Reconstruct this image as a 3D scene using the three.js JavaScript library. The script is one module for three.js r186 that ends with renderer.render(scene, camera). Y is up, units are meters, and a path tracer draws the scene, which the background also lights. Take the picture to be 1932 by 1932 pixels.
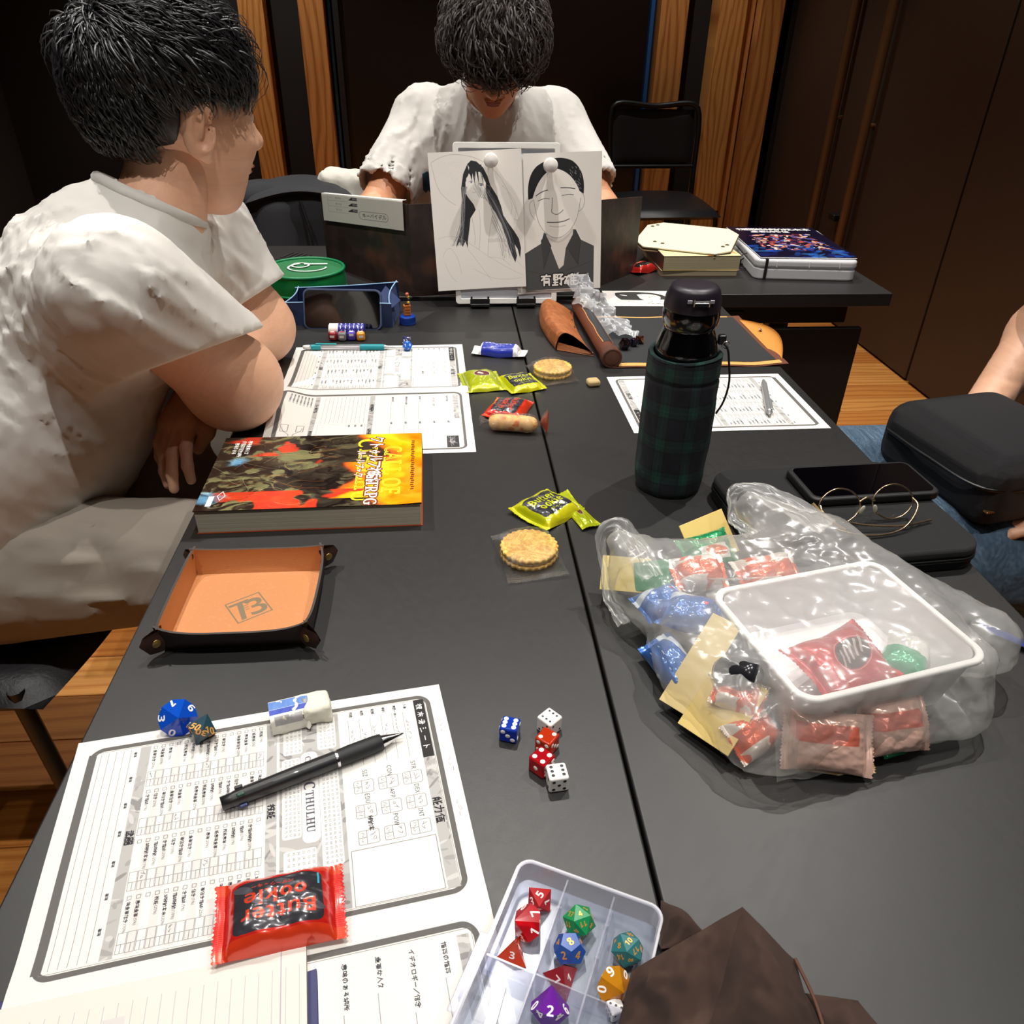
import * as THREE from 'three';
import { RoundedBoxGeometry } from 'three/addons/geometries/RoundedBoxGeometry.js';
import { ConvexGeometry } from 'three/addons/geometries/ConvexGeometry.js';
import { mergeGeometries, mergeVertices, toCreasedNormals } from 'three/addons/utils/BufferGeometryUtils.js';
import { RectAreaLightUniformsLib } from 'three/addons/lights/RectAreaLightUniformsLib.js';

// ---------- camera, light, exposure ----------
const scene = new THREE.Scene();
scene.background = new THREE.Color(0x000000);
const camera = new THREE.PerspectiveCamera(66.27, 1, 0.05, 30);
{ // a seated photographer's eye, 1.23 m above the floor, looking down along the tables
  const m = new THREE.Matrix4().makeBasis(new THREE.Vector3(0.99685, 0.01684, 0.07747), new THREE.Vector3(0.02715, 0.84554, -0.53323), new THREE.Vector3(-0.07448, 0.53365, 0.84242));
  camera.quaternion.setFromRotationMatrix(m);
  camera.position.set(0, 1.228, 0);
}
scene.add(camera);
const renderer = new THREE.WebGLRenderer({ antialias: true });
renderer.toneMapping = THREE.LinearToneMapping;
renderer.toneMappingExposure = 1.0;
renderer.shadowMap.enabled = true;
RectAreaLightUniformsLib.init();
const CEIL = 2.62, T = 0.72;                       // ceiling height, table top height
const LAMPS = [                                     // x, z, candela of each ceiling downlight
  [-0.85, -1.42, 6.4], [0.08, -1.38, 6.8], [0.95, -1.42, 7.4],
  [-0.85, -0.3, 3.8], [0.08, -0.3, 4.6], [0.95, -0.3, 3.8],
  [0.1, 0.95, 5.6],
  [-0.8, -2.65, 6], [0.35, -2.7, 6.5], [1.35, -2.75, 4],
  [-1.0, -4.15, 7], [0.95, -4.15, 5],
];
const WARM = new THREE.Color(1.0, 0.96, 0.905);

// ---------- helpers ----------
let seed = 7;
function rnd() { seed = (Math.imul(seed, 1664525) + 1013904223) | 0; return ((seed >>> 8) & 0xffff) / 65536; }
const rr = (a, b) => a + (b - a) * rnd();
const V = (x, y, z) => new THREE.Vector3(x, y, z);
const lerp = (a, b, t) => a + (b - a) * t, clamp = (x, a = 0, b = 1) => Math.min(b, Math.max(a, x));
const sstep = (a, b, x) => { const t = clamp((x - a) / (b - a)); return t * t * (3 - 2 * t); };
function h3(x, y, z) { let n = Math.imul(x, 374761393) ^ Math.imul(y, 668265263) ^ Math.imul(z, 1274126177); n = Math.imul(n ^ (n >>> 13), 1103515245); n ^= n >>> 16; return (n & 0xffff) / 65535; }
function vnoise(x, y, z = 0) {
  const X = Math.floor(x), Y = Math.floor(y), Z = Math.floor(z), f = (t) => t * t * (3 - 2 * t), u = f(x - X), v = f(y - Y), w = f(z - Z);
  const l = (a, b, t) => a + (b - a) * t, c = (i, j, k) => h3(X + i, Y + j, Z + k);
  return l(l(l(c(0, 0, 0), c(1, 0, 0), u), l(c(0, 1, 0), c(1, 1, 0), u), v), l(l(c(0, 0, 1), c(1, 0, 1), u), l(c(0, 1, 1), c(1, 1, 1), u), v), w) * 2 - 1;
}
const fbm = (x, y, z = 0, o = 4) => { let s = 0, a = 0.5; for (let i = 0; i < o; i++) { s += a * vnoise(x, y, z); x *= 2.03; y *= 2.03; z *= 2.03; a *= 0.5; } return s; };
const taken = {};
function numbered(n) { const k = taken[n] = (taken[n] ?? -1) + 1; return k ? n + '_' + String(k).padStart(3, '0') : n; }
function shadows(o) { o.castShadow = o.receiveShadow = true; return o; }
function mesh(name, geo, mat, parent, label) {       // a part, or a sub-part
  const o = shadows(new THREE.Mesh(Array.isArray(geo) ? merge(geo) : geo, mat)); o.name = name; parent.add(o);
  if (label) o.userData.label = label;
  return o;
}
function tag(o, label, category, group) { o.userData.label = label; o.userData.category = category; if (group) o.userData.group = group; return o; }
function thing(name, label, category, p = [0, 0, 0], turn = 0, group) {
  const o = new THREE.Group(); o.name = numbered(name); scene.add(o); o.position.set(...p); o.rotation.y = turn; return tag(o, label, category, group);
}
function single(name, label, category, geo, mat, p = [0, 0, 0], turn = 0, group) {
  const o = mesh(numbered(name), geo, mat, scene); o.position.set(...p); o.rotation.y = turn; return tag(o, label, category, group);
}
function dup(src, label, p, turn, group) {
  const o = src.clone(); o.name = numbered(src.name.replace(/_\d{3}$/, '')); scene.add(o); o.userData = { ...src.userData }; if (label) o.userData.label = label; if (group) o.userData.group = group;
  if (p) o.position.set(...p); if (turn !== undefined) o.rotation.y = turn; return o;
}
function struct(name, geo, mat) { const o = mesh(name, geo, mat, scene); o.userData.kind = 'structure'; return o; }
function structGroup(name) { const o = new THREE.Group(); o.name = name; scene.add(o); o.userData.kind = 'structure'; return o; }
function merge(list) {
  const L = list.map((g) => { g = g.index ? g.toNonIndexed() : g; const r = new THREE.BufferGeometry(); if (!g.attributes.normal) g.computeVertexNormals(); for (const n of ['position', 'normal', 'uv']) r.setAttribute(n, g.attributes[n] ?? new THREE.BufferAttribute(new Float32Array(g.attributes.position.count * 2), 2)); return r; });
  return mergeGeometries(L);
}
const std = (color, roughness = 0.6, more = {}) => new THREE.MeshStandardMaterial({ color, roughness, metalness: 0, ...more });
const phys = (color, roughness = 0.5, more = {}) => new THREE.MeshPhysicalMaterial({ color, roughness, metalness: 0, ...more });
function move(g, x = 0, y = 0, z = 0, rx = 0, ry = 0, rz = 0) { return g.applyMatrix4(new THREE.Matrix4().compose(V(x, y, z), new THREE.Quaternion().setFromEuler(new THREE.Euler(rx, ry, rz)), V(1, 1, 1))); }
const rbox = (w, h, d, r = 0.004, s = 2) => new RoundedBoxGeometry(w, h, d, s, Math.min(r, w / 2.01, h / 2.01, d / 2.01));
const boxAt = (w, h, d, x, y, z, r = 0.003) => move(r ? rbox(w, h, d, r) : new THREE.BoxGeometry(w, h, d), x, y, z);
const lathe = (pts, n = 40) => new THREE.LatheGeometry(pts.map((p) => new THREE.Vector2(p[0], p[1])), n);
const tube = (pts, r, n = 32, k = 8, closed = false) => new THREE.TubeGeometry(new THREE.CatmullRomCurve3(pts.map((p) => (p.isVector3 ? p : V(...p))), closed), n, r, k, closed);
const rod = (a, b, r, k = 12) => { a = V(...a); b = V(...b); const d = b.clone().sub(a), g = new THREE.CylinderGeometry(r, r, d.length(), k); g.applyQuaternion(new THREE.Quaternion().setFromUnitVectors(V(0, 1, 0), d.normalize())); return g.translate(...a.add(b).multiplyScalar(0.5).toArray()); };
function poly(pts) { const s = new THREE.Shape(); pts.forEach((p, i) => (i ? s.lineTo(...p) : s.moveTo(...p))); s.closePath(); return s; }
function rrect(w, h, r, x = 0, y = 0) { const s = new THREE.Shape(), a = x - w / 2, b = y - h / 2; s.moveTo(a + r, b); s.lineTo(a + w - r, b); s.absarc(a + w - r, b + r, r, -Math.PI / 2, 0); s.lineTo(a + w, b + h - r); s.absarc(a + w - r, b + h - r, r, 0, Math.PI / 2); s.lineTo(a + r, b + h); s.absarc(a + r, b + h - r, r, Math.PI / 2, Math.PI); s.lineTo(a, b + r); s.absarc(a + r, b + r, r, Math.PI, 1.5 * Math.PI); return s; }
// extruded upwards (y), shape drawn in x and -z seen from above
function slab(shape, h, bevel = 0, seg = 2) {
  const g = new THREE.ExtrudeGeometry(shape, { depth: h - 2 * bevel, bevelEnabled: bevel > 0, bevelSize: bevel, bevelThickness: bevel, bevelOffset: -bevel, bevelSegments: seg, curveSegments: 10 });
  return g.translate(0, 0, bevel).rotateX(-Math.PI / 2);
}
// a grid of points f(u, v) -> [x, y, z]
function surf(f, nu, nv, uvf) {
  const pos = [], uv = [], idx = [];
  for (let j = 0; j <= nv; j++) for (let i = 0; i <= nu; i++) { const u = i / nu, v = j / nv, p = f(u, v); pos.push(p[0], p[1], p[2]); const t = uvf ? uvf(u, v) : [u, v]; uv.push(t[0], t[1]); }
  for (let j = 0; j < nv; j++) for (let i = 0; i < nu; i++) { const a = j * (nu + 1) + i, b = a + 1, c = a + nu + 1, d = c + 1; idx.push(a, b, d, a, d, c); }
  const g = new THREE.BufferGeometry(); g.setAttribute('position', new THREE.Float32BufferAttribute(pos, 3)); g.setAttribute('uv', new THREE.Float32BufferAttribute(uv, 2)); g.setIndex(idx); g.computeVertexNormals(); return g;
}
function canvasTex(w, h, draw, more = {}) {
  const c = document.createElement('canvas'); c.width = w; c.height = h; const x = c.getContext('2d'); draw(x, w, h);
  const t = new THREE.CanvasTexture(c); t.colorSpace = THREE.SRGBColorSpace; t.magFilter = THREE.LinearFilter; t.wrapS = t.wrapT = more.repeat ? THREE.RepeatWrapping : THREE.ClampToEdgeWrapping; if (more.repeat) t.repeat.set(...more.repeat); if (more.data) t.colorSpace = THREE.NoColorSpace; return t;
}
function dataTex(w, h, f, srgb = false, repeat = [1, 1]) {
  const d = new Uint8Array(w * h * 4);
  for (let y = 0; y < h; y++) for (let x = 0; x < w; x++) { const c = f(x, y), o = (y * w + x) * 4; if (Array.isArray(c)) { d[o] = c[0]; d[o + 1] = c[1]; d[o + 2] = c[2]; } else d[o] = d[o + 1] = d[o + 2] = c; d[o + 3] = 255; }
  const t = new THREE.DataTexture(d, w, h); t.magFilter = t.minFilter = THREE.LinearFilter; t.wrapS = t.wrapT = THREE.RepeatWrapping; t.repeat.set(...repeat); if (srgb) t.colorSpace = THREE.SRGBColorSpace; t.needsUpdate = true; return t;
}
const turnTex = (t, rep, off = [0, 0]) => { const c = t.clone(); c.repeat.set(...rep); c.offset.set(...off); c.needsUpdate = true; return c; };
// planar uv from two axes, in metres times k
function uvPlane(g, a = 'x', b = 'z', k = 1) { const p = g.attributes.position, uv = new Float32Array(p.count * 2), ax = { x: 0, y: 1, z: 2 }; for (let i = 0; i < p.count; i++) { uv[2 * i] = p.getComponent(i, ax[a]) * k; uv[2 * i + 1] = p.getComponent(i, ax[b]) * k; } g.setAttribute('uv', new THREE.BufferAttribute(uv, 2)); return g; }
// a tiling noise texture wraps without a seam
const wrapNoise = (n, s, k) => (x, y) => { const a = (x / n) * 2 * Math.PI, b = (y / n) * 2 * Math.PI, r = s / (2 * Math.PI); return fbm(Math.cos(a) * r + 9 + k, Math.sin(a) * r + Math.cos(b) * r, Math.sin(b) * r + k, 4); };

// ---------- implicit bodies: smooth unions of tapered capsules, meshed with surface nets ----------
const smin = (a, b, k) => { const h = Math.max(k - Math.abs(a - b), 0) / k; return Math.min(a, b) - h * h * k * 0.25; };
const smax = (a, b, k) => -smin(-a, -b, k);
function cap(ax, ay, az, ra, bx, by, bz, rb) {     // returns distance to a tapered capsule
  const dx = bx - ax, dy = by - ay, dz = bz - az, L = dx * dx + dy * dy + dz * dz || 1e-9;
  return (x, y, z) => { const px = x - ax, py = y - ay, pz = z - az, t = clamp((px * dx + py * dy + pz * dz) / L), qx = px - dx * t, qy = py - dy * t, qz = pz - dz * t; return Math.sqrt(qx * qx + qy * qy + qz * qz) - (ra + (rb - ra) * t); };
}
const C2 = (a, ra, b, rb) => cap(a[0], a[1], a[2], ra, b[0], b[1], b[2], rb);
function ell(c, r, q) {                             // ellipsoid, optionally turned by a quaternion
  const inv = q ? q.clone().invert() : null, v = V(0, 0, 0);
  return (x, y, z) => { v.set(x - c[0], y - c[1], z - c[2]); if (inv) v.applyQuaternion(inv); const k0 = Math.hypot(v.x / r[0], v.y / r[1], v.z / r[2]), k1 = Math.hypot(v.x / r[0] ** 2, v.y / r[1] ** 2, v.z / r[2] ** 2); return k1 < 1e-9 ? -Math.min(...r) : (k0 * (k0 - 1)) / k1; };
}
function union(list, k = 0.03) { return (x, y, z) => { let d = 1e9; for (const f of list) d = d > 1e8 ? f(x, y, z) : smin(d, f(x, y, z), k); return d; }; }
function netMesh(f, lo, hi, cell, uvk) {
  const n = [0, 1, 2].map((i) => Math.ceil((hi[i] - lo[i]) / cell) + 1), [nx, ny, nz] = n, g = new Float32Array(nx * ny * nz), at = (i, j, k) => (k * ny + j) * nx + i;
  for (let k = 0; k < nz; k++) for (let j = 0; j < ny; j++) for (let i = 0; i < nx; i++) g[at(i, j, k)] = f(lo[0] + i * cell, lo[1] + j * cell, lo[2] + k * cell);
  const vid = new Int32Array(nx * ny * nz).fill(-1), pos = [], idx = [], E = [[0, 1], [0, 2], [0, 4], [1, 3], [1, 5], [2, 3], [2, 6], [3, 7], [4, 5], [4, 6], [5, 7], [6, 7]];
  for (let k = 0; k < nz - 1; k++) for (let j = 0; j < ny - 1; j++) for (let i = 0; i < nx - 1; i++) {
    const c = [0, 1, 2, 3, 4, 5, 6, 7].map((b) => g[at(i + (b & 1), j + ((b >> 1) & 1), k + (b >> 2))]); let m = 0; for (let b = 0; b < 8; b++) if (c[b] < 0) m |= 1 << b;
    if (m === 0 || m === 255) continue; let x = 0, y = 0, z = 0, q = 0;
    for (const [a, b] of E) if ((c[a] < 0) !== (c[b] < 0)) { const t = c[a] / (c[a] - c[b]); x += (a & 1) + t * ((b & 1) - (a & 1)); y += ((a >> 1) & 1) + t * (((b >> 1) & 1) - ((a >> 1) & 1)); z += (a >> 2) + t * ((b >> 2) - (a >> 2)); q++; }
    vid[at(i, j, k)] = pos.length / 3; pos.push(lo[0] + (i + x / q) * cell, lo[1] + (j + y / q) * cell, lo[2] + (k + z / q) * cell);
  }
  const quad = (a, b, c, d, flip) => { if (a < 0 || b < 0 || c < 0 || d < 0) return; flip ? idx.push(a, c, b, a, d, c) : idx.push(a, b, c, a, c, d); };
  for (let k = 1; k < nz - 1; k++) for (let j = 1; j < ny - 1; j++) for (let i = 1; i < nx - 1; i++) {
    const s = g[at(i, j, k)] < 0;
    if (s !== g[at(i + 1, j, k)] < 0) quad(vid[at(i, j - 1, k - 1)], vid[at(i, j, k - 1)], vid[at(i, j, k)], vid[at(i, j - 1, k)], !s);
    if (s !== g[at(i, j + 1, k)] < 0) quad(vid[at(i - 1, j, k - 1)], vid[at(i - 1, j, k)], vid[at(i, j, k)], vid[at(i, j, k - 1)], !s);
    if (s !== g[at(i, j, k + 1)] < 0) quad(vid[at(i - 1, j - 1, k)], vid[at(i, j - 1, k)], vid[at(i, j, k)], vid[at(i - 1, j, k)], !s);
  }
  const b = new THREE.BufferGeometry(); b.setAttribute('position', new THREE.Float32BufferAttribute(pos, 3)); b.setIndex(idx); b.computeVertexNormals();
  if (uvk) uvPlane(b, 'x', 'y', uvk); return b;
}
// ---------- surfaces ----------
function woodTex(base, dark, n = 512, rings = 9, k = 0, board = 1) { // grain along v
  return dataTex(n / 2, n, (x, y) => {
    const u = x / (n / 2), v = y / n, warp = wrapNoise(n, 3, k)(x * 2, y) * 0.22, r = Math.abs(Math.sin((u + warp * 0.6 + 0.12 * Math.cos(2 * Math.PI * v + k) * Math.cos(u * 2)) * rings * Math.PI)), fine = fbm(u * 90 + k, v * 6, k, 3);
    const t = clamp(0.75 * r ** 6 * 0.8 + 0.28 + fine * 0.35); return [0, 1, 2].map((c) => clamp(lerp(base[c], dark[c], t), 0, 255));
  }, true);
}
const woodA = woodTex([222, 164, 92], [166, 104, 44], 512, 7, 1), woodB = woodTex([212, 152, 84], [152, 92, 40], 512, 5, 5);
const postMatA = std(0xffffff, 0.55, { map: turnTex(woodA, [5, 0.9]) }), postMatB = std(0xffffff, 0.55, { map: turnTex(woodB, [4.2, 0.7]) });
const floorTex = woodTex([226, 160, 84], [186, 116, 48], 512, 4, 8);
const floorMats = [0, 1, 2].map((i) => std([0xffffff, 0xf0e2d0, 0xe8d2b8][i], 0.5, { map: turnTex(floorTex, [7, 0.9], [i * 0.31, i * 0.4]) }));
const darkWall = std(0x1c1512, 0.85), blackWall = std(0x0d0a09, 0.8), ceilMat = std(0x6b655d, 0.9);
const tableTex = dataTex(512, 512, (x, y) => { const w = wrapNoise(512, 40, 2)(x, y); return clamp(128 + w * 90 + (h3(x, y, 3) - 0.5) * 60, 0, 255); }, false, [3, 3]);
const tableRough = dataTex(256, 256, (x, y) => clamp(112 + wrapNoise(256, 60, 4)(x, y) * 7, 0, 255), false, [3, 3]);
const tableMat = phys(0x1d1c1c, 1, { bumpMap: tableTex, bumpScale: 0.00006, roughnessMap: tableRough, ior: 1.58 });
const tableEdge = std(0x131212, 0.6), blackMetal = std(0x0c0c0d, 0.45), blackPaint = std(0x0a0a0b, 0.6);

// ---------- the room ----------
{
  const X0 = -2.3, X1 = 1.88, Z0 = -4.86, Z1 = 1.7, t = 0.12;
  const fl = structGroup('floor');
  mesh('subfloor', boxAt(X1 - X0 + 2 * t, 0.1, Z1 - Z0 + 2 * t, (X0 + X1) / 2, -0.075, (Z0 + Z1) / 2, 0), blackWall, fl);
  const lens = [1.55, 1.2, 1.85], pg = lens.map((L) => uvPlane(boxAt(L - 0.0016, 0.025, 0.1184, 0, -0.0125, 0, 0.0012), 'z', 'x'));
  let row = 0;
  for (let z = Z0 + 0.06; z < Z1; z += 0.12, row++) {
    let x = X0 - (row % 4) * 0.42, i = row;
    while (x < X1) { const k = i % 3, L = lens[k]; if (x + L / 2 > X0 - 0.6 && x < X1 - 0.05) { const p = mesh('plank', pg[k], floorMats[(i * 7 + row * 3) % 3], fl); p.position.set(x + L / 2, 0, z); } x += L; i++; }
  }
  struct('wall_back', boxAt(X1 - X0 + 2 * t, CEIL, t, (X0 + X1) / 2, CEIL / 2, Z0 - t / 2, 0), blackWall);
  struct('wall_left', boxAt(t, CEIL, Z1 - Z0, X0 - t / 2, CEIL / 2, (Z0 + Z1) / 2, 0), darkWall);
  struct('wall_front', boxAt(X1 - X0 + 2 * t, CEIL, t, (X0 + X1) / 2, CEIL / 2, Z1 + t / 2, 0), darkWall);
  struct('wall_right', boxAt(t, CEIL, Z1 - Z0, X1 + t / 2, CEIL / 2, (Z0 + Z1) / 2, 0), darkWall);
  // ceiling with a round hole for every recessed downlight
  const s = poly([[X0 - t, -Z0 + t], [X1 + t, -Z0 + t], [X1 + t, -Z1 - t], [X0 - t, -Z1 - t]]);
  for (const [x, z] of LAMPS) { const h = new THREE.Path(); h.absarc(x, -z, 0.052, 0, Math.PI * 2, true); s.holes.push(h); }
  struct('ceiling', slab(s, 0.1).translate(0, CEIL, 0), ceilMat);
  // timber posts against the back wall
  const post = (w, d, x, z, m) => { const g = uvPlane(boxAt(w, CEIL, d, x, CEIL / 2, z, 0.004), 'x', 'y'); return g; };
  struct('trim_1', post(0.125, 0.1, -0.944, -4.8), postMatA);
  struct('trim_2', post(0.128, 0.1, -0.646, -4.8), postMatB);
  struct('trim_3', post(0.146, 0.1, 1.216, -4.8), postMatB);
  struct('trim_4', post(0.145, 0.16, 1.512, -4.78), postMatA);
  struct('trim_5', post(0.045, 0.13, 1.612, -4.79), postMatB);
  struct('trim_6', post(0.125, 0.2, 1.704, -4.76), postMatB);
  // the wide dark panel between the inner posts, with a blue anodised edge on each side
  struct('window_1', boxAt(1.64, 2.5, 0.03, 0.277, 1.27, -4.84, 0.002), phys(0x150b07, 0.35));
  const blue = std(0x2a5a98, 0.35, { metalness: 0.2 });
  struct('trim_7', boxAt(0.014, 2.5, 0.05, -0.562, 1.27, -4.82, 0.002), blue);
  struct('trim_8', boxAt(0.02, 2.5, 0.05, 1.112, 1.27, -4.82, 0.002), blue);
  struct('trim_9', boxAt(0.03, CEIL, 0.05, -0.53, CEIL / 2, -4.82, 0.002), blackPaint);
  // folding partition doors along the right wall, with upright pull bars
  const doorMat = phys(0x38291f, 0.5, { bumpMap: tableTex, bumpScale: 0.0002 }), barMat = std(0x6e5032, 0.4, { metalness: 0.55 });
  [[-4.69, -3.93], [-3.925, -3.60], [-3.595, -2.85], [-2.845, -2.1], [-2.095, -1.35]].forEach(([a, b], i) => {
    const d = structGroup('door_' + (i + 1));
    mesh('panel', boxAt(0.035, 2.5, b - a - 0.008, X1 - 0.0185, 1.26, (a + b) / 2, 0.004), doorMat, d);
    if (i === 0 || i === 1) {
      mesh('pull_bar', rod([X1 - 0.07, 0.2, b - 0.005], [X1 - 0.07, 2.2, b - 0.005], 0.02), barMat, d);
      for (const y of [0.32, 0.86, 1.9]) mesh('bar_bracket', rod([X1 - 0.07, y, b - 0.005], [X1 - 0.03, y, b - 0.005], 0.009), std(0xb08660, 0.3, { metalness: 0.8 }), d);
    }
    if (i === 1) mesh('latch', boxAt(0.05, 0.03, 0.06, X1 - 0.055, 0.46, -3.72, 0.006), blackMetal, d);
  });
  struct('trim_10', boxAt(0.06, CEIL, 0.09, X1 - 0.03, CEIL / 2, -4.74, 0.003), blackPaint);
}

// ---------- downlights ----------
{
  const glow = std(0x000000, 0.5, { emissive: new THREE.Color(1, 0.92, 0.82), emissiveIntensity: 4 }), can = std(0x1a1a1a, 0.5);
  for (const [x, z, cd] of LAMPS) {
    const t = thing('downlight', 'small round recessed ceiling downlight above the tables, out of the picture', 'lamp', [x, CEIL, z], 0, 'recessed ceiling downlights');
    mesh('housing', lathe([[0.05, 0.001], [0.05, 0.085], [0.001, 0.085], [0.001, 0.08], [0.046, 0.08], [0.046, 0.001], [0.05, 0.001]], 28), can, t);
    mesh('trim_ring', lathe([[0.046, 0.0], [0.06, 0.0], [0.06, -0.004], [0.046, -0.003], [0.046, 0]], 28), can, t);
    mesh('lamp_lens', lathe([[0.0, 0.066], [0.03, 0.066], [0.03, 0.07], [0, 0.07]], 24), glow, t);
    const l = new THREE.SpotLight(WARM, cd, 0, 0.86, 0.55, 2); l.position.set(x, CEIL + 0.055, z); l.target.position.set(x, 0, z); l.castShadow = true; l.shadow.radius = 0.6; l.shadow.mapSize.set(2048, 2048); l.shadow.bias = -0.0005;
    l.name = 'downlight_beam'; scene.add(l, l.target);
  }
}

// ---------- tables ----------
function makeTable(name, label, L, p, turn) {
  const t = thing(name, label, 'table', p, turn), W = 0.444;
  const top = mesh('tabletop', uvPlane(move(rbox(W - 0.002, 0.03, L, 0.0022, 3), 0, -0.015, 0), 'x', 'z'), tableMat, t);
  mesh('apron', boxAt(W - 0.06, 0.045, L - 0.16, 0, -0.0545, 0, 0.004), blackMetal, t);
  for (const s of [-1, 1]) {
    mesh('leg', boxAt(0.05, T - 0.1, 0.05, 0, -(T + 0.04) / 2 - 0.005, s * (L / 2 - 0.16), 0.008), blackMetal, t);
    mesh('foot', boxAt(W - 0.04, 0.035, 0.055, 0, -T + 0.0205, s * (L / 2 - 0.16), 0.01), blackMetal, t);
  }
  return t;
}
makeTable('meeting_table', 'long black table on the left side, holding the rulebook and the leather tray', 1.8, [-0.089, T, -0.742], 0);
makeTable('meeting_table', 'long black table on the right of the seam, holding the tartan bottle', 1.8, [0.3555, T, -0.742], 0);
{
  const t = makeTable('meeting_table', 'black table set crosswise at the far end, holding the folding screen', 1.8, [0.093, T, -1.892], Math.PI / 2);
  mesh('modesty_panel', boxAt(0.016, 0.3, 1.72, -0.195, -0.235, 0, 0.004), blackPaint, t);
  for (const s of [-1, 1]) mesh('panel_bracket', boxAt(0.05, 0.06, 0.06, -0.17, -0.075, s * 0.55, 0.004), blackMetal, t);
}

// ---------- chairs ----------
const leather = phys(0x1b1c1f, 0.42, { bumpMap: tableTex, bumpScale: 0.0005 });
function makeChair(label, p, turn) { // faces +z
  const t = thing('chair', label, 'chair', p, turn);
  const st = mesh('seat', surfSlab((u, v) => { const x = (u - 0.5) * 0.47, z = (v - 0.5) * 0.46; return [x, 0.45 + 0.012 * Math.cos(Math.PI * (u - 0.5)) - 0.02 * v * v * v, z + (v > 0.5 ? 0.05 * Math.cos(Math.PI * (u - 0.5)) * (v - 0.5) * 2 : 0)]; }, 0.045, 18, 18, 0.03), leather, t);
  mesh('back_frame', [tube([[-0.225, 0.2, -0.21], [-0.228, 0.5, -0.235], [-0.23, 0.84, -0.29], [-0.2, 0.862, -0.296], [0, 0.85, -0.31], [0.2, 0.862, -0.296], [0.23, 0.84, -0.29], [0.228, 0.5, -0.235], [0.225, 0.2, -0.21]], 0.014, 60, 8), rod([-0.225, 0.57, -0.245], [0.225, 0.57, -0.245], 0.01)], blackMetal, t);
  mesh('backrest', surfSlab((u, v) => [(u - 0.5) * 0.43, 0.575 + v * 0.262, -0.252 - v * 0.04 - 0.022 * Math.cos(Math.PI * (u - 0.5))], 0.022, 16, 12, 0.02), leather, t);
  for (const sx of [-1, 1]) { mesh('leg', tube([[sx * 0.215, 0.43, 0.19], [sx * 0.225, 0.2, 0.21], [sx * 0.23, 0.0, 0.22]], 0.012, 16, 8), blackMetal, t); mesh('leg', tube([[sx * 0.215, 0.43, -0.19], [sx * 0.225, 0.2, -0.23], [sx * 0.23, 0.0, -0.26]], 0.012, 16, 8), blackMetal, t); }
  mesh('seat_rail', [rod([-0.21, 0.405, 0.2], [0.21, 0.405, 0.2], 0.014), rod([-0.21, 0.405, -0.19], [0.21, 0.405, -0.19], 0.014), rod([-0.21, 0.405, -0.19], [-0.21, 0.405, 0.2], 0.014), rod([0.21, 0.405, -0.19], [0.21, 0.405, 0.2], 0.014)], blackMetal, t);
  return t;
}
// a cushion: surface f(u, v) given a thickness below, with rounded rims
function surfSlab(f, th, nu, nv, rim) {
  const shape = (s) => surf((u, v) => { const p = f(u, v), e = Math.min(u, 1 - u, v, 1 - v), k = 1 - clamp(e / 0.12), drop = th * 0.5 * (1 - Math.sqrt(Math.max(0, 1 - k * k))); return [p[0], p[1], p[2], 0].slice(0, 3).map((c, i) => c + nrm(f, u, v)[i] * (s > 0 ? -drop : -th + drop)); }, nu, nv);
  const a = shape(1), b = shape(-1); b.index.array.reverse(); b.computeVertexNormals();
  return merge([a, b]);
}
function nrm(f, u, v) { const e = 0.01, a = f(u - e, v), b = f(u + e, v), c = f(u, v - e), d = f(u, v + e), x = V(b[0] - a[0], b[1] - a[1], b[2] - a[2]), y = V(d[0] - c[0], d[1] - c[1], d[2] - c[2]); const n = y.cross(x).normalize(); if (n.y < -0.2 || (Math.abs(n.y) <= 0.2 && n.z < 0)) n.negate(); return n.toArray(); }
makeChair('empty black leather chair at the back, to the right of the reader in white', [1.115, 0, -4.18], 0.06);
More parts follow.
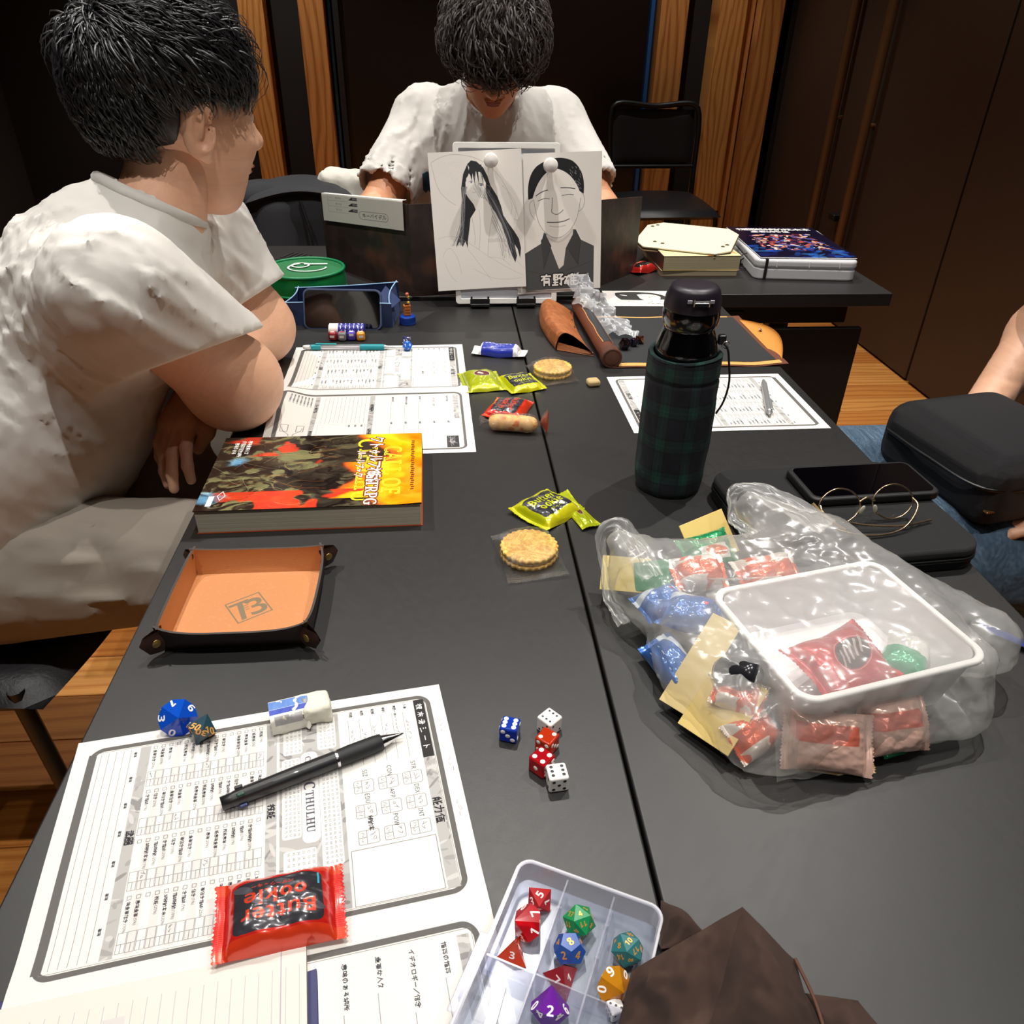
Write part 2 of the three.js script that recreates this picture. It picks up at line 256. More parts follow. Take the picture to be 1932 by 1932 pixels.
// ---------- print: stroke lettering for Japanese words, and handwriting ----------
const GLYPH = {
  有: '1282 5115 3439 3474 7479 3676 3777', 野: '11 41 45 15 11|13 43|28 21|17 47|09 49|51 81|81 63|54 94|94 85|74 79|79 68', 雄: '03 43|32 07|26 08|28 38|36 39|61 42|52 59|52 92|54 94|56 96|59 99|72 79', 二: '2272 1888',
  能: '31 13|13 43|14 19|14 44|44 49|16 46|17 47|61 65|65 95|81 63|66 69|69 99|86 67', 力: '13 83|83 79|79 69|41 40 44 19', 値: '31 04|24 29|42 92|63 66|44 84|44 48|48 88|84 88|46 86|49 99', 技: '03 43|21 29|29 18|06 44|42 92|71 74|45 85|85 59|55 99',
  武: '22 52|14 84|61 68 99 97|46 49|26 29|46 66|19 69|72 83', 器: '11 41 44 14 11|61 91 94 64 61|05 95|16 46 49 19 16|66 96 99 69 66|55 06', 移: '31 03|04 44|24 29|25 07|25 46|71 54|62 92 55|74 57|65 95 59', 動: '31 03|04 44|14 44 47 17 14|24 29|09 49|53 93 89|71 55 49', 率: '52 50|12 92|53 35 65|36 66|22 33|82 73|17 97|57 59', 探: '03 43|21 29|06 44|52 92 93|62 44|72 94|45 95|72 79|75 49|75 99', 索: '13 93|51 55|25 95|45 36 66|57 59|36 18|76 98', 者: '22 72|51 54|05 95|83 19|46 76 79 49 46|47 77',
  ク: '31 15|32 82 39', ト: '31 39|34 76', ゥ: '54 53|37 35 75 49', ル: '31 35 19|61 68 95', フ: '12 82 39', 神: '21 32|03 43 07|25 29|52 92 98 58 52|55 95|71 79', 話: '11 31|03 43|15 46|16 46|17 47 49 19 17|92 53|54 94|71 78|66 96 99 69 66', ー: '15 85', ッ: '24 35|44 55|74 47', ブ: '12 82 39|71 82|81 92', シ: '12 32|15 35|19 88', バ: '42 17|62 88|71 82|82 91', タ: '31 14|32 82 39|35 67', イ: '81 15|54 59', デ: '22 72|15 85|55 39|71 82|82 91', オ: '13 83|61 69|63 18', ロ: '22 82 88 28 22', ギ: '13 73|16 86|41 59|71 82|82 91', キ: '13 73|16 86|41 69', パ: '42 17|62 88|81 82', の: '51 39 15 32 72 86 68', 人: '51 19|53 99', な: '13 53|31 17|62 94|64 68 36 48', 重: '72 32|14 94|25 85 87 27 25|56 86|51 59|09 99', 要: '12 92|24 84 86 26 24|43 46|63 66|17 97|47 79|77 39', 意: '22 82|51 53|13 93|24 84 86 26 24|25 85|18 07|38 39 69|78 97', 味: '12 42 47 17 12|53 93|45 95|71 79|75 48|75 98', あ: '23 83|42 48|64 39 27 54 85 69', る: '32 72 26 75 78 46', 場: '22 28|04 44|08 47|62 92 94 64 62|46 96|66 49|97 88', 所: '12 42|14 44 46 14|14 09|82 53|54 59|55 95|75 79', 信: '31 04|24 29|42 92|54 84|55 85|57 87 89 59 57', 念: '51 04|52 94|34 64|35 75 57|18 07|38 39 69', 描: '03 43|21 29|42 92|52 54|72 74|55 95 99 59 55|57 97|75 79', 写: '12 92|24 29|44 84|84 79|17 97', '／': '91 09', ス: '23 73 19|56 89', 狂: '31 09|23 49|52 92|55 95|49 99|72 79', 々: '31 14|32 72 39|46 68',
};
for (const k in GLYPH) { const g = GLYPH[k]; GLYPH[k] = g.split(/\w{4}/).length > 1 && !g.includes('|') && k !== 'ー' ? g.split(' ').map((s) => s.match(/../g)) : g === '1585' ? [['15', '85']] : g.split('|').map((s) => s.split(' ')); }
const smallKanji = [...'能技器移動率索要意味場所描雄野'];
function jp(x, text, px, py, s, lw = 0.1, gap = 1.02) { // writes along +x from the top left corner, size s
  x.lineWidth = s * lw; x.lineCap = x.lineJoin = 'round'; let i = 0;
  for (const ch of text) {
    const g = GLYPH[ch] ?? (ch === ' ' ? [] : GLYPH[smallKanji[ch.charCodeAt(0) % smallKanji.length]]);
    x.beginPath(); for (const st of g) st.forEach((p, k) => { const X = px + i * s * gap + ((+p[0] + 0.3) / 9.6) * s, Y = py + ((+p[1]) / 9.6) * s; k ? x.lineTo(X, Y) : x.moveTo(X, Y); }); x.stroke(); i++;
  }
}
function scribble(x, px, py, w, h, n, lw) { x.lineWidth = lw; x.beginPath(); for (let i = 0; i < n; i++) { const a = px + (w * i) / n; x.moveTo(a, py + h * rnd()); x.quadraticCurveTo(a + (w / n) * rnd(), py + h * rnd(), a + (w / n) * 0.75, py + h * rnd()); x.lineTo(a + (w / n) * 0.4 * rnd(), py + h * rnd()); } x.stroke(); }
function marble(x, X, Y, w, h, n = 26) { x.save(); x.beginPath(); x.rect(X, Y, w, h); x.clip(); x.fillStyle = '#c6c5c5'; x.fillRect(X, Y, w, h); for (let i = 0; i < n; i++) { x.fillStyle = ['#b0afb0', '#dddcdc', '#bbbabb', '#9b9a9c'][i % 4]; x.beginPath(); x.ellipse(X + w * rnd(), Y + h * rnd(), (2 + 7 * rnd()), 0.6 + 1.6 * rnd(), rnd() * 3, 0, 7); x.fill(); } x.restore(); }
const rrp = (x, X, Y, w, h, r) => { x.beginPath(); x.roundRect(X, Y, w, h, r); };
// one A4 record sheet, drawn in millimetres
function framePage(x) { x.strokeStyle = '#6c6a69'; x.lineWidth = 4; rrp(x, 12, 13, 186, 271, 10); x.stroke(); x.strokeStyle = '#8c8a8a'; x.lineWidth = 0.35; x.strokeRect(15, 16, 180, 265); x.fillStyle = '#6c6a69'; x.fillRect(16, 280, 178, 6); }
function frontPage(x, pencil) {
  framePage(x); const ink = '#38353e', grey = '#87848a';
  x.fillStyle = '#2c2a2c'; x.fillRect(15, 16.5, 64, 9); x.strokeStyle = '#fff'; jp(x, '探索者シート', 20, 18, 6, 0.12, 1.5);
  marble(x, 79, 16.5, 116, 9); x.strokeStyle = '#242228'; jp(x, '能力値', 118, 17.4, 7.4, 0.13, 1.05);
  x.strokeStyle = grey; x.lineWidth = 0.3; for (let i = 0; i < 6; i++) { const y = 36 + i * 9.2; x.beginPath(); x.moveTo(26, y); x.lineTo(75, y); x.stroke(); x.strokeStyle = ink; jp(x, ['人名', 'プレーヤー', '職業', '年齢', '性別', '出身'][i], 17, y - 4.2, 2.9, 0.12); x.strokeStyle = grey; x.lineWidth = 0.3; }
  if (pencil) { x.strokeStyle = '#8d8a90'; for (let i = 0; i < 6; i++) scribble(x, 32 + rnd() * 6, 31 + i * 9.2, 22, 4, 5, 0.35); }
  const ab = [['STR', 'CON', 'SIZ'], ['DEX', 'APP', 'EDU'], ['INT', 'POW', '移動率']];
  ab.forEach((row, c) => row.forEach((n, r) => { const X = 80 + c * 22.5, Y = 29 + r * 19; x.fillStyle = ink; x.font = '5px sans-serif'; if (n.length === 3 && n < 'a') x.fillText(n, X, Y + 7); else { x.strokeStyle = ink; jp(x, n, X - 2, Y + 3, 4.2, 0.13); } x.strokeStyle = grey; x.lineWidth = 0.4; rrp(x, X + 10, Y, 11.5, 15, 1.5); x.stroke(); x.beginPath(); x.moveTo(X + 10, Y + 9); x.lineTo(X + 21.5, Y + 9); x.moveTo(X + 15.7, Y + 9); x.lineTo(X + 15.7, Y + 15); x.stroke(); if (pencil) { x.strokeStyle = '#87848c'; scribble(x, X + 12, Y + 2, 7, 5, 2, 0.4); scribble(x, X + 11, Y + 10, 9, 4, 4, 0.25); } }));
  x.strokeStyle = grey; x.lineWidth = 0.5; x.strokeRect(150, 27, 44, 61);
  // points, with the logo across the middle
  marble(x, 16, 90, 178, 48, 120); x.fillStyle = '#fdfdfc';
  const grid = (X, Y, w, h, nx, ny) => { x.fillStyle = '#fdfdfc'; rrp(x, X, Y, w, h, 2); x.fill(); x.fillStyle = '#6b686e'; x.font = '2.3px sans-serif'; let k = 1; for (let j = 0; j < ny; j++) for (let i = 0; i < nx; i++) x.fillText(String(k++ % 100).padStart(2, '0'), X + 1.4 + (i * (w - 2)) / nx, Y + 3 + (j * (h - 2)) / ny); };
  grid(64, 93, 94, 15, 24, 4); grid(18, 93, 34, 15, 8, 4); grid(18, 120, 34, 15, 8, 4); grid(56, 122, 74, 14, 19, 4); grid(140, 112, 52, 23, 11, 6);
  x.fillStyle = '#fbfafa'; rrp(x, 52, 108.5, 84, 13, 5); x.fill(); x.fillStyle = '#5b5668'; x.font = 'bold 6.4px serif'; x.fillText('CALL', 56, 118); x.font = 'italic 5px serif'; x.fillText('of', 75, 118); x.font = 'bold 12px serif'; x.fillText('C', 81, 120); x.font = 'bold 8.4px serif'; x.fillText('THULHU', 90, 118.4);
  x.strokeStyle = ink; jp(x, '正気度', 172, 96, 3.6, 0.13); jp(x, '耐久力', 20, 112, 3.6, 0.13);
  // skills
  marble(x, 16, 140, 178, 8); x.strokeStyle = '#242228'; jp(x, '技能', 96, 140.8, 6.2, 0.14);
  for (let c = 0; c < 4; c++) for (let r = 0; r < 15; r++) {
    const X = 16 + c * 44.6, Y = 150 + r * 5.9; if (r % 2) { x.fillStyle = '#eceaea'; x.fillRect(X, Y, 43.5, 5.9); }
    x.strokeStyle = '#77747a'; x.lineWidth = 0.35; x.strokeRect(X + 1, Y + 1.6, 2.6, 2.6); x.strokeStyle = ink; const n = 2 + ((r * 5 + c * 3) % 4); if ((r + c * 2) % 7 !== 4) { jp(x, [...'技能意味重要信念描場移動率索所器'].slice((r + c * 3) % 10, ((r + c * 3) % 10) + n).join(''), X + 5, Y + 1.3, 2.9, 0.13, 1.06); x.fillStyle = ink; x.font = '2.6px sans-serif'; x.fillText('(' + [1, 5, 10, 20, 25][(r + c) % 5] + '%)', X + 5.4 + n * 3.1, Y + 4); }
    x.strokeStyle = grey; x.lineWidth = 0.3; x.strokeRect(X + 27, Y + 0.3, 8, 5.3); x.strokeRect(X + 35, Y + 0.3, 6.5, 2.6); x.strokeRect(X + 35, Y + 2.9, 6.5, 2.6);
    if (pencil && (r * 3 + c * 5) % 7 === 0) { x.strokeStyle = '#77747c'; scribble(x, X + 28, Y + 1, 6, 3.6, 2, 0.35); }
  }
  marble(x, 16, 239, 178, 8); x.strokeStyle = '#242228'; jp(x, '武器', 96, 239.8, 6.2, 0.14);
  x.strokeStyle = grey; x.lineWidth = 0.3; for (let i = 0; i < 5; i++) { x.beginPath(); x.moveTo(17, 254 + i * 5.6); x.lineTo(193, 254 + i * 5.6); x.stroke(); }
  x.strokeStyle = ink; for (let i = 0; i < 7; i++) jp(x, '名前', 20 + i * 25, 249, 2.6, 0.13);
}
function backPage(x) {
  framePage(x); const ink = '#3e3b46', grey = '#87848a';
  marble(x, 18, 18, 84, 8); x.fillStyle = '#3a383a'; x.fillRect(158, 22, 36, 17); x.strokeStyle = '#cfcdcf'; x.lineWidth = 0.5; for (let i = 0; i < 12; i++) { x.beginPath(); x.moveTo(159 + rnd() * 20, 24 + rnd() * 13); x.quadraticCurveTo(170 + rnd() * 10, 22 + rnd() * 15, 176 + rnd() * 17, 24 + rnd() * 13); x.stroke(); }
  [['描写の描写', '性格'], ['イデオロギー／信念', '負傷'], ['重要な人々', '恐怖'], ['意味のある場所', '遭遇'], ['秘蔵の所', '呪文']].forEach((p, i) => { const Y = 33 + i * 21; x.strokeStyle = ink; jp(x, p[0], 20, Y, 3.7, 0.13, 1.08); jp(x, p[1], 108, Y, 3.7, 0.13); x.strokeStyle = grey; x.lineWidth = 0.35; x.beginPath(); x.moveTo(22 + p[0].length * 4, Y + 4); x.lineTo(100, Y + 4); x.moveTo(120, Y + 4); x.lineTo(190, Y + 4); x.stroke(); });
  marble(x, 16, 146, 178, 8); x.strokeStyle = '#242228'; jp(x, '装備と所', 44, 146.6, 6.4, 0.14); jp(x, '場所と力', 128, 146.6, 6.4, 0.14);
  x.strokeStyle = grey; x.lineWidth = 0.35; for (let i = 0; i < 11; i++) { x.beginPath(); x.moveTo(18, 160 + i * 6.2); x.lineTo(108, 160 + i * 6.2); x.stroke(); } x.strokeRect(112, 157, 80, 68);
  x.strokeStyle = ink; for (let i = 0; i < 3; i++) jp(x, '現金', 114, 160 + i * 9, 3.4, 0.13);
  marble(x, 16, 230, 178, 7); x.strokeStyle = '#242228'; jp(x, 'ルーンの描', 40, 230.6, 5.6, 0.14); jp(x, '意味要場', 130, 230.6, 5.6, 0.14);
  x.strokeStyle = ink; for (let i = 0; i < 7; i++) jp(x, '意味のある場所重要な人々', 18, 241 + i * 5, 2.6, 0.13, 1.05);
  x.strokeStyle = '#75727a'; x.lineWidth = 0.8; for (let i = 0; i < 4; i++) { const s = i < 2 ? -1 : 1, b = i % 2 ? 1 : -1; x.beginPath(); x.moveTo(150 + s * 4, 260 + b * 3); x.bezierCurveTo(150 + s * 14, 260 + b * 2, 150 + s * 12, 260 + b * 14, 150 + s * 28, 260 + b * 14); x.stroke(); x.strokeRect(150 + s * 26 - 9, 260 + b * 11 - 5, 18, 10); }
}
function a3Tex(pencil, W = 2048) { return canvasTex(W, Math.round(W * 297 / 420), (x, w) => { x.fillStyle = '#fbfaf7'; x.fillRect(0, 0, w, w); x.scale(w / 420, w / 420); frontPage(x, pencil); if (pencil) { x.strokeStyle = '#a9a6ae'; scribble(x, 203, 128, 16, 5, 4, 0.4); scribble(x, 205, 140, 14, 4, 3, 0.35); scribble(x, 203, 152, 22, 6, 5, 0.45); for (let i = 0; i < 3; i++) scribble(x, 40 + i * 42, 3.5, 16, 4, 3, 0.3); } x.translate(210, 0); backPage(x); }); }
const paperMat = (map, c = 0xe4e2de) => std(c, 0.82, { map, side: THREE.DoubleSide });
// a sheet with its top left corner at p; its width runs along +x and its height along +z before turning
function sheet(name, label, cat, w, h, mat, p, turn, lift = () => 0, uvf, group) {
  const g = surf((u, v) => [u * w, 0.0004 + lift(u, v), v * h], 48, 40, uvf ?? ((u, v) => [u, 1 - v]));
  g.index.array.reverse(); g.computeVertexNormals();
  return single(name, label, cat, g, mat, p, turn, group);
}
// page right = +z, page top = +x: turn the sheet so that its own width axis points to +z
const nearTex = a3Tex(true), farTex = a3Tex(false, 1400);
sheet('record_sheet', 'large folded game record sheet at the near left, under the black pen', 'paper', 0.42, 0.297, paperMat(nearTex), [-0.0172, T, -0.5149], -Math.PI / 2 + 0.1643, (u, v) => 0.0035 * Math.exp(-(((u - 0.5) / 0.05) ** 2)) + 0.0008 * (1 + Math.sin(u * 9 + v * 5)));
sheet('record_sheet', 'folded game record sheet lying under the teal pen and the rulebook', 'paper', 0.42, 0.297, paperMat(farTex), [0.0243, T, -1.3786], -Math.PI / 2 + 0.022, (u, v) => 0.004 * Math.exp(-(((u - 0.5) / 0.04) ** 2)) + 0.018 * sstep(0.8, 1, v) * Math.exp(-(((u - 0.62) / 0.16) ** 2)));
sheet('record_sheet', 'game record sheet on the right table, under the silver pen', 'paper', 0.21, 0.297, paperMat(farTex), [0.2644, T, -1.0055], Math.PI / 2 + 0.012, () => 0.0003, (u, v) => [u * 0.5, 1 - v]);

// ---------- pictures on the magnetic board ----------
const wob = (x, pts, lw, col, fill) => { x.lineWidth = lw; x.strokeStyle = col; x.beginPath(); x.moveTo(...pts[0]); for (let i = 1; i < pts.length - 1; i++) { const m = [(pts[i][0] + pts[i + 1][0]) / 2, (pts[i][1] + pts[i + 1][1]) / 2]; x.quadraticCurveTo(pts[i][0], pts[i][1], m[0], m[1]); } x.lineTo(...pts[pts.length - 1]); if (fill) { x.fillStyle = fill; x.fill(); } else x.stroke(); };
const girlTex = canvasTex(720, 1020, (x) => { // a seated young woman in a summer dress and a wide straw hat
  x.fillStyle = '#f4efe8'; x.fillRect(0, 0, 720, 1020); const L = '#a9a29c';
  wob(x, [[20, 70], [110, 20], [260, 20], [400, 60], [520, 150], [590, 260], [660, 420], [690, 520], [640, 500]], 2, L); wob(x, [[20, 70], [40, 190], [70, 280], [130, 340], [190, 380]], 3, '#c9c2bb');
  for (let i = 0; i < 260; i++) { const a = rr(60, 330), b = rr(60, 320); if (b > a * 0.9 + 60 || a - b > 210) continue; x.fillStyle = '#ddd6ce'; x.fillRect(a, b, 5, 1.4); }
  const hair = '#2b2c30', F = (pts, c) => { x.fillStyle = c; x.beginPath(); pts.forEach((p, i) => (i ? x.lineTo(...p) : x.moveTo(...p))); x.closePath(); x.fill(); };
  F([[300, 90], [330, 66], [372, 76], [420, 120], [450, 180], [470, 250], [520, 330], [545, 400], [560, 470], [590, 520], [640, 590], [676, 650], [690, 720], [680, 800], [664, 730], [640, 690], [655, 780], [640, 830], [610, 760], [590, 700], [575, 640], [560, 600], [545, 540], [500, 450], [452, 380], [440, 320], [418, 250], [380, 180], [330, 150]], hair);
  F([[300, 90], [262, 160], [240, 260], [240, 360], [226, 450], [222, 520], [206, 590], [180, 650], [170, 690], [200, 650], [222, 690], [246, 650], [262, 700], [268, 640], [284, 560], [298, 480], [344, 420], [330, 380], [292, 330], [274, 300], [276, 220], [310, 150]], hair);
  F([[284, 190], [330, 140], [400, 150], [436, 230], [430, 300], [400, 330], [374, 352], [330, 340], [296, 310], [280, 250]], '#faf6f0');
  for (let i = 0; i < 12; i++) { const t = i / 11; F([[318 + t * 70, 96], [330 + t * 78, 100], [322 + t * 106 - (i % 3) * 8, 176 + (i % 4) * 22 + t * 20], [304 + t * 112, 150]], hair); }
  for (let i = 0; i < 34; i++) { const a = rr(440, 560), w = i % 4 ? '#b9b6ba' : hair; wob(x, [[a - 110, 230 + rr(0, 60)], [a - 50, 360], [a + 10, 500], [a + 60, 620], [a + 90 + rr(-30, 30), 740 + rr(-30, 70)]], 1.1, w); wob(x, [[268 + rr(-20, 20), 250], [240 + rr(-16, 30), 400], [226 + rr(-24, 30), 540], [160 + rr(-40, 70), 680]], 1.1, w); }
  wob(x, [[304, 216], [322, 208], [338, 218]], 3, '#6d6a72'); wob(x, [[376, 236], [398, 228], [418, 244]], 4, '#55525e'); x.fillStyle = '#8b84a4'; x.beginPath(); x.ellipse(398, 243, 10, 8, 0.2, 0, 7); x.fill(); x.beginPath(); x.ellipse(322, 220, 7, 6, 0.2, 0, 7); x.fill(); wob(x, [[326, 292], [340, 297], [352, 292]], 2.4, '#b59f9a'); wob(x, [[346, 262], [340, 270], [348, 273]], 1.6, '#c5b5ae'); wob(x, [[438, 245], [468, 250], [464, 290], [440, 306]], 2, L);
  x.fillStyle = '#f7f2eb'; x.beginPath(); x.moveTo(380, 330); x.quadraticCurveTo(470, 350, 470, 470); x.lineTo(450, 560); x.lineTo(420, 760); x.lineTo(350, 740); x.lineTo(370, 560); x.lineTo(350, 470); x.closePath(); x.fill();
  wob(x, [[400, 330], [460, 350], [480, 440], [450, 560], [430, 680], [420, 760]], 2, L); wob(x, [[370, 420], [378, 540], [352, 720]], 2, L); wob(x, [[310, 480], [330, 600], [320, 680]], 2, L);
  for (let i = 0; i < 24; i++) wob(x, [[430 + i * 6, 640 + Math.sin(i) * 5], [432 + i * 6, 660], [430 + i * 6, 668]], 1.5, L);
  for (const p of [[[40, 620], [120, 590], [260, 650], [420, 770], [560, 860], [700, 930]], [[60, 760], [80, 700], [130, 690], [180, 780], [200, 900]], [[200, 620], [330, 800], [440, 960]], [[560, 730], [640, 800], [710, 880]], [[70, 800], [100, 900], [160, 960]], [[420, 780], [520, 780], [600, 850]], [[300, 860], [420, 940], [560, 960], [690, 950]]]) wob(x, p, 1.6, '#bdb6af');
  for (const p of [[[560, 250], [640, 330], [670, 420], [640, 540]], [[600, 300], [640, 390], [620, 470]]]) wob(x, p, 1.5, L);
});
const manTex = canvasTex(612, 1020, (x) => { // a smiling man in a dark open-necked shirt, his name below
  x.fillStyle = '#efeae3'; x.fillRect(0, 0, 612, 1020); const K = '#3a3a3c';
  x.fillStyle = '#4a4a4a'; x.beginPath(); x.moveTo(0, 730); x.lineTo(130, 660); x.lineTo(160, 560); x.lineTo(410, 560); x.lineTo(450, 640); x.lineTo(556, 690); x.lineTo(556, 1012); x.lineTo(0, 1020); x.fill();
  x.fillStyle = '#dfd8d0'; x.beginPath(); x.moveTo(160, 540); x.lineTo(390, 540); x.lineTo(385, 630); x.lineTo(330, 700); x.lineTo(312, 830); x.lineTo(275, 860); x.lineTo(200, 670); x.closePath(); x.fill();
  x.fillStyle = '#f6f1ea'; x.beginPath(); x.moveTo(75, 250); x.quadraticCurveTo(80, 470, 150, 570); x.quadraticCurveTo(260, 660, 350, 590); x.quadraticCurveTo(440, 500, 455, 250); x.quadraticCurveTo(420, 90, 250, 90); x.quadraticCurveTo(90, 100, 75, 250); x.fill(); wob(x, [[78, 330], [95, 460], [150, 570], [250, 632], [350, 590], [425, 480], [448, 330]], 3, '#77736f');
  for (const s of [[[70, 335], [40, 350], [48, 430], [85, 480]], [[455, 290], [482, 310], [475, 400], [432, 430]]]) wob(x, s, 3, '#8a8580');
  x.fillStyle = '#141418'; x.beginPath(); x.moveTo(36, 330); x.quadraticCurveTo(20, 160, 110, 90); x.quadraticCurveTo(250, 5, 380, 60); x.quadraticCurveTo(490, 130, 472, 300); x.lineTo(440, 280); x.quadraticCurveTo(380, 130, 240, 110); x.quadraticCurveTo(120, 150, 70, 320); x.closePath(); x.fill();
  for (let i = 0; i < 26; i++) { x.strokeStyle = '#cfcfd4'; x.lineWidth = 2; x.beginPath(); const a = rr(360, 450), b = rr(90, 260); x.moveTo(a, b); x.lineTo(a + 9, b + 14); x.stroke(); }
  wob(x, [[95, 305], [140, 275], [190, 265]], 6, K); wob(x, [[290, 252], [350, 252], [405, 262]], 6, K); wob(x, [[110, 342], [160, 322], [205, 330]], 4, K); wob(x, [[300, 308], [350, 300], [395, 305]], 4, K); wob(x, [[225, 320], [222, 400], [215, 430], [260, 450], [300, 425], [310, 412]], 5, '#6b6763');
  wob(x, [[180, 500], [240, 505], [310, 500], [362, 480]], 7, '#5c5854'); wob(x, [[200, 528], [260, 542], [330, 528]], 4, '#b5aea7'); wob(x, [[165, 600], [250, 670], [340, 620], [385, 560]], 14, '#cdc6bf');
  x.fillStyle = '#3c3c3d'; for (const c of [[[130, 640], [165, 590], [212, 680], [150, 860]], [[408, 560], [450, 640], [430, 830], [335, 690]]]) { x.beginPath(); c.forEach((p, i) => (i ? x.lineTo(...p) : x.moveTo(...p))); x.fill(); x.strokeStyle = '#222'; x.lineWidth = 3; x.stroke(); }
  wob(x, [[0, 860], [100, 880], [220, 920]], 2, '#2c2c2c'); wob(x, [[556, 800], [480, 830], [340, 870]], 2, '#2c2c2c'); wob(x, [[275, 865], [270, 1000]], 2, '#2c2c2c');
  x.strokeStyle = '#141414'; jp(x, '有野雄二', 118, 892, 98, 0.3, 1.02); x.strokeStyle = '#f3efe9'; jp(x, '有野雄二', 118, 892, 98, 0.13, 1.02);
});
{
  const tilt = Math.atan(0.15), b = thing('magnetic_board', 'small white-framed magnetic board on black feet holding two pictures', 'board', [0.121, T, -1.6], 0); b.rotation.x = -tilt;
  const white = std(0xf2f0ea, 0.4);
  const fr = rrect(0.206, 0.3, 0.006, 0, 0.157); fr.holes.push(rrect(0.188, 0.282, 0.003, 0, 0.157));
  mesh('frame', new THREE.ExtrudeGeometry(fr, { depth: 0.008, bevelEnabled: true, bevelSize: 0.001, bevelThickness: 0.001, bevelSegments: 2 }).translate(0, 0, -0.004), white, b);
  mesh('panel', boxAt(0.19, 0.284, 0.004, 0, 0.157, 0, 0), std(0xdfe3ee, 0.35), b);
  for (const sx of [-0.055, 0.04]) mesh('foot', [boxAt(0.04, 0.006, 0.03, sx, 0.005, 0.004, 0.002), boxAt(0.04, 0.014, 0.004, sx, 0.011, 0.014, 0.001), rod([sx - 0.017, 0.013, 0.014], [sx - 0.017, 0.022, 0.014], 0.002), rod([sx + 0.017, 0.013, 0.014], [sx + 0.017, 0.022, 0.014], 0.002)], blackMetal, b);
  mesh('prop', move(boxAt(0.05, 0.2, 0.004, 0, -0.1, 0, 0.001), 0, 0.2, -0.006, 0.33), blackMetal, b);
  const onBoard = (name, label, cat, geo, mat, x, y, z, r) => { const o = single(name, label, cat, geo, mat, [0, 0, 0]); const q = V(x, y, z).applyAxisAngle(V(1, 0, 0), -tilt); o.position.set(0.121 + q.x, T + q.y, -1.6 + q.z); o.rotation.set(-tilt, 0, r); return o; };
  const card = (w, h, bend) => surf((u, v) => [(u - 0.5) * w, (v - 0.5) * h, bend * (Math.abs(u - 0.5) * 2) ** 3], 20, 20);
  onBoard('picture_print', 'line drawing of a long-haired woman in a wide hat, on the white board', 'picture', card(0.179, 0.256, 0.004), paperMat(girlTex, 0xffffff), -0.056, 0.165, 0.0075, 0.05);
  onBoard('picture_print', 'printed portrait of a smiling man in a dark open-necked shirt', 'picture', card(0.154, 0.257, 0.003), paperMat(manTex, 0xffffff), 0.112, 0.163, 0.0066, 0.036);
  onBoard('picture_print', 'white sheet whose lower left corner shows behind the portrait of the man', 'picture', card(0.154, 0.257, 0.001), paperMat(null), 0.094, 0.157, 0.0054, 0.05);
  const pin = lathe([[0, 0], [0.005, 0], [0.0052, 0.003], [0.0075, 0.01], [0.0125, 0.014], [0.0138, 0.018], [0.0132, 0.03], [0.011, 0.034], [0, 0.035]], 28).rotateX(Math.PI / 2);
  onBoard('push_magnet', 'white cone-shaped magnet above the man portrait', 'magnet', pin, std(0xf0ebe6, 0.25), 0.082, 0.268, 0.0095, 0);
  onBoard('push_magnet', 'white cone-shaped magnet holding the drawing of the woman', 'magnet', pin, std(0xf0ebe6, 0.25), -0.032, 0.276, 0.0095, 0);
}
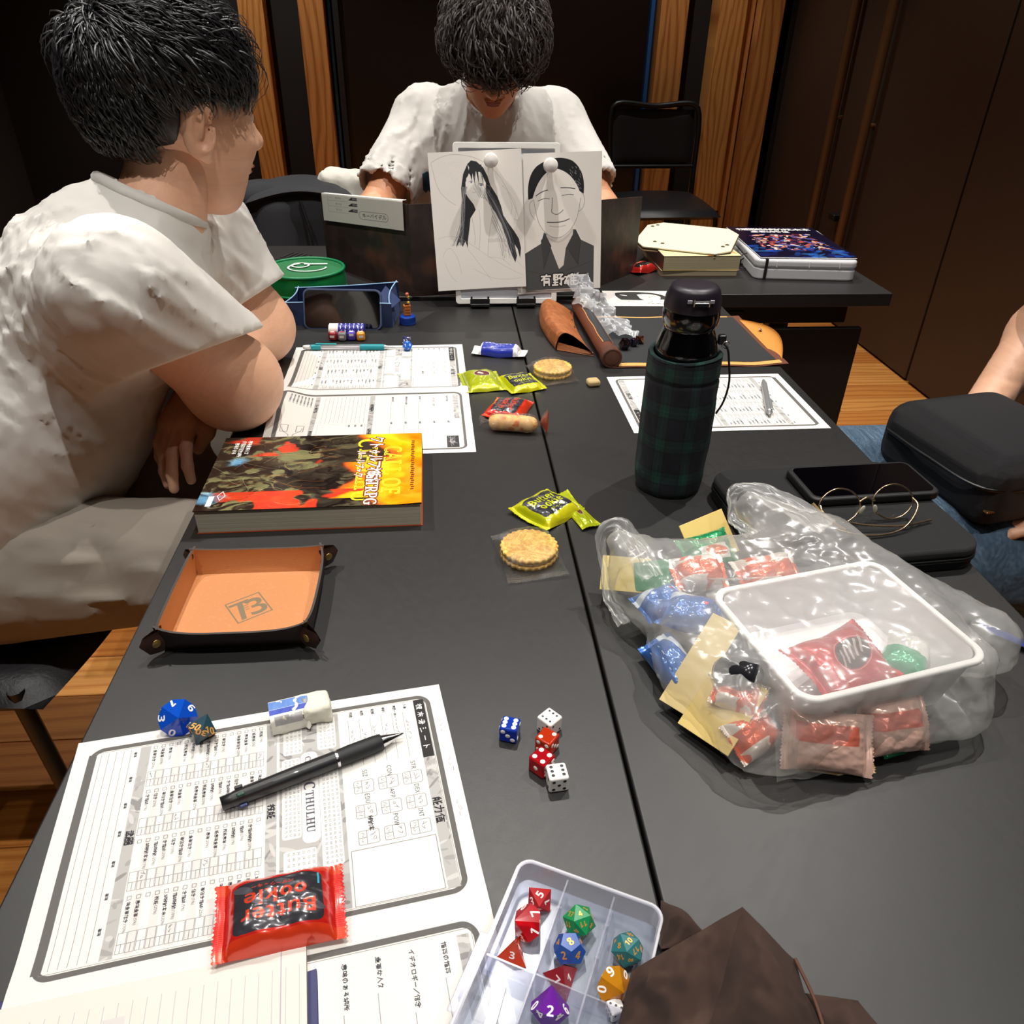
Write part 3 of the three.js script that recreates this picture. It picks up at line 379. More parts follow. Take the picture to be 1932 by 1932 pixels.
// ---------- folding screen ----------
{
  const scr = dataTex(512, 512, (x, y) => { const n = fbm(x / 60, y / 60, 3, 5), m = fbm(x / 22, y / 150, 8, 4), s = Math.max(0, fbm(x / 90 + 4, y / 120, 5, 3)) * 1.6, b = clamp(0.35 + n * 0.6 + m * 0.3); return [40 + b * 40 + s * 56, 30 + b * 30 + s * 26, 27 + b * 28 + s * 12]; }, true);
  const t = thing('folding_screen', 'dark brown printed cardboard screen standing folded around the reader', 'screen', [0, T, 0]);
  const pts = [[-0.283, -1.925], [-0.073, -1.668], [0.0, -1.7], [0.215, -1.715], [0.3265, -1.719], [0.4465, -1.855]], hs = [0.156, 0.186, 0.192, 0.19, 0.186, 0.168];
  const P = [[0, 1], [1, 3], [3, 4], [4, 5]];
  P.forEach(([i, j], k) => {
    const a = pts[i], b = pts[j], g = surf((u, v) => [lerp(a[0], b[0], u), 0.001 + v * lerp(hs[i], hs[j], u), lerp(a[1], b[1], u)], 2, 2, (u, v) => [k * 0.37 + u * 0.9, v * 0.7]);
    const n = V(b[1] - a[1], 0, -(b[0] - a[0])).normalize().multiplyScalar(0.002), back = g.clone().translate(n.x, 0, n.z); back.index.array.reverse(); back.computeVertexNormals();
    const rim = surf((u, v) => [lerp(a[0], b[0], u) + n.x * v, 0.001 + lerp(hs[i], hs[j], u), lerp(a[1], b[1], u) + n.z * v], 1, 1);
    mesh('panel', [g, back, rim], std(0xffffff, 0.5, { map: turnTex(scr, [1, 1]), side: THREE.DoubleSide }), t);
  });
  // white name slips folded over the top of the left panel
  const slip = canvasTex(720, 220, (x) => { x.fillStyle = '#f7f4ee'; x.fillRect(0, 0, 720, 220); x.strokeStyle = '#b4b0b4'; x.lineWidth = 2; for (let i = 0; i < 4; i++) { x.beginPath(); x.moveTo(60, 20 + i * 42); x.lineTo(250, 20 + i * 42); x.stroke(); } x.beginPath(); x.moveTo(60, 20); x.lineTo(60, 146); x.stroke(); x.fillStyle = '#2d2b33'; for (let i = 0; i < 3; i++) { x.beginPath(); x.moveTo(262 - i * 8, 46 + i * 42); x.lineTo(285, 28 + i * 42); x.lineTo(335, 28 + i * 42); x.lineTo(335, 50 + i * 42); x.lineTo(252, 50 + i * 42); x.fill(); x.strokeStyle = '#d8d6da'; jp(x, '探索者', 290, 30 + i * 42, 15, 0.1); x.strokeStyle = '#b5b1bc'; jp(x, '意味あ', 130, 32 + i * 42, 20, 0.07); }
    x.strokeStyle = '#77747c'; x.lineWidth = 3; rrp(x, 345, 120, 250, 56, 26); x.stroke(); x.strokeStyle = '#2a2830'; jp(x, 'キーパイデル', 372, 130, 34, 0.1); });
  const a = V(-0.2755, 0, -1.9155), b = V(-0.082, 0, -1.6785), d = b.clone().sub(a), n = V(-d.z, 0, d.x).normalize();
  const g = surf((u, v) => { const q = a.clone().addScaledVector(d, u), top = lerp(0.161, 0.19, u), y = top + (v < 0.3 ? 0.003 : 0.003 - (v - 0.3) * 0.084), w = v < 0.3 ? lerp(-0.007, 0.004, v / 0.3) : 0.004; return [q.x + n.x * w, y, q.z + n.z * w]; }, 2, 20, (u, v) => [u, 1 - clamp((v - 0.25) / 0.75)]);
  const o = single('name_slip', 'white printed name slip folded over the left wing of the screen', 'paper', g, paperMat(slip), [0, T, 0]); o.userData.category = 'paper';
}
// ---------- third picture, flat on the right ----------
{
  const tx = canvasTex(600, 440, (x) => { // black and white drawing: a dark-haired person resting, flower-patterned clothes
    x.fillStyle = '#f5f3f0'; x.fillRect(0, 0, 600, 440); x.fillStyle = '#33322f'; x.beginPath(); x.moveTo(110, 60); x.quadraticCurveTo(260, 0, 430, 60); x.quadraticCurveTo(560, 120, 540, 260); x.lineTo(470, 250); x.lineTo(300, 270); x.lineTo(130, 260); x.quadraticCurveTo(80, 140, 110, 60); x.fill();
    x.fillStyle = '#f8f6f3'; x.beginPath(); x.moveTo(290, 110); x.quadraticCurveTo(400, 60, 480, 150); x.quadraticCurveTo(500, 230, 430, 280); x.quadraticCurveTo(330, 300, 300, 220); x.closePath(); x.fill(); x.beginPath(); x.ellipse(170, 130, 34, 9, 0.4, 0, 7); x.fill();
    const K = '#3b3936'; wob(x, [[310, 150], [340, 142], [370, 150]], 4, K); wob(x, [[400, 155], [430, 145], [460, 158]], 4, K); wob(x, [[380, 160], [396, 196], [376, 204]], 3, K); wob(x, [[340, 236], [370, 244], [400, 236]], 3, K);
    for (let i = 0; i < 60; i++) { const a = rr(60, 560), c = rr(285, 430); wob(x, [[a, c], [a + rr(-20, 20), c + rr(-12, 12)], [a + rr(-26, 26), c + rr(-16, 16)]], 2, K); } wob(x, [[340, 360], [370, 345], [400, 380], [440, 350], [470, 390], [520, 350]], 7, K); });
  sheet('picture_print', 'black and white drawing lying flat behind the tartan bottle', 'picture', 0.15, 0.108, paperMat(tx), [0.3395, T, -1.701], -0.035, () => 0.0006);
}
// ---------- rulebook ----------
const pageEdge = dataTex(64, 256, (x, y) => { const k = 196 + (h3(1, y, 9) - 0.5) * 70 + (h3(x >> 2, y, 2) - 0.5) * 14; return [k, k * 0.97, k * 0.9]; }, true, [1, 1]);
const pagesMat = std(0xf0ece2, 0.85, { map: pageEdge });
function edgeUV(g, kx = 6, ky = 40) { const p = g.attributes.position, n = g.attributes.normal, uv = []; for (let i = 0; i < p.count; i++) uv.push((Math.abs(n.getX(i)) > 0.5 ? p.getZ(i) : p.getX(i)) * kx, p.getY(i) * ky); g.setAttribute('uv', new THREE.Float32BufferAttribute(uv, 2)); return g; }
{
  const cov = canvasTex(730, 1030, (x, w, h) => { // portrait: top of the cover at y = 0
    const img = x.createImageData(w, h);
    for (let j = 0; j < h; j++) for (let i = 0; i < w; i++) {
      const a = fbm(i / 130 + 2, j / 190, 1, 4), b = fbm(i / 70 + a * 2.2, j / 120 + a, 4, 5), f = fbm(i / 46 + b * 3, j / 130 + a * 2, 7, 4), o = (j * w + i) * 4, v = j / h, u = i / w;
      let c = [238 + a * 36, 168 + a * 70 + b * 40, 26 + b * 30];                                   // the golden upper part
      const ed = 0.26 + 0.2 * fbm(u * 3.2, 3, 2, 3) + (u > 0.42 && u < 0.9 ? 0.1 : -0.1), k = sstep(ed - 0.03, ed + 0.05, v + a * 0.05);
      const dark = [52 + f * 60, 44 + f * 58, 36 + f * 44], grn = sstep(0.05, 0.35, f + b * 0.5) * (v > 0.5 ? 1 : 0.35); let d = [lerp(dark[0], 150, grn * 0.6), lerp(dark[1], 152, grn * 0.6), lerp(dark[2], 98, grn * 0.6)];
      const rim = Math.exp(-(((v + a * 0.05 - ed - 0.02) / 0.022) ** 2)); d = [lerp(d[0], 222, rim), lerp(d[1], 84, rim), lerp(d[2], 40, rim)];
      c = c.map((q, n) => lerp(q, d[n], k));
      const red = sstep(0.02, 0.12, fbm(u * 4 + 7, v * 4, 5, 3) + (u < 0.3 ? 0.16 : -0.2) - Math.abs(v - 0.82) * 1.3) + sstep(0.0, 0.1, fbm(u * 5 + 1, v * 6, 8, 3) + (u > 0.78 ? 0.24 : -0.4) - Math.abs(v - 0.68) * 1.2); c = c.map((q, n) => lerp(q, [212 + f * 30, 62 + f * 20, 38][n], clamp(red)));
      const blu = sstep(0.0, 0.12, 0.16 - Math.hypot((u - 0.38) * 1.1, (v - 0.885) * 1.5) * 1.6 + f * 0.08) + sstep(0, 0.12, 0.16 - Math.hypot((u - 0.86) * 1.1, (v - 0.97) * 1.3) * 1.3 + f * 0.1); c = c.map((q, n) => lerp(q, [104 + f * 120, 160 + f * 90, 196 + f * 60][n], clamp(blu)));
      for (let n = 0; n < 3; n++) img.data[o + n] = clamp(c[n], 0, 255); img.data[o + 3] = 255;
    }
    x.putImageData(img, 0, 0);
    for (let i = 0; i < 60; i++) { x.strokeStyle = ['#d9642c', '#c8cf9a', '#e08a3c', '#241c18'][i % 4]; x.globalAlpha = 0.55; x.lineWidth = 2; const a = rr(60, 660), b = rr(380, 860); x.beginPath(); x.moveTo(a, b); x.bezierCurveTo(a + rr(-70, 70), b + rr(-20, 120), a + rr(-60, 60), b + rr(40, 170), a + rr(-110, 110), b + rr(60, 210)); x.stroke(); } x.globalAlpha = 1;
    x.textAlign = 'center'; x.fillStyle = '#b9802c'; x.font = '118px serif'; x.strokeStyle = '#f6dc3a'; x.lineWidth = 5; x.strokeText('CALL OF', 390, 190); x.font = 'bold 160px serif'; x.fillStyle = '#f4d531'; x.lineWidth = 3; x.fillText('C', 100, 330); x.fillText('U', 640, 330); x.font = '122px serif'; x.lineWidth = 6; x.strokeText('THULH', 370, 318); x.textAlign = 'left';
    x.strokeStyle = '#7c3d22'; jp(x, 'クトゥルフ神話', 30, 196, 74, 0.3, 0.92); x.strokeStyle = '#fbf7ee'; jp(x, 'クトゥルフ神話', 30, 196, 74, 0.12, 0.92); x.font = 'bold 82px serif'; x.lineWidth = 14; x.strokeStyle = '#7c3d22'; x.strokeText('TRPG', 500, 268); x.fillStyle = '#fbf7ee'; x.fillText('TRPG', 500, 268);
    x.strokeStyle = '#7c3d22'; jp(x, 'ルールブック', 190, 284, 46, 0.3, 1); x.strokeStyle = '#fbf7ee'; jp(x, 'ルールブック', 190, 284, 46, 0.13, 1);
    x.fillStyle = '#7a3a1c'; x.font = '20px serif'; for (let i = 0; i < 26; i++) x.fillRect(90 + i * 20, 36 + (i % 3) * 2, 13, 16); x.strokeStyle = '#fff'; jp(x, '意味重要人々', 40, 880, 25, 0.13); jp(x, 'の描写信念場所', 40, 912, 25, 0.13); jp(x, '意味のある', 60, 944, 25, 0.13); x.lineWidth = 4; x.beginPath(); x.moveTo(560, 930); x.lineTo(600, 912); x.lineTo(640, 930); x.lineTo(600, 948); x.closePath(); x.stroke(); x.fillStyle = '#fff'; x.fillRect(600, 960, 90, 26);
  });
  const b = thing('rulebook', 'thick paperback game rulebook with a flame-coloured cover, on the left table', 'book', [-0.1665, T, -0.866], 0.018);
  const Lx = 0.257, Lz = 0.182, hgt = 0.0305;
  const cv = phys(0xffffff, 0.22, { map: cov, clearcoat: 0.4, clearcoatRoughness: 0.15 });
  const top = surf((u, v) => { const x = (u - 0.5) * Lx, z = (v - 0.5) * Lz; return [x, hgt + 0.0003 + 0.0015 * sstep(0.9, 1, u) * v + 0.0002 * Math.sin(v * 6), z]; }, 30, 20, (u, v) => [v, u]); top.index.array.reverse(); top.computeVertexNormals();
  mesh('front_cover', top, cv, b); mesh('cover_board', boxAt(Lx, 0.0005, Lz, 0, hgt - 0.0006, 0, 0), std(0x3a2c22, 0.5), b);
  mesh('page_block', edgeUV(boxAt(Lx - 0.003, hgt - 0.0016, Lz - 0.002, -0.0005, hgt / 2, 0, 0.0006)), pagesMat, b);
  mesh('back_cover', boxAt(Lx, 0.0008, Lz, 0, 0.0004, 0, 0), std(0x96401f, 0.35), b); mesh('spine', boxAt(Lx, hgt, 0.0007, 0, hgt / 2, -Lz / 2, 0), std(0x5a4530, 0.35), b);
}
// ---------- leather tray ----------
{
  const n = dataTex(256, 256, (x, y) => clamp(128 + wrapNoise(256, 30, 1)(x, y) * 120, 0, 255), false, [3, 3]);
  const fl = canvasTex(640, 640, (x) => { x.fillStyle = '#c07f4c'; x.fillRect(0, 0, 640, 640); for (let i = 0; i < 900; i++) { x.fillStyle = i % 2 ? 'rgba(190,120,68,.25)' : 'rgba(212,148,98,.22)'; x.beginPath(); x.arc(640 * rnd(), 640 * rnd(), 2 + 5 * rnd(), 0, 7); x.fill(); } x.translate(318, 330); x.rotate(-0.575); x.strokeStyle = x.fillStyle = '#77684f'; x.lineWidth = 7; x.strokeRect(-85, -85, 170, 170); x.rotate(0.0); x.fillRect(-78, -66, 100, 17); x.beginPath(); x.moveTo(-40, -50); x.lineTo(-12, -50); x.lineTo(-38, 74); x.lineTo(-62, 74); x.fill(); x.font = 'bold 178px sans-serif'; x.fillText('3', -12, 70); x.lineWidth = 3; for (let i = 0; i < 3; i++) x.fillRect(-20, -26 + i * 16, 26 - i * 3, 5); });
  const tan = std(0xc27c46, 0.55, { bumpMap: n, bumpScale: 0.0002 }), dark = std(0x2a1610, 0.5, { bumpMap: n, bumpScale: 0.0003 }), edge = std(0x3b3430, 0.7);
  const t = thing('leather_tray', 'square brown leather dice tray with pinched corners in front of the rulebook', 'tray', [-0.2070, T, -0.6345], 0.0);
  const fw = 0.0655, fd = 0.0565, rw = 0.0735, rd = 0.0705, H = 0.03;
  const floorShape = boxAt(fw * 2, 0.002, fd * 2, 0, 0.0016, 0, 0); uvPlane(floorShape, 'x', 'z', 1); { const uv = floorShape.attributes.uv; for (let i = 0; i < uv.count; i++) uv.setXY(i, 0.5 + uv.getX(i) / 0.131, 0.5 - uv.getY(i) / 0.131); }
  mesh('lining_floor', floorShape, std(0xffffff, 0.55, { map: fl, bumpMap: n, bumpScale: 0.0002 }), t);
  // four walls: from floor edge up to a rim that bows outwards and dips in the middle
  for (let k = 0; k < 4; k++) {
    const [a, w, ra, rwd] = k % 2 ? [fw, fd, rw, rd] : [fd, fw, rd, rw], ang = k * Math.PI / 2;
    const P = (off) => (u, v) => { const s = (u - 0.5) * 2, half = lerp(w, rwd - 0.004, v), bow = (1 - s * s) * 0.002 * v, y = 0.0022 + v * (H - 0.006 * (1 - s ** 4)), out = lerp(a, ra - 0.006, Math.sin(v * Math.PI / 2)) + bow - 0.004 * v * s ** 6 + off, x = s * half; return [x * Math.cos(ang) + out * Math.sin(ang), y, -x * Math.sin(ang) + out * Math.cos(ang)]; };
    const inn = surf(P(0), 28, 8), out = surf(P(0.0024), 28, 8), rim = surf((u, v) => P(v * 0.0024)(u, 1), 28, 1);
    mesh('wall_lining', inn, std(0xb87440, 0.55, { bumpMap: n, bumpScale: 0.0002, side: THREE.DoubleSide }), t); mesh('wall_outside', out, dark, t); mesh('rim_edge', rim, edge, t);
  }
  const brass = std(0xb99a5a, 0.3, { metalness: 0.9 });
  for (const sx of [-1, 1]) for (const sz of [-1, 1]) { // pinched corner flaps with a snap each
    const c = V(sx * (rw - 0.009), 0, sz * (rd - 0.01)), d = V(sx * 0.8, 0, sz * 0.62).normalize(), q = V(-d.z, 0, d.x);
    const flap = (s) => surf((u, v) => { const L = 0.021 * u * (1 - 0.55 * Math.abs(v - 0.62)), th = 0.0045 * (1 - u) ** 0.7 + 0.001; return [c.x + d.x * L + q.x * s * th * Math.sin(Math.PI * Math.min(1, v * 1.2)), 0.005 + v * (H - 0.006) - 0.004 * u * v, c.z + d.z * L + q.z * s * th]; }, 8, 8);
    const f = mesh('corner_flap', [flap(1), flap(-1)], std(0x3a1d12, 0.45, { side: THREE.DoubleSide, bumpMap: n, bumpScale: 0.0003 }), t);
    const s = lathe([[0, 0.0016], [0.003, 0.0014], [0.0042, 0.0004], [0.0042, 0]], 16); for (const m of [-1, 1]) { const g = s.clone(); g.applyQuaternion(new THREE.Quaternion().setFromUnitVectors(V(0, 1, 0), q.clone().multiplyScalar(m))); g.translate(c.x + d.x * 0.007 + q.x * m * 0.0045, 0.017, c.z + d.z * 0.007 + q.z * m * 0.0045); mesh('snap', g, brass, f); }
  }
}
// ---------- snack packets ----------
// a pillow packet: crimped along both ends of x; top printed
function packetGeo(w, d, h, o = {}) {
  const cr = o.crimp ?? 0.09, sd = o.seed ?? 1, wr = o.wrinkle ?? 1;
  const hh = (u, v) => { const s = Math.abs(u - 0.5) * 2, t = Math.abs(v - 0.5) * 2, in_ = clamp(s / (1 - 2 * cr)); return h * Math.pow(Math.max(0, 1 - in_ ** (o.pow ?? 3)), 0.55) * Math.pow(Math.max(0, 1 - t ** 3.2), 0.5); };
  const pos = (u, v, top) => {
    const s = (u - 0.5) * 2, t = (v - 0.5) * 2, e = Math.abs(s), inC = e > 1 - 2 * cr; let y = hh(u, v), pinch = 1 - (o.waist ?? 0.06) * (1 - e ** 2) - 0.02 * Math.cos(t * 7) * e;
    const zig = e > 0.995 ? ((Math.round(v * 60) % 2) - 0.5) * 0.0012 : 0, n = fbm(u * 7 + sd * 3.1, v * 7, sd, 3), n2 = Math.abs(fbm(u * 5 + sd, v * 4 + sd * 2, 3, 3));
    y = top ? y + wr * (n * 0.0016 - n2 * 0.0022) * Math.min(1, y / 0.002) : y * 0.08;
    const lift = (o.lift ?? 0.28) * h * e * (1 + 0.4 * Math.sin(v * 5 + sd * 2 + s)) + (inC ? Math.sin(u * w / 0.0016 * Math.PI) * 0.0003 : 0);
    return [s * w / 2 + Math.sign(s) * zig + n * 0.0008 * wr, 0.0006 + y + lift * (top ? 1 : 1) + (top ? 0.0002 : 0), t * d / 2 * pinch];
  };
  const a = surf((u, v) => pos(u, v, true), 60, 48, (u, v) => [u, 1 - v]), b = surf((u, v) => pos(u, v, false), 60, 48, (u, v) => [u, 1 - v]);
  a.index.array.reverse(); a.computeVertexNormals(); b.computeVertexNormals(); return merge([a, b]);
}
const foil = (map, more = {}) => phys(0xffffff, 0.26, { map, metalness: 0.25, clearcoat: 0.5, clearcoatRoughness: 0.12, ...more });
function cookieTex(red, turned) {
  return canvasTex(560, 420, (x) => {
    const A = red ? '#c81f1a' : '#b7bd12', B = red ? '#d63a1c' : '#cfc81c'; x.fillStyle = A; x.fillRect(0, 0, 560, 420); x.fillStyle = B; x.fillRect(0, 0, 560, 60); x.fillRect(0, 360, 560, 60); for (let i = 0; i < 36; i++) { x.strokeStyle = red ? '#e0563a' : '#dfd945'; x.lineWidth = 2; x.beginPath(); x.moveTo(10, 20 + i * 11); x.lineTo(48, 22 + i * 11); x.moveTo(512, 20 + i * 11); x.lineTo(550, 22 + i * 11); x.stroke(); }
    x.fillStyle = '#35343a'; x.beginPath(); x.roundRect(90, 70, 380, 280, 30); x.fill(); x.fillStyle = '#55545c'; for (let i = 0; i < 6; i++) { x.beginPath(); x.ellipse(130 + i * 60, 110 + (i % 3) * 80, 50, 20, 0.5, 0, 7); x.fill(); }
    x.save(); if (turned) { x.translate(560, 420); x.rotate(Math.PI); } x.fillStyle = red ? '#d8432a' : '#c6cc1e'; x.font = 'bold 104px sans-serif'; x.fillText('Butter', 112, 186); x.fillText('ookie', 150, 280); x.strokeStyle = x.fillStyle; jp(x, 'バタークッキー', 210, 296, 26, 0.13); x.restore(); x.fillStyle = '#49b7d6'; if (red) x.fillRect(452, 76, 8, 70);
  });
}
const redA = cookieTex(true, true), limeA = cookieTex(false, false);
const limeBack = canvasTex(420, 420, (x) => { x.fillStyle = '#a9b41a'; x.fillRect(0, 0, 420, 420); x.fillStyle = '#c3c82a'; x.fillRect(0, 0, 420, 40); x.fillRect(0, 380, 420, 40); x.fillStyle = '#6b2430'; x.beginPath(); x.ellipse(220, 180, 80, 62, 0.1, 0, 7); x.fill(); x.strokeStyle = '#efe8d8'; x.lineWidth = 4; x.stroke(); x.fillStyle = '#e6d7c8'; x.beginPath(); x.ellipse(210, 160, 34, 16, 0.2, 0, 7); x.fill(); x.strokeStyle = '#e9eccb'; for (let i = 0; i < 3; i++) { x.beginPath(); x.moveTo(90 + i * 120, 300); x.lineTo(150 + i * 100, 240); x.stroke(); } });
function packet(label, cat, w, d, h, mat, p, turn, o, tilt = [0, 0]) { const t = single('snack_packet', label, cat, packetGeo(w, d, h, o), mat, [p[0], T + (p[2] ?? 0), p[1]], turn); t.rotation.order = 'YXZ'; t.rotation.x = tilt[0]; t.rotation.z = tilt[1]; return t; }
packet('red butter cookie packet lying on the notebook corner in front', 'snack packet', 0.082, 0.053, 0.019, foil(redA), [-0.1195, -0.3035, 0.0085], 0.17, { seed: 2, lift: 0.2 }, [0.05, -0.02]);
packet('red butter cookie packet beside the finger biscuit, in the middle of the table', 'snack packet', 0.074, 0.062, 0.014, foil(redA), [0.0872, -1.0885], 1.18, { seed: 5 });
packet('lime butter cookie packet, opened and empty, beside the near wrapped cookie', 'snack packet', 0.07, 0.064, 0.016, foil(limeA), [0.1125, -0.799], 0.72, { seed: 8, lift: 0.3 }, [0.05, 0.02]);
packet('torn-off lime flap lying against the near opened lime packet', 'snack packet', 0.084, 0.026, 0.006, foil(limeBack, { side: THREE.DoubleSide }), [0.1475, -0.7985], -1.22, { seed: 11, lift: 0.5, waist: 0.2 }, [0.1, 0]);
packet('lime packet with a dark red emblem, lying on the edge of the far record sheet', 'snack packet', 0.066, 0.084, 0.014, foil(limeBack), [0.052, -1.199, 0.0006], 0.16, { seed: 14, lift: 0.1 });
packet('yellow and silver lime cookie packet between the emblem packet and the wrapped cookie', 'snack packet', 0.062, 0.072, 0.012, foil(limeA), [0.1155, -1.189], 0.3, { seed: 17, lift: 0.22 });
{ // chocolate bar in blue and white
  const bl = canvasTex(560, 200, (x) => { x.fillStyle = '#f0eff0'; x.fillRect(0, 0, 560, 200); x.fillStyle = '#1d2f9e'; x.fillRect(105, 0, 330, 200); x.strokeStyle = '#e8ecfa'; scribble(x, 130, 60, 280, 40, 8, 6); scribble(x, 190, 122, 150, 14, 8, 3); x.strokeStyle = '#c9c8cc'; for (let i = 0; i < 12; i++) { x.beginPath(); x.moveTo(450 + i * 9, 0); x.lineTo(446 + i * 9, 200); x.stroke(); } });
  packet('small blue and white wrapped chocolate bar lying near the table seam', 'snack packet', 0.096, 0.036, 0.017, foil(bl, { roughness: 0.35, metalness: 0 }), [0.0893, -1.327], -0.235, { seed: 20, crimp: 0.12, wrinkle: 0.4, pow: 8, lift: 0.25, waist: -0.05 });
}
// wrapped sandwich biscuits
const biscuitMap = dataTex(256, 256, (x, y) => { const n = wrapNoise(256, 22, 3)(x, y), m = wrapNoise(256, 70, 6)(x, y), k = clamp(0.5 + n * 0.9 + m * 0.4); return [lerp(186, 240, k), lerp(136, 202, k), lerp(58, 112, k)]; }, true, [14, 14]);
const biscuitBump = dataTex(256, 256, (x, y) => clamp(128 + wrapNoise(256, 30, 3)(x, y) * 200, 0, 255), false, [14, 14]);
const biscuitMat = std(0xffffff, 0.8, { map: biscuitMap, bumpMap: biscuitBump, bumpScale: 0.0006 }), creamMat = std(0xe6d2ac, 0.7);
function biscuit(r, h, y) { const g = surf((u, v) => { const a = u * 2 * Math.PI, sc = 1 + 0.028 * Math.cos(a * 26), t = v < 0.5 ? v * 2 : 2 - v * 2, rad = r * sc * (t < 0.9 ? t / 0.9 : 1), e = h * 0.5 * Math.sqrt(Math.max(0, 1 - Math.max(0, (t - 0.7) / 0.3) ** 2)), wob_ = t < 0.9 ? fbm(Math.cos(a) * t * 5, Math.sin(a) * t * 5, r * 99, 3) * 0.0009 : 0; return [rad * Math.cos(a), y + (v < 0.5 ? e + wob_ : -e), rad * Math.sin(a)]; }, 156, 24); const G = uvPlane(g, 'x', 'z', 1); return G; }
const filmBump = dataTex(256, 256, (x, y) => clamp(128 + Math.abs(wrapNoise(256, 26, 2)(x, y)) * 300 - 60, 0, 255), false, [2, 2]);
const wrapFilm = phys(0xffffff, 0.1, { transmission: 1, thickness: 0, ior: 1.9, side: THREE.DoubleSide, bumpMap: filmBump, bumpScale: 0.002 });
function cookie(label, label2, r, p, turn, w, d, wp, wturn, sd) {
  const c = thing('cookie', label, 'cookie', [p[0], T + 0.002, p[1]], turn);
  mesh('biscuit', biscuit(r, 0.0055, 0.0032), biscuitMat, c); mesh('cream', lathe([[0, 0.0055], [r * 0.93, 0.0055], [r * 0.95, 0.007], [r * 0.93, 0.0085], [0, 0.0085]], 40), creamMat, c); mesh('biscuit', biscuit(r, 0.006, 0.0112), biscuitMat, c);
  const g = packetGeo(w, d, 0.021, { seed: sd, lift: 0.1, crimp: 0.1, wrinkle: 1.3, pow: 6 });
  return single('cookie_wrapper', label2, 'wrapper', g, wrapFilm, [wp[0], T + 0.0004, wp[1]], wturn);
}
cookie('round sandwich biscuit in clear wrap at the middle of the left table', 'clear crinkled wrapper around the nearer sandwich biscuit', 0.0315, [0.0825, -0.7085], 0.4, 0.092, 0.07, [0.0823, -0.7075], -1.42, 3);
cookie('round sandwich biscuit in clear wrap beyond the yellow packets', 'clear crinkled wrapper around the farther sandwich biscuit', 0.0315, [0.1725, -1.2315], 1.1, 0.092, 0.068, [0.1722, -1.23], -1.35, 6);
{ // small square caramel
  const g = rbox(0.0205, 0.011, 0.019, 0.0045, 4); single('caramel', 'small pale square candy lying alone on the right table', 'candy', move(g, 0, 0.0056, 0), std(0xe3c88e, 0.6, { bumpMap: biscuitBump, bumpScale: 0.0004 }), [0.2335, T, -1.183], 0.2);
  // finger biscuit with a twisted wrapper end
  const f = thing('finger_biscuit', 'long golden finger biscuit in clear wrap in front of the red packet', 'biscuit', [0.0895, T, -1.022], -0.2);
  const fm = dataTex(256, 64, (x, y) => { const n = fbm(x / 18, y / 12, 2, 4), k = clamp(0.55 + n), o = sstep(0.1, 0.4, fbm(x / 30 + 5, y / 10, 7, 2)); return [lerp(236, 214, o) * (0.9 + k * 0.1), lerp(188, 116, o) * (0.86 + k * 0.14), lerp(108, 40, o)]; }, true);
  mesh('biscuit', surf((u, v) => { const a = v * 2 * Math.PI, s = (u - 0.5) * 2, r = 0.0118 * Math.pow(Math.max(0, 1 - s ** 6), 0.5) * (1 + 0.05 * fbm(u * 9, v * 5, 2, 3)); return [s * 0.036, 0.0125 + r * Math.sin(a), r * Math.cos(a)]; }, 60, 28), std(0xffffff, 0.6, { map: fm }), f);
  mesh('wrapper', surf((u, v) => { const a = v * 2 * Math.PI, s = (u - 0.5) * 2, body = 0.0136 * Math.pow(Math.max(0, 1 - Math.min(1, Math.abs(s) / 0.74) ** 8), 0.5), end = s > 0.72 ? 0.014 * (s - 0.72) / 0.28 : s < -0.72 ? 0.011 * (-s - 0.72) / 0.28 : 0, r = Math.max(0.0022, body, end), n = fbm(u * 14, v * 8, 4, 3) * 0.0018, sq = Math.abs(s) > 0.74 ? 0.5 : 1; return [s * 0.049, Math.max(0.0004, 0.0136 + (r + n) * Math.sin(a) * (s > 0.74 ? 1.5 : sq)) + (s > 0.8 ? 0.004 : 0), (r + n) * Math.cos(a) * (s > 0.74 ? 0.7 : 1)]; }, 70, 30), wrapFilm, f);
  mesh('orange_print', surf((u, v) => { const s = 0.8 + u * 0.2, a = v * Math.PI * 2, r = 0.0026 + 0.011 * u; return [s * 0.05, Math.max(0.0006, 0.018 + r * Math.sin(a) * 1.3), r * Math.cos(a) * 0.5]; }, 8, 20), phys(0xd8602c, 0.3, { transmission: 0.55, thickness: 0, side: THREE.DoubleSide }), f, 'orange-tinted twisted wrapper end');
}
// ---------- dice ----------
import { TextGeometry } from 'three/addons/geometries/TextGeometry.js';
import { FontLoader } from 'three/addons/loaders/FontLoader.js';
const font = await new FontLoader().loadAsync('fonts/droid/droid_sans_bold.typeface.json');
const gem = (c, att, rough = 0.08) => phys(c, rough, { transmission: 0.55, thickness: 0.01, ior: 1.45, attenuationColor: new THREE.Color(att), attenuationDistance: 0.03 });
const whiteInk = std(0xf6f4ee, 0.5), goldInk = std(0xe2a34a, 0.35, { metalness: 0.4 }), blackInk = std(0x121212, 0.4);
function polyVerts(kind) {
  if (kind === 10) { const P = [], h = 0.1055; for (let i = 0; i < 10; i++) P.push(V(Math.cos(i * Math.PI / 5), (i % 2 ? -h : h), Math.sin(i * Math.PI / 5))); P.push(V(0, 1.05, 0), V(0, -1.05, 0)); return P; }
  const g = { 4: new THREE.TetrahedronGeometry(1), 8: new THREE.OctahedronGeometry(1), 12: new THREE.DodecahedronGeometry(1), 20: new THREE.IcosahedronGeometry(1) }[kind], p = g.attributes.position, L = [];
  for (let i = 0; i < p.count; i++) { const v = V(p.getX(i), p.getY(i), p.getZ(i)); if (!L.some((q) => q.distanceTo(v) < 1e-3)) L.push(v); } return L;
}
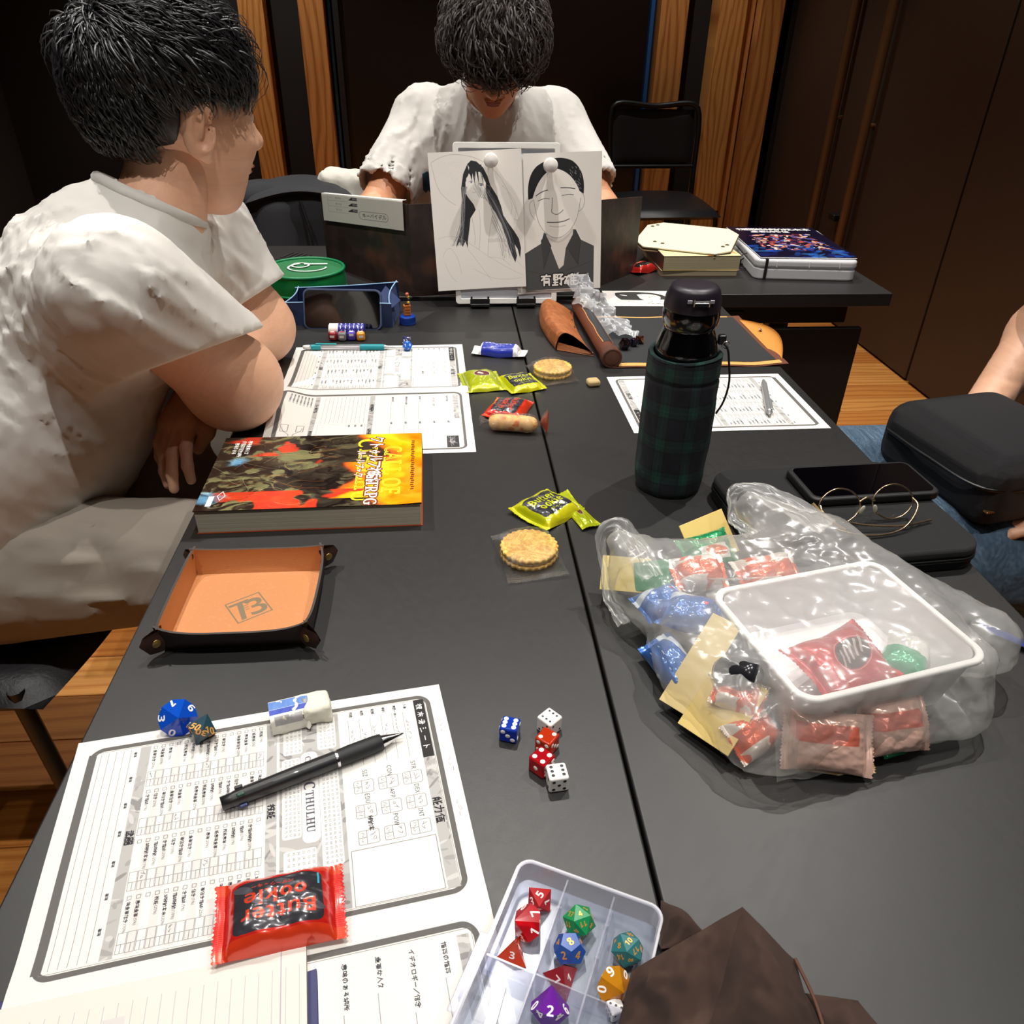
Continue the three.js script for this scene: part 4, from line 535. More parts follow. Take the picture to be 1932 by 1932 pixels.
function polyDie(name, label, kind, r, mat, ink, nums, p, spin, group) {
  const verts = polyVerts(kind).map((v) => v.multiplyScalar(r)), hull = new ConvexGeometry(verts), pos = hull.attributes.position, faces = [];
  for (let i = 0; i < pos.count; i += 3) { const a = V(0, 0, 0).fromBufferAttribute(pos, i), b = V(0, 0, 0).fromBufferAttribute(pos, i + 1), c = V(0, 0, 0).fromBufferAttribute(pos, i + 2), n = b.clone().sub(a).cross(c.clone().sub(a)).normalize(); let f = faces.find((q) => q.n.dot(n) > 0.98); if (!f) faces.push(f = { n, pts: [] }); for (const q of [a, b, c]) if (!f.pts.some((z) => z.distanceTo(q) < 1e-5)) f.pts.push(q); }
  for (const f of faces) { f.c = f.pts.reduce((s, q) => s.add(q), V(0, 0, 0)).multiplyScalar(1 / f.pts.length); if (kind === 10) { const far = f.pts.reduce((m, q) => (Math.abs(q.y) > Math.abs(m.y) ? q : m)); f.up = far.clone().sub(f.c); f.c.addScaledVector(f.up, -0.22); } else f.up = f.pts[0].clone().sub(f.c); }
  const down = faces[0].n, q = new THREE.Quaternion().setFromUnitVectors(down, V(0, -1, 0)); const q2 = new THREE.Quaternion().setFromAxisAngle(V(0, 1, 0), spin).multiply(q);
  const body = hull.clone().applyQuaternion(q2); body.computeBoundingBox(); const low = body.boundingBox.min.y; body.translate(0, -low, 0);
  const t = thing(name, label, 'die', [p[0], T + (p[2] ?? 0) + 0.0003, p[1]], 0, group), size = r * ({ 4: 0.42, 8: 0.5, 10: 0.5, 12: 0.46, 20: 0.3 }[kind]), list = [];
  faces.forEach((f, i) => { if (i === 0) return; const g = new TextGeometry(String(nums[i % nums.length]), { font, size, depth: 0.00022, curveSegments: 3, bevelEnabled: false }); g.computeBoundingBox(); const bb = g.boundingBox; g.translate(-(bb.min.x + bb.max.x) / 2, -(bb.min.y + bb.max.y) / 2, 0); const up = f.up.clone().normalize(), x = up.clone().cross(f.n).normalize(); const m = new THREE.Matrix4().makeBasis(x, up, f.n); m.setPosition(f.c.clone().addScaledVector(f.n, -0.00008)); g.applyMatrix4(m).applyQuaternion(q2).translate(0, -low, 0); list.push(g); });
  mesh('body', body, mat, t); mesh('numeral', list, ink, t); return t;
}
function pipDie(label, s, mat, ink, pr, p, turn, top, group) { // top: which faces show; order +y, +z, +x, -x, -z
  const t = thing('pip_die', label, 'die', [p[0], T + 0.0002, p[1]], turn, group); mesh('body', move(rbox(s, s, s, s * 0.12, 4), 0, s / 2, 0), mat, t);
  const spots = { 1: [[0, 0]], 2: [[-1, -1], [1, 1]], 3: [[-1, -1], [0, 0], [1, 1]], 4: [[-1, -1], [1, 1], [-1, 1], [1, -1]], 5: [[-1, -1], [1, 1], [-1, 1], [1, -1], [0, 0]], 6: [[-1, -1], [-1, 0], [-1, 1], [1, -1], [1, 0], [1, 1]] };
  const g = new THREE.SphereGeometry(pr, 14, 8).scale(1, 0.22, 1), N = [V(0, 1, 0), V(0, 0, 1), V(1, 0, 0), V(-1, 0, 0), V(0, 0, -1)];
  N.forEach((n, i) => { const q = new THREE.Quaternion().setFromUnitVectors(V(0, 1, 0), n); for (const [a, b] of spots[top[i]]) { const m = mesh('pip', g, ink, t); m.position.copy(V(a * s * 0.27, s / 2, b * s * 0.26).applyQuaternion(q)).add(V(0, s / 2, 0)); m.quaternion.copy(q); } });
  return t;
}
const ivory = std(0xf3f0ec, 0.35);
pipDie('clear blue die with six white pips, left of the other cubes', 0.0152, gem(0x2450d8, 0x1a48e0), whiteInk, 0.0021, [0.0418, -0.4525], -0.32, [6, 3, 2, 5, 4]);
pipDie('white die farthest back in the small cluster of cubes', 0.0157, ivory, blackInk, 0.0011, [0.0755, -0.4575], 0.72, [6, 2, 4, 3, 5]);
pipDie('clear orange-red die between the white die and the ruby die', 0.0152, gem(0xe8441c, 0xf0400c), whiteInk, 0.0019, [0.0712, -0.4375], 0.9, [2, 3, 1, 4, 6]);
pipDie('clear ruby die with four white pips up', 0.0156, gem(0xd81828, 0xe81020), whiteInk, 0.0021, [0.0645, -0.4168], 0.78, [4, 6, 3, 1, 5]);
pipDie('white die nearest the viewer, six black pips up', 0.0157, ivory, blackInk, 0.0014, [0.0748, -0.4015], 0.1, [6, 5, 3, 4, 1]);
polyDie('numbered_die', 'clear blue ten-sided die with white numerals on the sheet edge', 10, 0.0155, gem(0x1a6aee, 0x1060f0), whiteInk, [3, 7, 1, 9, 5, 0], [-0.2325, -0.4785, 0.0012], 0.15);
polyDie('numbered_die', 'dark teal ten-sided die with gold tens, beside the clear blue one', 10, 0.0122, std(0x23404c, 0.2, { map: null }), goldInk, [10, 10, 70, 50, 30], [-0.2105, -0.4665, 0.0012], 2.4);
// ---------- near left: eraser, pen, notebook ----------
const smallFabric = dataTex(256, 256, (x, y) => clamp(128 + ((x >> 1) % 2 ? 30 : -30) + ((y >> 1) % 2 ? 30 : -30) + (h3(x, y, 1) - 0.5) * 90, 0, 255), false, [40, 40]);
{
  const e = thing('eraser', 'worn eraser in a torn white and blue paper sleeve on the sheet edge', 'eraser', [-0.136, T + 0.0012, -0.4785], 0.27);
  const blob = (x, y, z) => { const n = fbm(x * 90, y * 90, z * 90, 3) * 0.003; const q = [Math.abs(x) - 0.019, Math.abs(y - 0.0095) - 0.006, Math.abs(z) - 0.0075]; return Math.hypot(Math.max(q[0], 0), Math.max(q[1], 0), Math.max(q[2], 0)) + Math.min(Math.max(...q), 0) - 0.0035 + n; };
  mesh('rubber', netMesh(blob, [-0.028, -0.002, -0.016], [0.03, 0.022, 0.016], 0.0009).translate(0.006, 0.0004, 0), std(0xdcd8c8, 0.8), e);
  const sl = canvasTex(256, 512, (x) => { x.fillStyle = '#e9e6dc'; x.fillRect(0, 0, 256, 512); x.fillStyle = '#2b2b2f'; x.fillRect(0, 0, 256, 60); x.fillStyle = '#5f86c8'; x.fillRect(0, 200, 256, 60); x.fillStyle = '#3c50b0'; x.fillRect(0, 262, 256, 36); x.fillStyle = '#a9a8a8'; x.fillRect(30, 310, 200, 60); x.fillStyle = '#2a2a30'; x.font = 'bold 70px sans-serif'; x.fillText('O 1', 20, 160); x.fillStyle = '#eee'; x.font = '40px sans-serif'; x.fillRect(60, 18, 120, 12); });
  mesh('paper_sleeve', surf((u, v) => { const a = v * 2 * Math.PI, c = Math.cos(a), s = Math.sin(a), k = 1 / Math.pow(Math.abs(c) ** 5 + Math.abs(s) ** 5, 0.2), n = fbm(u * 8, v * 9, 2, 3) * 0.0014, L = u * 0.029 - 0.021 + (u > 0.95 ? 0.003 * Math.sin(v * 14) : 0); return [L, Math.max(0.0003, 0.0101 + k * c * -0.0101 + n), k * s * 0.0118 + n]; }, 24, 48, (u, v) => [u, v]), std(0xffffff, 0.6, { map: sl, side: THREE.DoubleSide }), e);
  mesh('loose_flap', surf((u, v) => [0.006 + u * 0.004, 0.004 + v * 0.019, 0.0125 - 0.016 * v + 0.003 * Math.sin(u * 3)], 6, 8), std(0xd9d5ca, 0.6, { side: THREE.DoubleSide }), e);
}
function penAlong(name, label, a, b, turnY) { const t = thing(name, label, 'pen', [a[0], T + a[2], a[1]], Math.atan2(-(b[1] - a[1]), b[0] - a[0])); t.rotation.order = 'YZX'; t.rotation.z = Math.atan2(b[2] - a[2], Math.hypot(b[0] - a[0], b[1] - a[1])); return t; }
const alongX = (pts, n = 28) => lathe(pts.map(([x, r]) => [r, x]), n).rotateZ(-Math.PI / 2);
{
  const pk = phys(0x17171a, 0.38, { clearcoat: 0.2 }), chrome = std(0xd4d4d8, 0.18, { metalness: 1 });
  const p = penAlong('multi_pen', 'thick black retractable pen lying across the near record sheet', [-0.1785, -0.3935, 0.0082], [-0.046, -0.4535, 0.0082]);
  mesh('barrel', alongX([[0.0, 0.0], [0.0, 0.0052], [0.009, 0.0054], [0.0095, 0.0058], [0.02, 0.0062], [0.055, 0.0068], [0.088, 0.0068], [0.0882, 0.0063], [0.089, 0.0063]]), pk, p);
  mesh('ring', alongX([[0.088, 0.0068], [0.0884, 0.007], [0.0898, 0.007], [0.0902, 0.0068]]), chrome, p);
  mesh('grip', alongX([[0.09, 0.0068], [0.1, 0.0072], [0.12, 0.007], [0.1265, 0.0064], [0.1268, 0.005]]), phys(0x151517, 0.6), p);
  mesh('tip_cone', alongX([[0.1268, 0.0052], [0.131, 0.0044], [0.1425, 0.0013], [0.1455, 0.0006], [0.1458, 0]]), chrome, p, 'shiny silver pen tip');
  for (let i = 0; i < 4; i++) { const a = i * Math.PI / 2 + 0.5, y = Math.cos(a), z = Math.sin(a); mesh('colour_slider', move(boxAt(0.006, 0.0026, 0.0026, 0, 0, 0, 0.0008), 0.0145, y * 0.0072, z * 0.0072, a), std([0x0d3d2c, 0x1b2f6a, 0x8a1c1c, 0x17171a][i], 0.35), p); mesh('slot', move(boxAt(0.03, 0.0006, 0.0016, 0, 0, 0, 0.0002), 0.033, y * 0.0062, z * 0.0062, a), std(0x050506, 0.6), p); }
}
{
  const n = thing('notebook', 'open lined notebook with a navy cover at the lower left corner', 'notebook', [-0.0985, T + 0.0016, -0.2865], 0.15);
  const pg = canvasTex(900, 900, (x) => { x.fillStyle = '#f6f1ec'; x.fillRect(0, 0, 900, 900); x.strokeStyle = '#cfcad6'; x.lineWidth = 2; for (let i = 0; i < 24; i++) { x.beginPath(); x.moveTo(880 - i * 38, 40); x.lineTo(880 - i * 38, 900); x.stroke(); } x.strokeStyle = '#bdb8ca'; x.lineWidth = 3; x.beginPath(); x.moveTo(0, 250); x.lineTo(820, 250); x.moveTo(828, 0); x.lineTo(828, 900); x.stroke(); x.fillStyle = '#e9e4e6'; x.fillRect(350, 70, 60, 60); x.strokeStyle = '#a09da6'; scribble(x, 740, 330, 40, 60, 3, 5); scribble(x, 800, 340, 26, 70, 3, 4); scribble(x, 560, 300, 16, 30, 1, 3); });
  mesh('cover', move(rbox(0.2, 0.0016, 0.26, 0.0007), -0.0965, 0.0008, 0.1255), std(0x23265c, 0.5), n);
  mesh('page_block', edgeUV(boxAt(0.19, 0.0055, 0.25, -0.0975, 0.0044, 0.129, 0.0006)), pagesMat, n);
  const top = surf((u, v) => [-0.1925 + u * 0.19, 0.0074 + 0.0006 * (1 - u) * v, 0.004 + v * 0.25], 16, 8, (u, v) => [u, 1 - v]); top.index.array.reverse(); top.computeVertexNormals(); mesh('page', top, paperMat(pg), n);
}
// ---------- clear compartment box with dice ----------
{
  const plast = phys(0xf4f4fa, 0.16, { transmission: 0.86, thickness: 0, ior: 1.45, side: THREE.DoubleSide });
  const ang = -0.45, o = [0.0405, -0.3245], b = thing('dice_box', 'clear plastic compartment box holding coloured dice, bottom centre', 'box', [o[0], T + 0.0008, o[1]], ang);
  const W = 0.0975, L = 0.19, H = 0.0225, wt = 0.0014; // x across, z along
  const fp = rrect(W, L, 0.009, W / 2, -L / 2);
  mesh('base', slab(fp, 0.0012), phys(0xdfe6f2, 0.2, { transmission: 0.8, thickness: 0, side: THREE.DoubleSide }), b);
  const wall = rrect(W, L, 0.009, W / 2, -L / 2); wall.holes.push(rrect(W - 2 * wt, L - 2 * wt, 0.008, W / 2, -L / 2)); mesh('wall', slab(wall, H), plast, b);
  const lip = rrect(W + 0.003, L + 0.003, 0.0105, W / 2, -L / 2); lip.holes.push(rrect(W - 0.001, L - 0.001, 0.0085, W / 2, -L / 2)); mesh('rim', slab(lip, 0.0028, 0.0006).translate(0, H - 0.0028, 0), phys(0xf6f6fb, 0.25, { transmission: 0.55, thickness: 0, side: THREE.DoubleSide }), b);
  for (const x of [0.0335, 0.0655]) mesh('divider', boxAt(0.0012, H - 0.004, L - 0.004, x, (H - 0.004) / 2 + 0.001, L / 2, 0), plast, b);
  for (const z of [0.067, 0.13]) for (let i = 0; i < 3; i++) mesh('cross_divider', boxAt(0.0305, H - 0.005, 0.0011, [0.0172, 0.0495, 0.0812][i], (H - 0.005) / 2 + 0.001, z, 0), plast, b);
  for (const x of [0.0335, 0.0655]) for (const z of [0.02, 0.042]) mesh('divider_rib', boxAt(0.003, H - 0.008, 0.0012, x, (H - 0.008) / 2 + 0.001, z, 0), plast, b);
  mesh('latch', boxAt(0.0025, 0.006, 0.03, -0.0028, H - 0.006, 0.082, 0.0008), std(0x2d2f96, 0.4), b, 'blue latch'); mesh('latch_tab', boxAt(0.007, 0.002, 0.05, -0.003, H - 0.001, 0.082, 0.0008), plast, b);
  const cs = Math.cos(ang), sn = Math.sin(ang), at = (x, z) => [o[0] + x * cs + z * sn, o[1] - x * sn + z * cs, 0.0024];
  const D = (kind, r, m, ink, nums, x, z, spin, label) => polyDie('numbered_die', label, kind, r, m, ink, nums, at(x, z), spin, 'dice sorted in the clear box');
  D(8, 0.0105, gem(0xe02a30, 0xe81820), whiteInk, [6, 2, 7, 1, 3, 5, 8, 4], 0.0185, 0.0155, 2.2, 'clear red eight-sided die, farthest in the left row of the box');
  D(10, 0.0118, gem(0xe02030, 0xe81420), whiteInk, [5, 9, 3, 7, 1, 0], 0.017, 0.0345, 0.9, 'clear red ten-sided die in the middle of the left row');
  D(4, 0.0125, gem(0xff5a1c, 0xff4408), whiteInk, [1, 7, 3, 2], 0.0145, 0.0525, 0.4, 'clear orange die, nearest in the left row of the box');
  D(20, 0.0112, std(0x1c8850, 0.22, { map: null }), goldInk, [4, 14, 20, 8, 11, 2, 17], 0.048, 0.0215, 0.8, 'green twenty-sided die with gold numerals');
  D(12, 0.0106, std(0x1f4fa0, 0.2), goldInk, [10, 8, 4, 2, 11, 7], 0.0475, 0.0405, 0.2, 'blue die with gold ten on top, middle row of the box');
  D(4, 0.0135, gem(0xd81c2c, 0xe01020), whiteInk, [5, 3, 1, 7], 0.0482, 0.0567, 1.9, 'clear red four-sided die in the middle row of the box');
  D(20, 0.0112, std(0x2f6d70, 0.22), goldInk, [20, 8, 10, 2, 14, 17], 0.0815, 0.0275, 1.2, 'teal twenty-sided die with gold twenty, right row of the box');
  D(10, 0.0115, gem(0xe8a020, 0xe89818), whiteInk, [6, 4, 8, 2, 0], 0.0795, 0.0515, 2.6, 'clear amber die half hidden by the brown velvet');
  D(10, 0.012, gem(0x8a2cc0, 0x8020c0), whiteInk, [8, 0, 2, 6, 4], 0.0475, 0.0785, 1.4, 'clear purple ten-sided die in the near middle compartment');
  const w = pipDie('small white die with black pips near the brown velvet', 0.009, ivory, blackInk, 0.0008, at(0.0835, 0.0625).slice(0, 2), 0.3, [3, 2, 1, 6, 4]); w.position.y = T + 0.0024;
  const f = single('folded_slip', 'narrow white paper slip in the near left compartment', 'paper', boxAt(0.007, 0.0006, 0.05, 0, 0.0006, 0, 0), std(0xeee8e2, 0.8), [at(0.0165, 0.098)[0], T + 0.0024, at(0.0165, 0.098)[1]], ang + 0.1);
}
{ // brown velvet pouch draped beside the box
  const vel = phys(0x22120d, 0.95, { sheen: 0.9, sheenRoughness: 0.5, sheenColor: new THREE.Color(0.35, 0.2, 0.14), bumpMap: smallFabric, bumpScale: 0.0004 });
  const P = thing('velvet_pouch', 'dark brown velvet pouch slumped at the lower right of the dice box', 'pouch', [0, T, 0]);
  const quad = (A, B, C, D, f, th) => { const pt = (u, v) => { const a = [0, 1, 2].map((i) => lerp(lerp(A[i], B[i], u), lerp(D[i], C[i], u), v)); const e = 16 * u * (1 - u) * v * (1 - v), n = fbm(a[0] * 38, a[2] * 38, 3, 3); a[1] += f * e + n * 0.005 * Math.min(1, e * 2) ; a[0] += n * 0.002; return a; }; const top = surf(pt, 40, 40), low = surf((u, v) => { const a = pt(u, v), e = clamp(Math.min(u, 1 - u, v, 1 - v) / 0.04); a[1] = Math.max(0.0006, a[1] - th * Math.sqrt(e)); return a; }, 40, 40); top.index.array.reverse(); top.computeVertexNormals(); return [top, low]; };
  mesh('body', quad([0.1815, 0.018, -0.283], [0.2055, 0.012, -0.25], [0.205, 0.004, -0.155], [0.118, 0.034, -0.18], 0.02, 0.014).concat(quad([0.1815, 0.018, -0.283], [0.118, 0.034, -0.18], [0.083, 0.029, -0.208], [0.0965, 0.0345, -0.2395], 0.003, 0.007)), vel, P);
  mesh('mouth_fold', quad([0.129, 0.017, -0.292], [0.143, 0.016, -0.283], [0.158, 0.016, -0.262], [0.119, 0.026, -0.2555], 0.008, 0.006), vel, P);
  mesh('lower_fold', quad([0.2, 0.006, -0.235], [0.238, 0.004, -0.228], [0.262, 0.003, -0.17], [0.2, 0.004, -0.16], 0.012, 0.008), vel, P);
  mesh('hem', tube([[0.204, 0.0165, -0.249], [0.208, 0.0125, -0.225], [0.206, 0.009, -0.19], [0.204, 0.006, -0.16]], 0.0011, 30, 6), std(0x5a3a2c, 0.9), P);
}
// ---------- left rear of the table ----------
{
  const teal = phys(0x0d8f9a, 0.3), clear = phys(0xf0f0f4, 0.12, { transmission: 0.8, thickness: 0, side: THREE.DoubleSide });
  const p = penAlong('mechanical_pencil', 'teal and clear mechanical pencil on the far edge of the left record sheet', [-0.258, -1.3575, 0.0062], [-0.094, -1.3555, 0.005]);
  mesh('cap', alongX([[0, 0], [0, 0.003], [0.004, 0.0038], [0.012, 0.0042], [0.012, 0.0035]]), phys(0xe6e6e6, 0.3), p); mesh('clip_end', [alongX([[0.014, 0.0048], [0.03, 0.005], [0.031, 0.0042]]), boxAt(0.012, 0.005, 0.004, 0.028, 0.005, 0, 0.0015)], teal, p); mesh('clip', boxAt(0.028, 0.0012, 0.0035, 0.045, 0.006, 0, 0.0005), phys(0x2bb0b4, 0.3), p); mesh('barrel', alongX([[0.012, 0.0036], [0.031, 0.0042], [0.1, 0.0047], [0.1005, 0.003]]), clear, p); mesh('lead_tube', alongX([[0.03, 0.0018], [0.1, 0.0018]]), std(0xd8d0d2, 0.4), p); mesh('grip', alongX([[0.1, 0.0046], [0.101, 0.0053], [0.142, 0.0053], [0.143, 0.0045]]), phys(0x0a8a96, 0.55), p, 'teal rubber grip'); mesh('tip', alongX([[0.143, 0.0044], [0.155, 0.0016], [0.162, 0.0009], [0.163, 0]]), std(0xcfcfd2, 0.25, { metalness: 0.8 }), p);
  const cb = gem(0x2b6ad0, 0x2060d8, 0.2); polyDie('numbered_die', 'sky blue die on the record sheet right of the teal pencil', 12, 0.0095, phys(0x1f62c8, 0.3), whiteInk, [8, 3, 5, 11, 7], [-0.0738, -1.352, 0.0006], 0.4); polyDie('numbered_die', 'purple-blue clear die just beyond the sky blue one', 10, 0.0095, gem(0x4c5096, 0x4a50a0, 0.25), whiteInk, [1, 5, 9, 3], [-0.0765, -1.384], 1.2);
  // phone propped against the denim tray
  const ph = thing('phone', 'black phone in a blue-grey case leaning on the denim tray', 'phone', [-0.2, T + 0.0005, -1.4665], -0.085); ph.rotation.order = 'YXZ'; ph.rotation.x = -0.34;
  const scr = phys(0x060608, 0.08, { clearcoat: 1, clearcoatRoughness: 0.03 }), cs = std(0x3e4c6e, 0.5); const body = (w, h, d, r, z) => new THREE.ExtrudeGeometry(rrect(w, h, r, 0, h / 2), { depth: d, bevelEnabled: true, bevelSize: 0.001, bevelThickness: 0.001, bevelSegments: 2, curveSegments: 10 }).translate(0, 0, z);
  mesh('case', body(0.146, 0.073, 0.0075, 0.011, -0.0085), cs, ph); mesh('screen', body(0.14, 0.067, 0.001, 0.009, 0).translate(0, 0.003, -0.001), scr, ph);
  // small sweets before the phone
  const roll = thing('candy_roll', 'candy roll with a white end and a purple-blue label before the phone', 'candy', [-0.1875, T + 0.0125, -1.4285], -0.03); const rl = canvasTex(256, 256, (x) => { x.fillStyle = '#f2ede6'; x.fillRect(0, 0, 256, 256); x.fillStyle = '#2d2f8c'; x.fillRect(0, 70, 256, 186); x.strokeStyle = '#e8e6f4'; for (let i = 0; i < 6; i++) scribble(x, 20, 84 + i * 30, 220, 16, 7, 4); });
  { const g = alongX([[-0.033, 0], [-0.0328, 0.0095], [-0.031, 0.0118], [0.031, 0.0118], [0.0328, 0.0095], [0.033, 0]], 32); const pp = g.attributes.position; const uv = []; for (let i = 0; i < pp.count; i++) uv.push(Math.atan2(pp.getZ(i), pp.getY(i)) / 6.2832 + 0.5, 1 - (pp.getX(i) + 0.033) / 0.066); g.setAttribute('uv', new THREE.Float32BufferAttribute(uv, 2)); mesh('wrapper', g, phys(0xffffff, 0.3, { map: rl }), roll); }
  const cols = [[0x8c0f1e, 'dark red sweet, leftmost of the four before the candy roll', 'LO'], [0x77777c, 'grey sweet with a red corner before the candy roll', ''], [0x4a36a8, 'purple sweet with a pale mark before the candy roll', 'W'], [0xe09418, 'orange sweet, rightmost of the four before the candy roll', 'A']];
  cols.forEach(([c, label, tx], i) => { const g = rbox(0.0155, 0.0165, 0.014, 0.0045, 4); const t = thing('wrapped_sweet', label, 'candy', [-0.211 + i * 0.0168, T, -1.4085 + (i % 2) * 0.002], (i - 1.5) * 0.1); mesh('wrapper', move(g, 0, 0.0084, 0), phys(c, 0.25, { clearcoat: 0.5 }), t); mesh('print', boxAt(0.008, 0.004, 0.0004, 0, 0.009 + (i === 2 ? 0.003 : 0), 0.0071, 0), std(0xe8ddd8, 0.4), t); mesh('top_print', boxAt(0.007, 0.0004, 0.005, 0, 0.0167, 0.001, 0), std([0xd8b8b4, 0xb02a24, 0xe8e6f0, 0xf2e0b0][i], 0.4), t); });
  // bottle cap with a stacked figure
  const cap = thing('bottle_cap', 'blue plastic bottle cap standing right of the denim tray', 'cap', [-0.0785, T + 0.0003, -1.497]); const bl = phys(0x123c98, 0.35);
  mesh('shell', lathe([[0, 0.0155], [0.0135, 0.0155], [0.0148, 0.0145], [0.015, 0.004], [0.0156, 0.0035], [0.0156, 0], [0.0135, 0], [0.0135, 0.013], [0, 0.013]], 40), bl, cap); { const g = []; for (let i = 0; i < 48; i++) { const a = i / 48 * 6.2832; g.push(boxAt(0.0007, 0.0095, 0.0007, Math.cos(a) * 0.0152, 0.0092, Math.sin(a) * 0.0152, 0)); } const k = mesh('knurling', g, bl, cap); k.userData.kind = 'stuff'; }
  const fg = thing('stacked_figure', 'tiny orange crate figure with beads on top of the blue cap', 'figure', [-0.0785, T + 0.0162, -1.499], 0.2); const og = std(0xb8641c, 0.6); for (let i = 0; i < 4; i++) mesh('crate_slat', boxAt(0.0125 - (i === 3 ? -0.001 : 0), 0.0046, 0.0115, 0, 0.0026 + i * 0.0052, 0, 0.001), og, fg); mesh('crate_core', boxAt(0.011, 0.02, 0.01, 0, 0.0105, 0, 0.001), std(0x5a3010, 0.8), fg); [[0.003, 0.0248, 0.002, 0xb8902c, 0.0032], [0.004, 0.0305, 0, 0x1a1712, 0.0034], [0.003, 0.0352, -0.001, 0xc8a44a, 0.003], [0.0016, 0.0402, -0.001, 0xc25f48, 0.0036]].forEach(([x, y, z, c, r]) => mesh('bead', new THREE.SphereGeometry(r, 14, 10).translate(x, y, z), std(c, 0.3), fg));
  // denim tray
  const den = dataTex(256, 256, (x, y) => { const d = ((x + y) % 4 < 2 ? 10 : -6), n = (h3(x, y, 6) - 0.5) * 30; return [46 + d + n, 62 + d + n, 104 + d + n]; }, true, [30, 30]);
  const dm = std(0xffffff, 0.8, { map: den, side: THREE.DoubleSide }), st = std(0x8db4d6, 0.7);
  const tr = thing('denim_tray', 'blue denim tray with knotted corners behind the leaning phone', 'tray', [-0.2035, T, -1.535], -0.1);
  const TW = 0.103, TD = 0.05; uvPlane; mesh('bottom', uvPlane(boxAt(2 * TW, 0.0025, 2 * TD, 0, 0.0014, 0, 0), 'x', 'z', 1), dm, tr);
  const wl = (x0, z0, x1, z1, h0, h1, lean) => surf((u, v) => { const dx = x1 - x0, dz = z1 - z0, L = Math.hypot(dx, dz), n = [dz / L, -dx / L], s = 0.006 * Math.sin(Math.PI * u) * v; return [lerp(x0, x1, u) + n[0] * (lean * v + s), 0.001 + v * lerp(h0, h1, u), lerp(z0, z1, u) + n[1] * (lean * v + s)]; }, 20, 8, (u, v) => [u * 0.2, v * 0.05]);
  const ws = [[-TW, TD, TW, TD, 0.043, 0.046, -0.002], [TW, -TD, -TW, -TD, 0.06, 0.044, 0.008], [TW, TD, TW, -TD, 0.046, 0.06, 0.004], [-TW, -TD, -TW, TD, 0.044, 0.043, 0.004]];
  for (const w of ws) { mesh('wall', wl(...w), dm, tr); const g = wl(...w), p = g.attributes.position, n = p.count, row = []; for (let i = 0; i <= 20; i++) row.push([p.getX(n - 21 + i), p.getY(n - 21 + i), p.getZ(n - 21 + i)]); mesh('binding', tube(row, 0.0012, 30, 6), st, tr); }
  mesh('corner_gusset', surf((u, v) => [TW - 0.03 + 0.03 * u + 0.01 * v, 0.05 - 0.012 * u + 0.012 * v * (1 - u), TD - 0.012 - v * 0.05 + 0.012 * u], 8, 8), std(0x7fa6cf, 0.7, { side: THREE.DoubleSide, map: turnTex(den, [20, 20]) }), tr, 'pale blue folded corner');
  single('note_slip', 'yellowish paper slip showing inside the denim tray', 'paper', move(boxAt(0.06, 0.0006, 0.03, 0, 0, 0, 0), 0, 0.036, 0, 0.5), std(0xc9c6a6, 0.8), [-0.192, T, -1.51], -0.1);
  // round green case
  const gc = thing('mesh_case', 'round green mesh zip case with a white emblem behind the denim tray', 'case', [-0.305, T, -1.735]); const gr = phys(0x0a7a48, 0.4), tg = phys(0x14a05a, 0.35, { transmission: 0.6, thickness: 0, side: THREE.DoubleSide });
  mesh('rim', [new THREE.TorusGeometry(0.083, 0.0035, 8, 60).rotateX(Math.PI / 2).translate(0, 0.044, 0), new THREE.TorusGeometry(0.085, 0.003, 8, 60).rotateX(Math.PI / 2).translate(0, 0.0035, 0)], gr, gc); mesh('mesh_side', lathe([[0.085, 0.004], [0.087, 0.022], [0.083, 0.043]], 60), tg, gc); mesh('lid', lathe([[0, 0.042], [0.083, 0.043]], 60), tg, gc); mesh('base', lathe([[0, 0.001], [0.085, 0.001], [0.085, 0.003], [0, 0.003]], 50), gr, gc);
  mesh('emblem', [new THREE.TorusGeometry(0.04, 0.003, 4, 40, 4.2).rotateX(Math.PI / 2).scale(1, 0.3, 0.8).translate(0.005, 0.0445, -0.005), new THREE.TorusGeometry(0.018, 0.003, 4, 30).rotateX(Math.PI / 2).scale(1, 0.3, 1).translate(-0.012, 0.0445, -0.022), boxAt(0.05, 0.0012, 0.006, 0.02, 0.0448, -0.03, 0)], std(0xdfe8e2, 0.5), gc);
  [[-0.02, 0.012, 0.03, 0x7ec832], [0.04, 0.01, 0.02, 0x9fb83a], [0.02, 0.012, -0.04, 0x4a9040], [-0.045, 0.01, -0.01, 0xb8d060], [0.06, 0.01, -0.02, 0x6f9a2a]].forEach(([x, y, z, c], i) => single('green_token', ['bright lime token inside the green case, at the front left', 'olive token inside the green case, at the front right', 'dark green token at the back of the green case', 'pale lime token at the left of the green case', 'moss coloured token at the right side of the green case'][i], 'token', rbox(0.03, 0.018, 0.024, 0.006, 3), std(c, 0.5), [-0.305 + x, T + y + 0.002, -1.735 + z], i));
  // black ridged block
  const ch = thing('ridged_block', 'flat black block with four raised ridges on the far table', 'block', [-0.3735, T, -1.945], -0.42); mesh('body', move(rbox(0.06, 0.011, 0.1, 0.002), 0, 0.0056, 0), phys(0x141415, 0.45), ch); for (let i = 0; i < 4; i++) mesh('ridge', boxAt(0.004, 0.003, 0.052, -0.02 + i * 0.0125, 0.0122, -0.02, 0.0012), phys(0x2c2c2e, 0.4), ch); for (let i = 0; i < 2; i++) mesh('bar', boxAt(0.05, 0.002, 0.004, 0, 0.0118, 0.018 + i * 0.014, 0.0008), phys(0x2c2c2e, 0.4), ch);
}
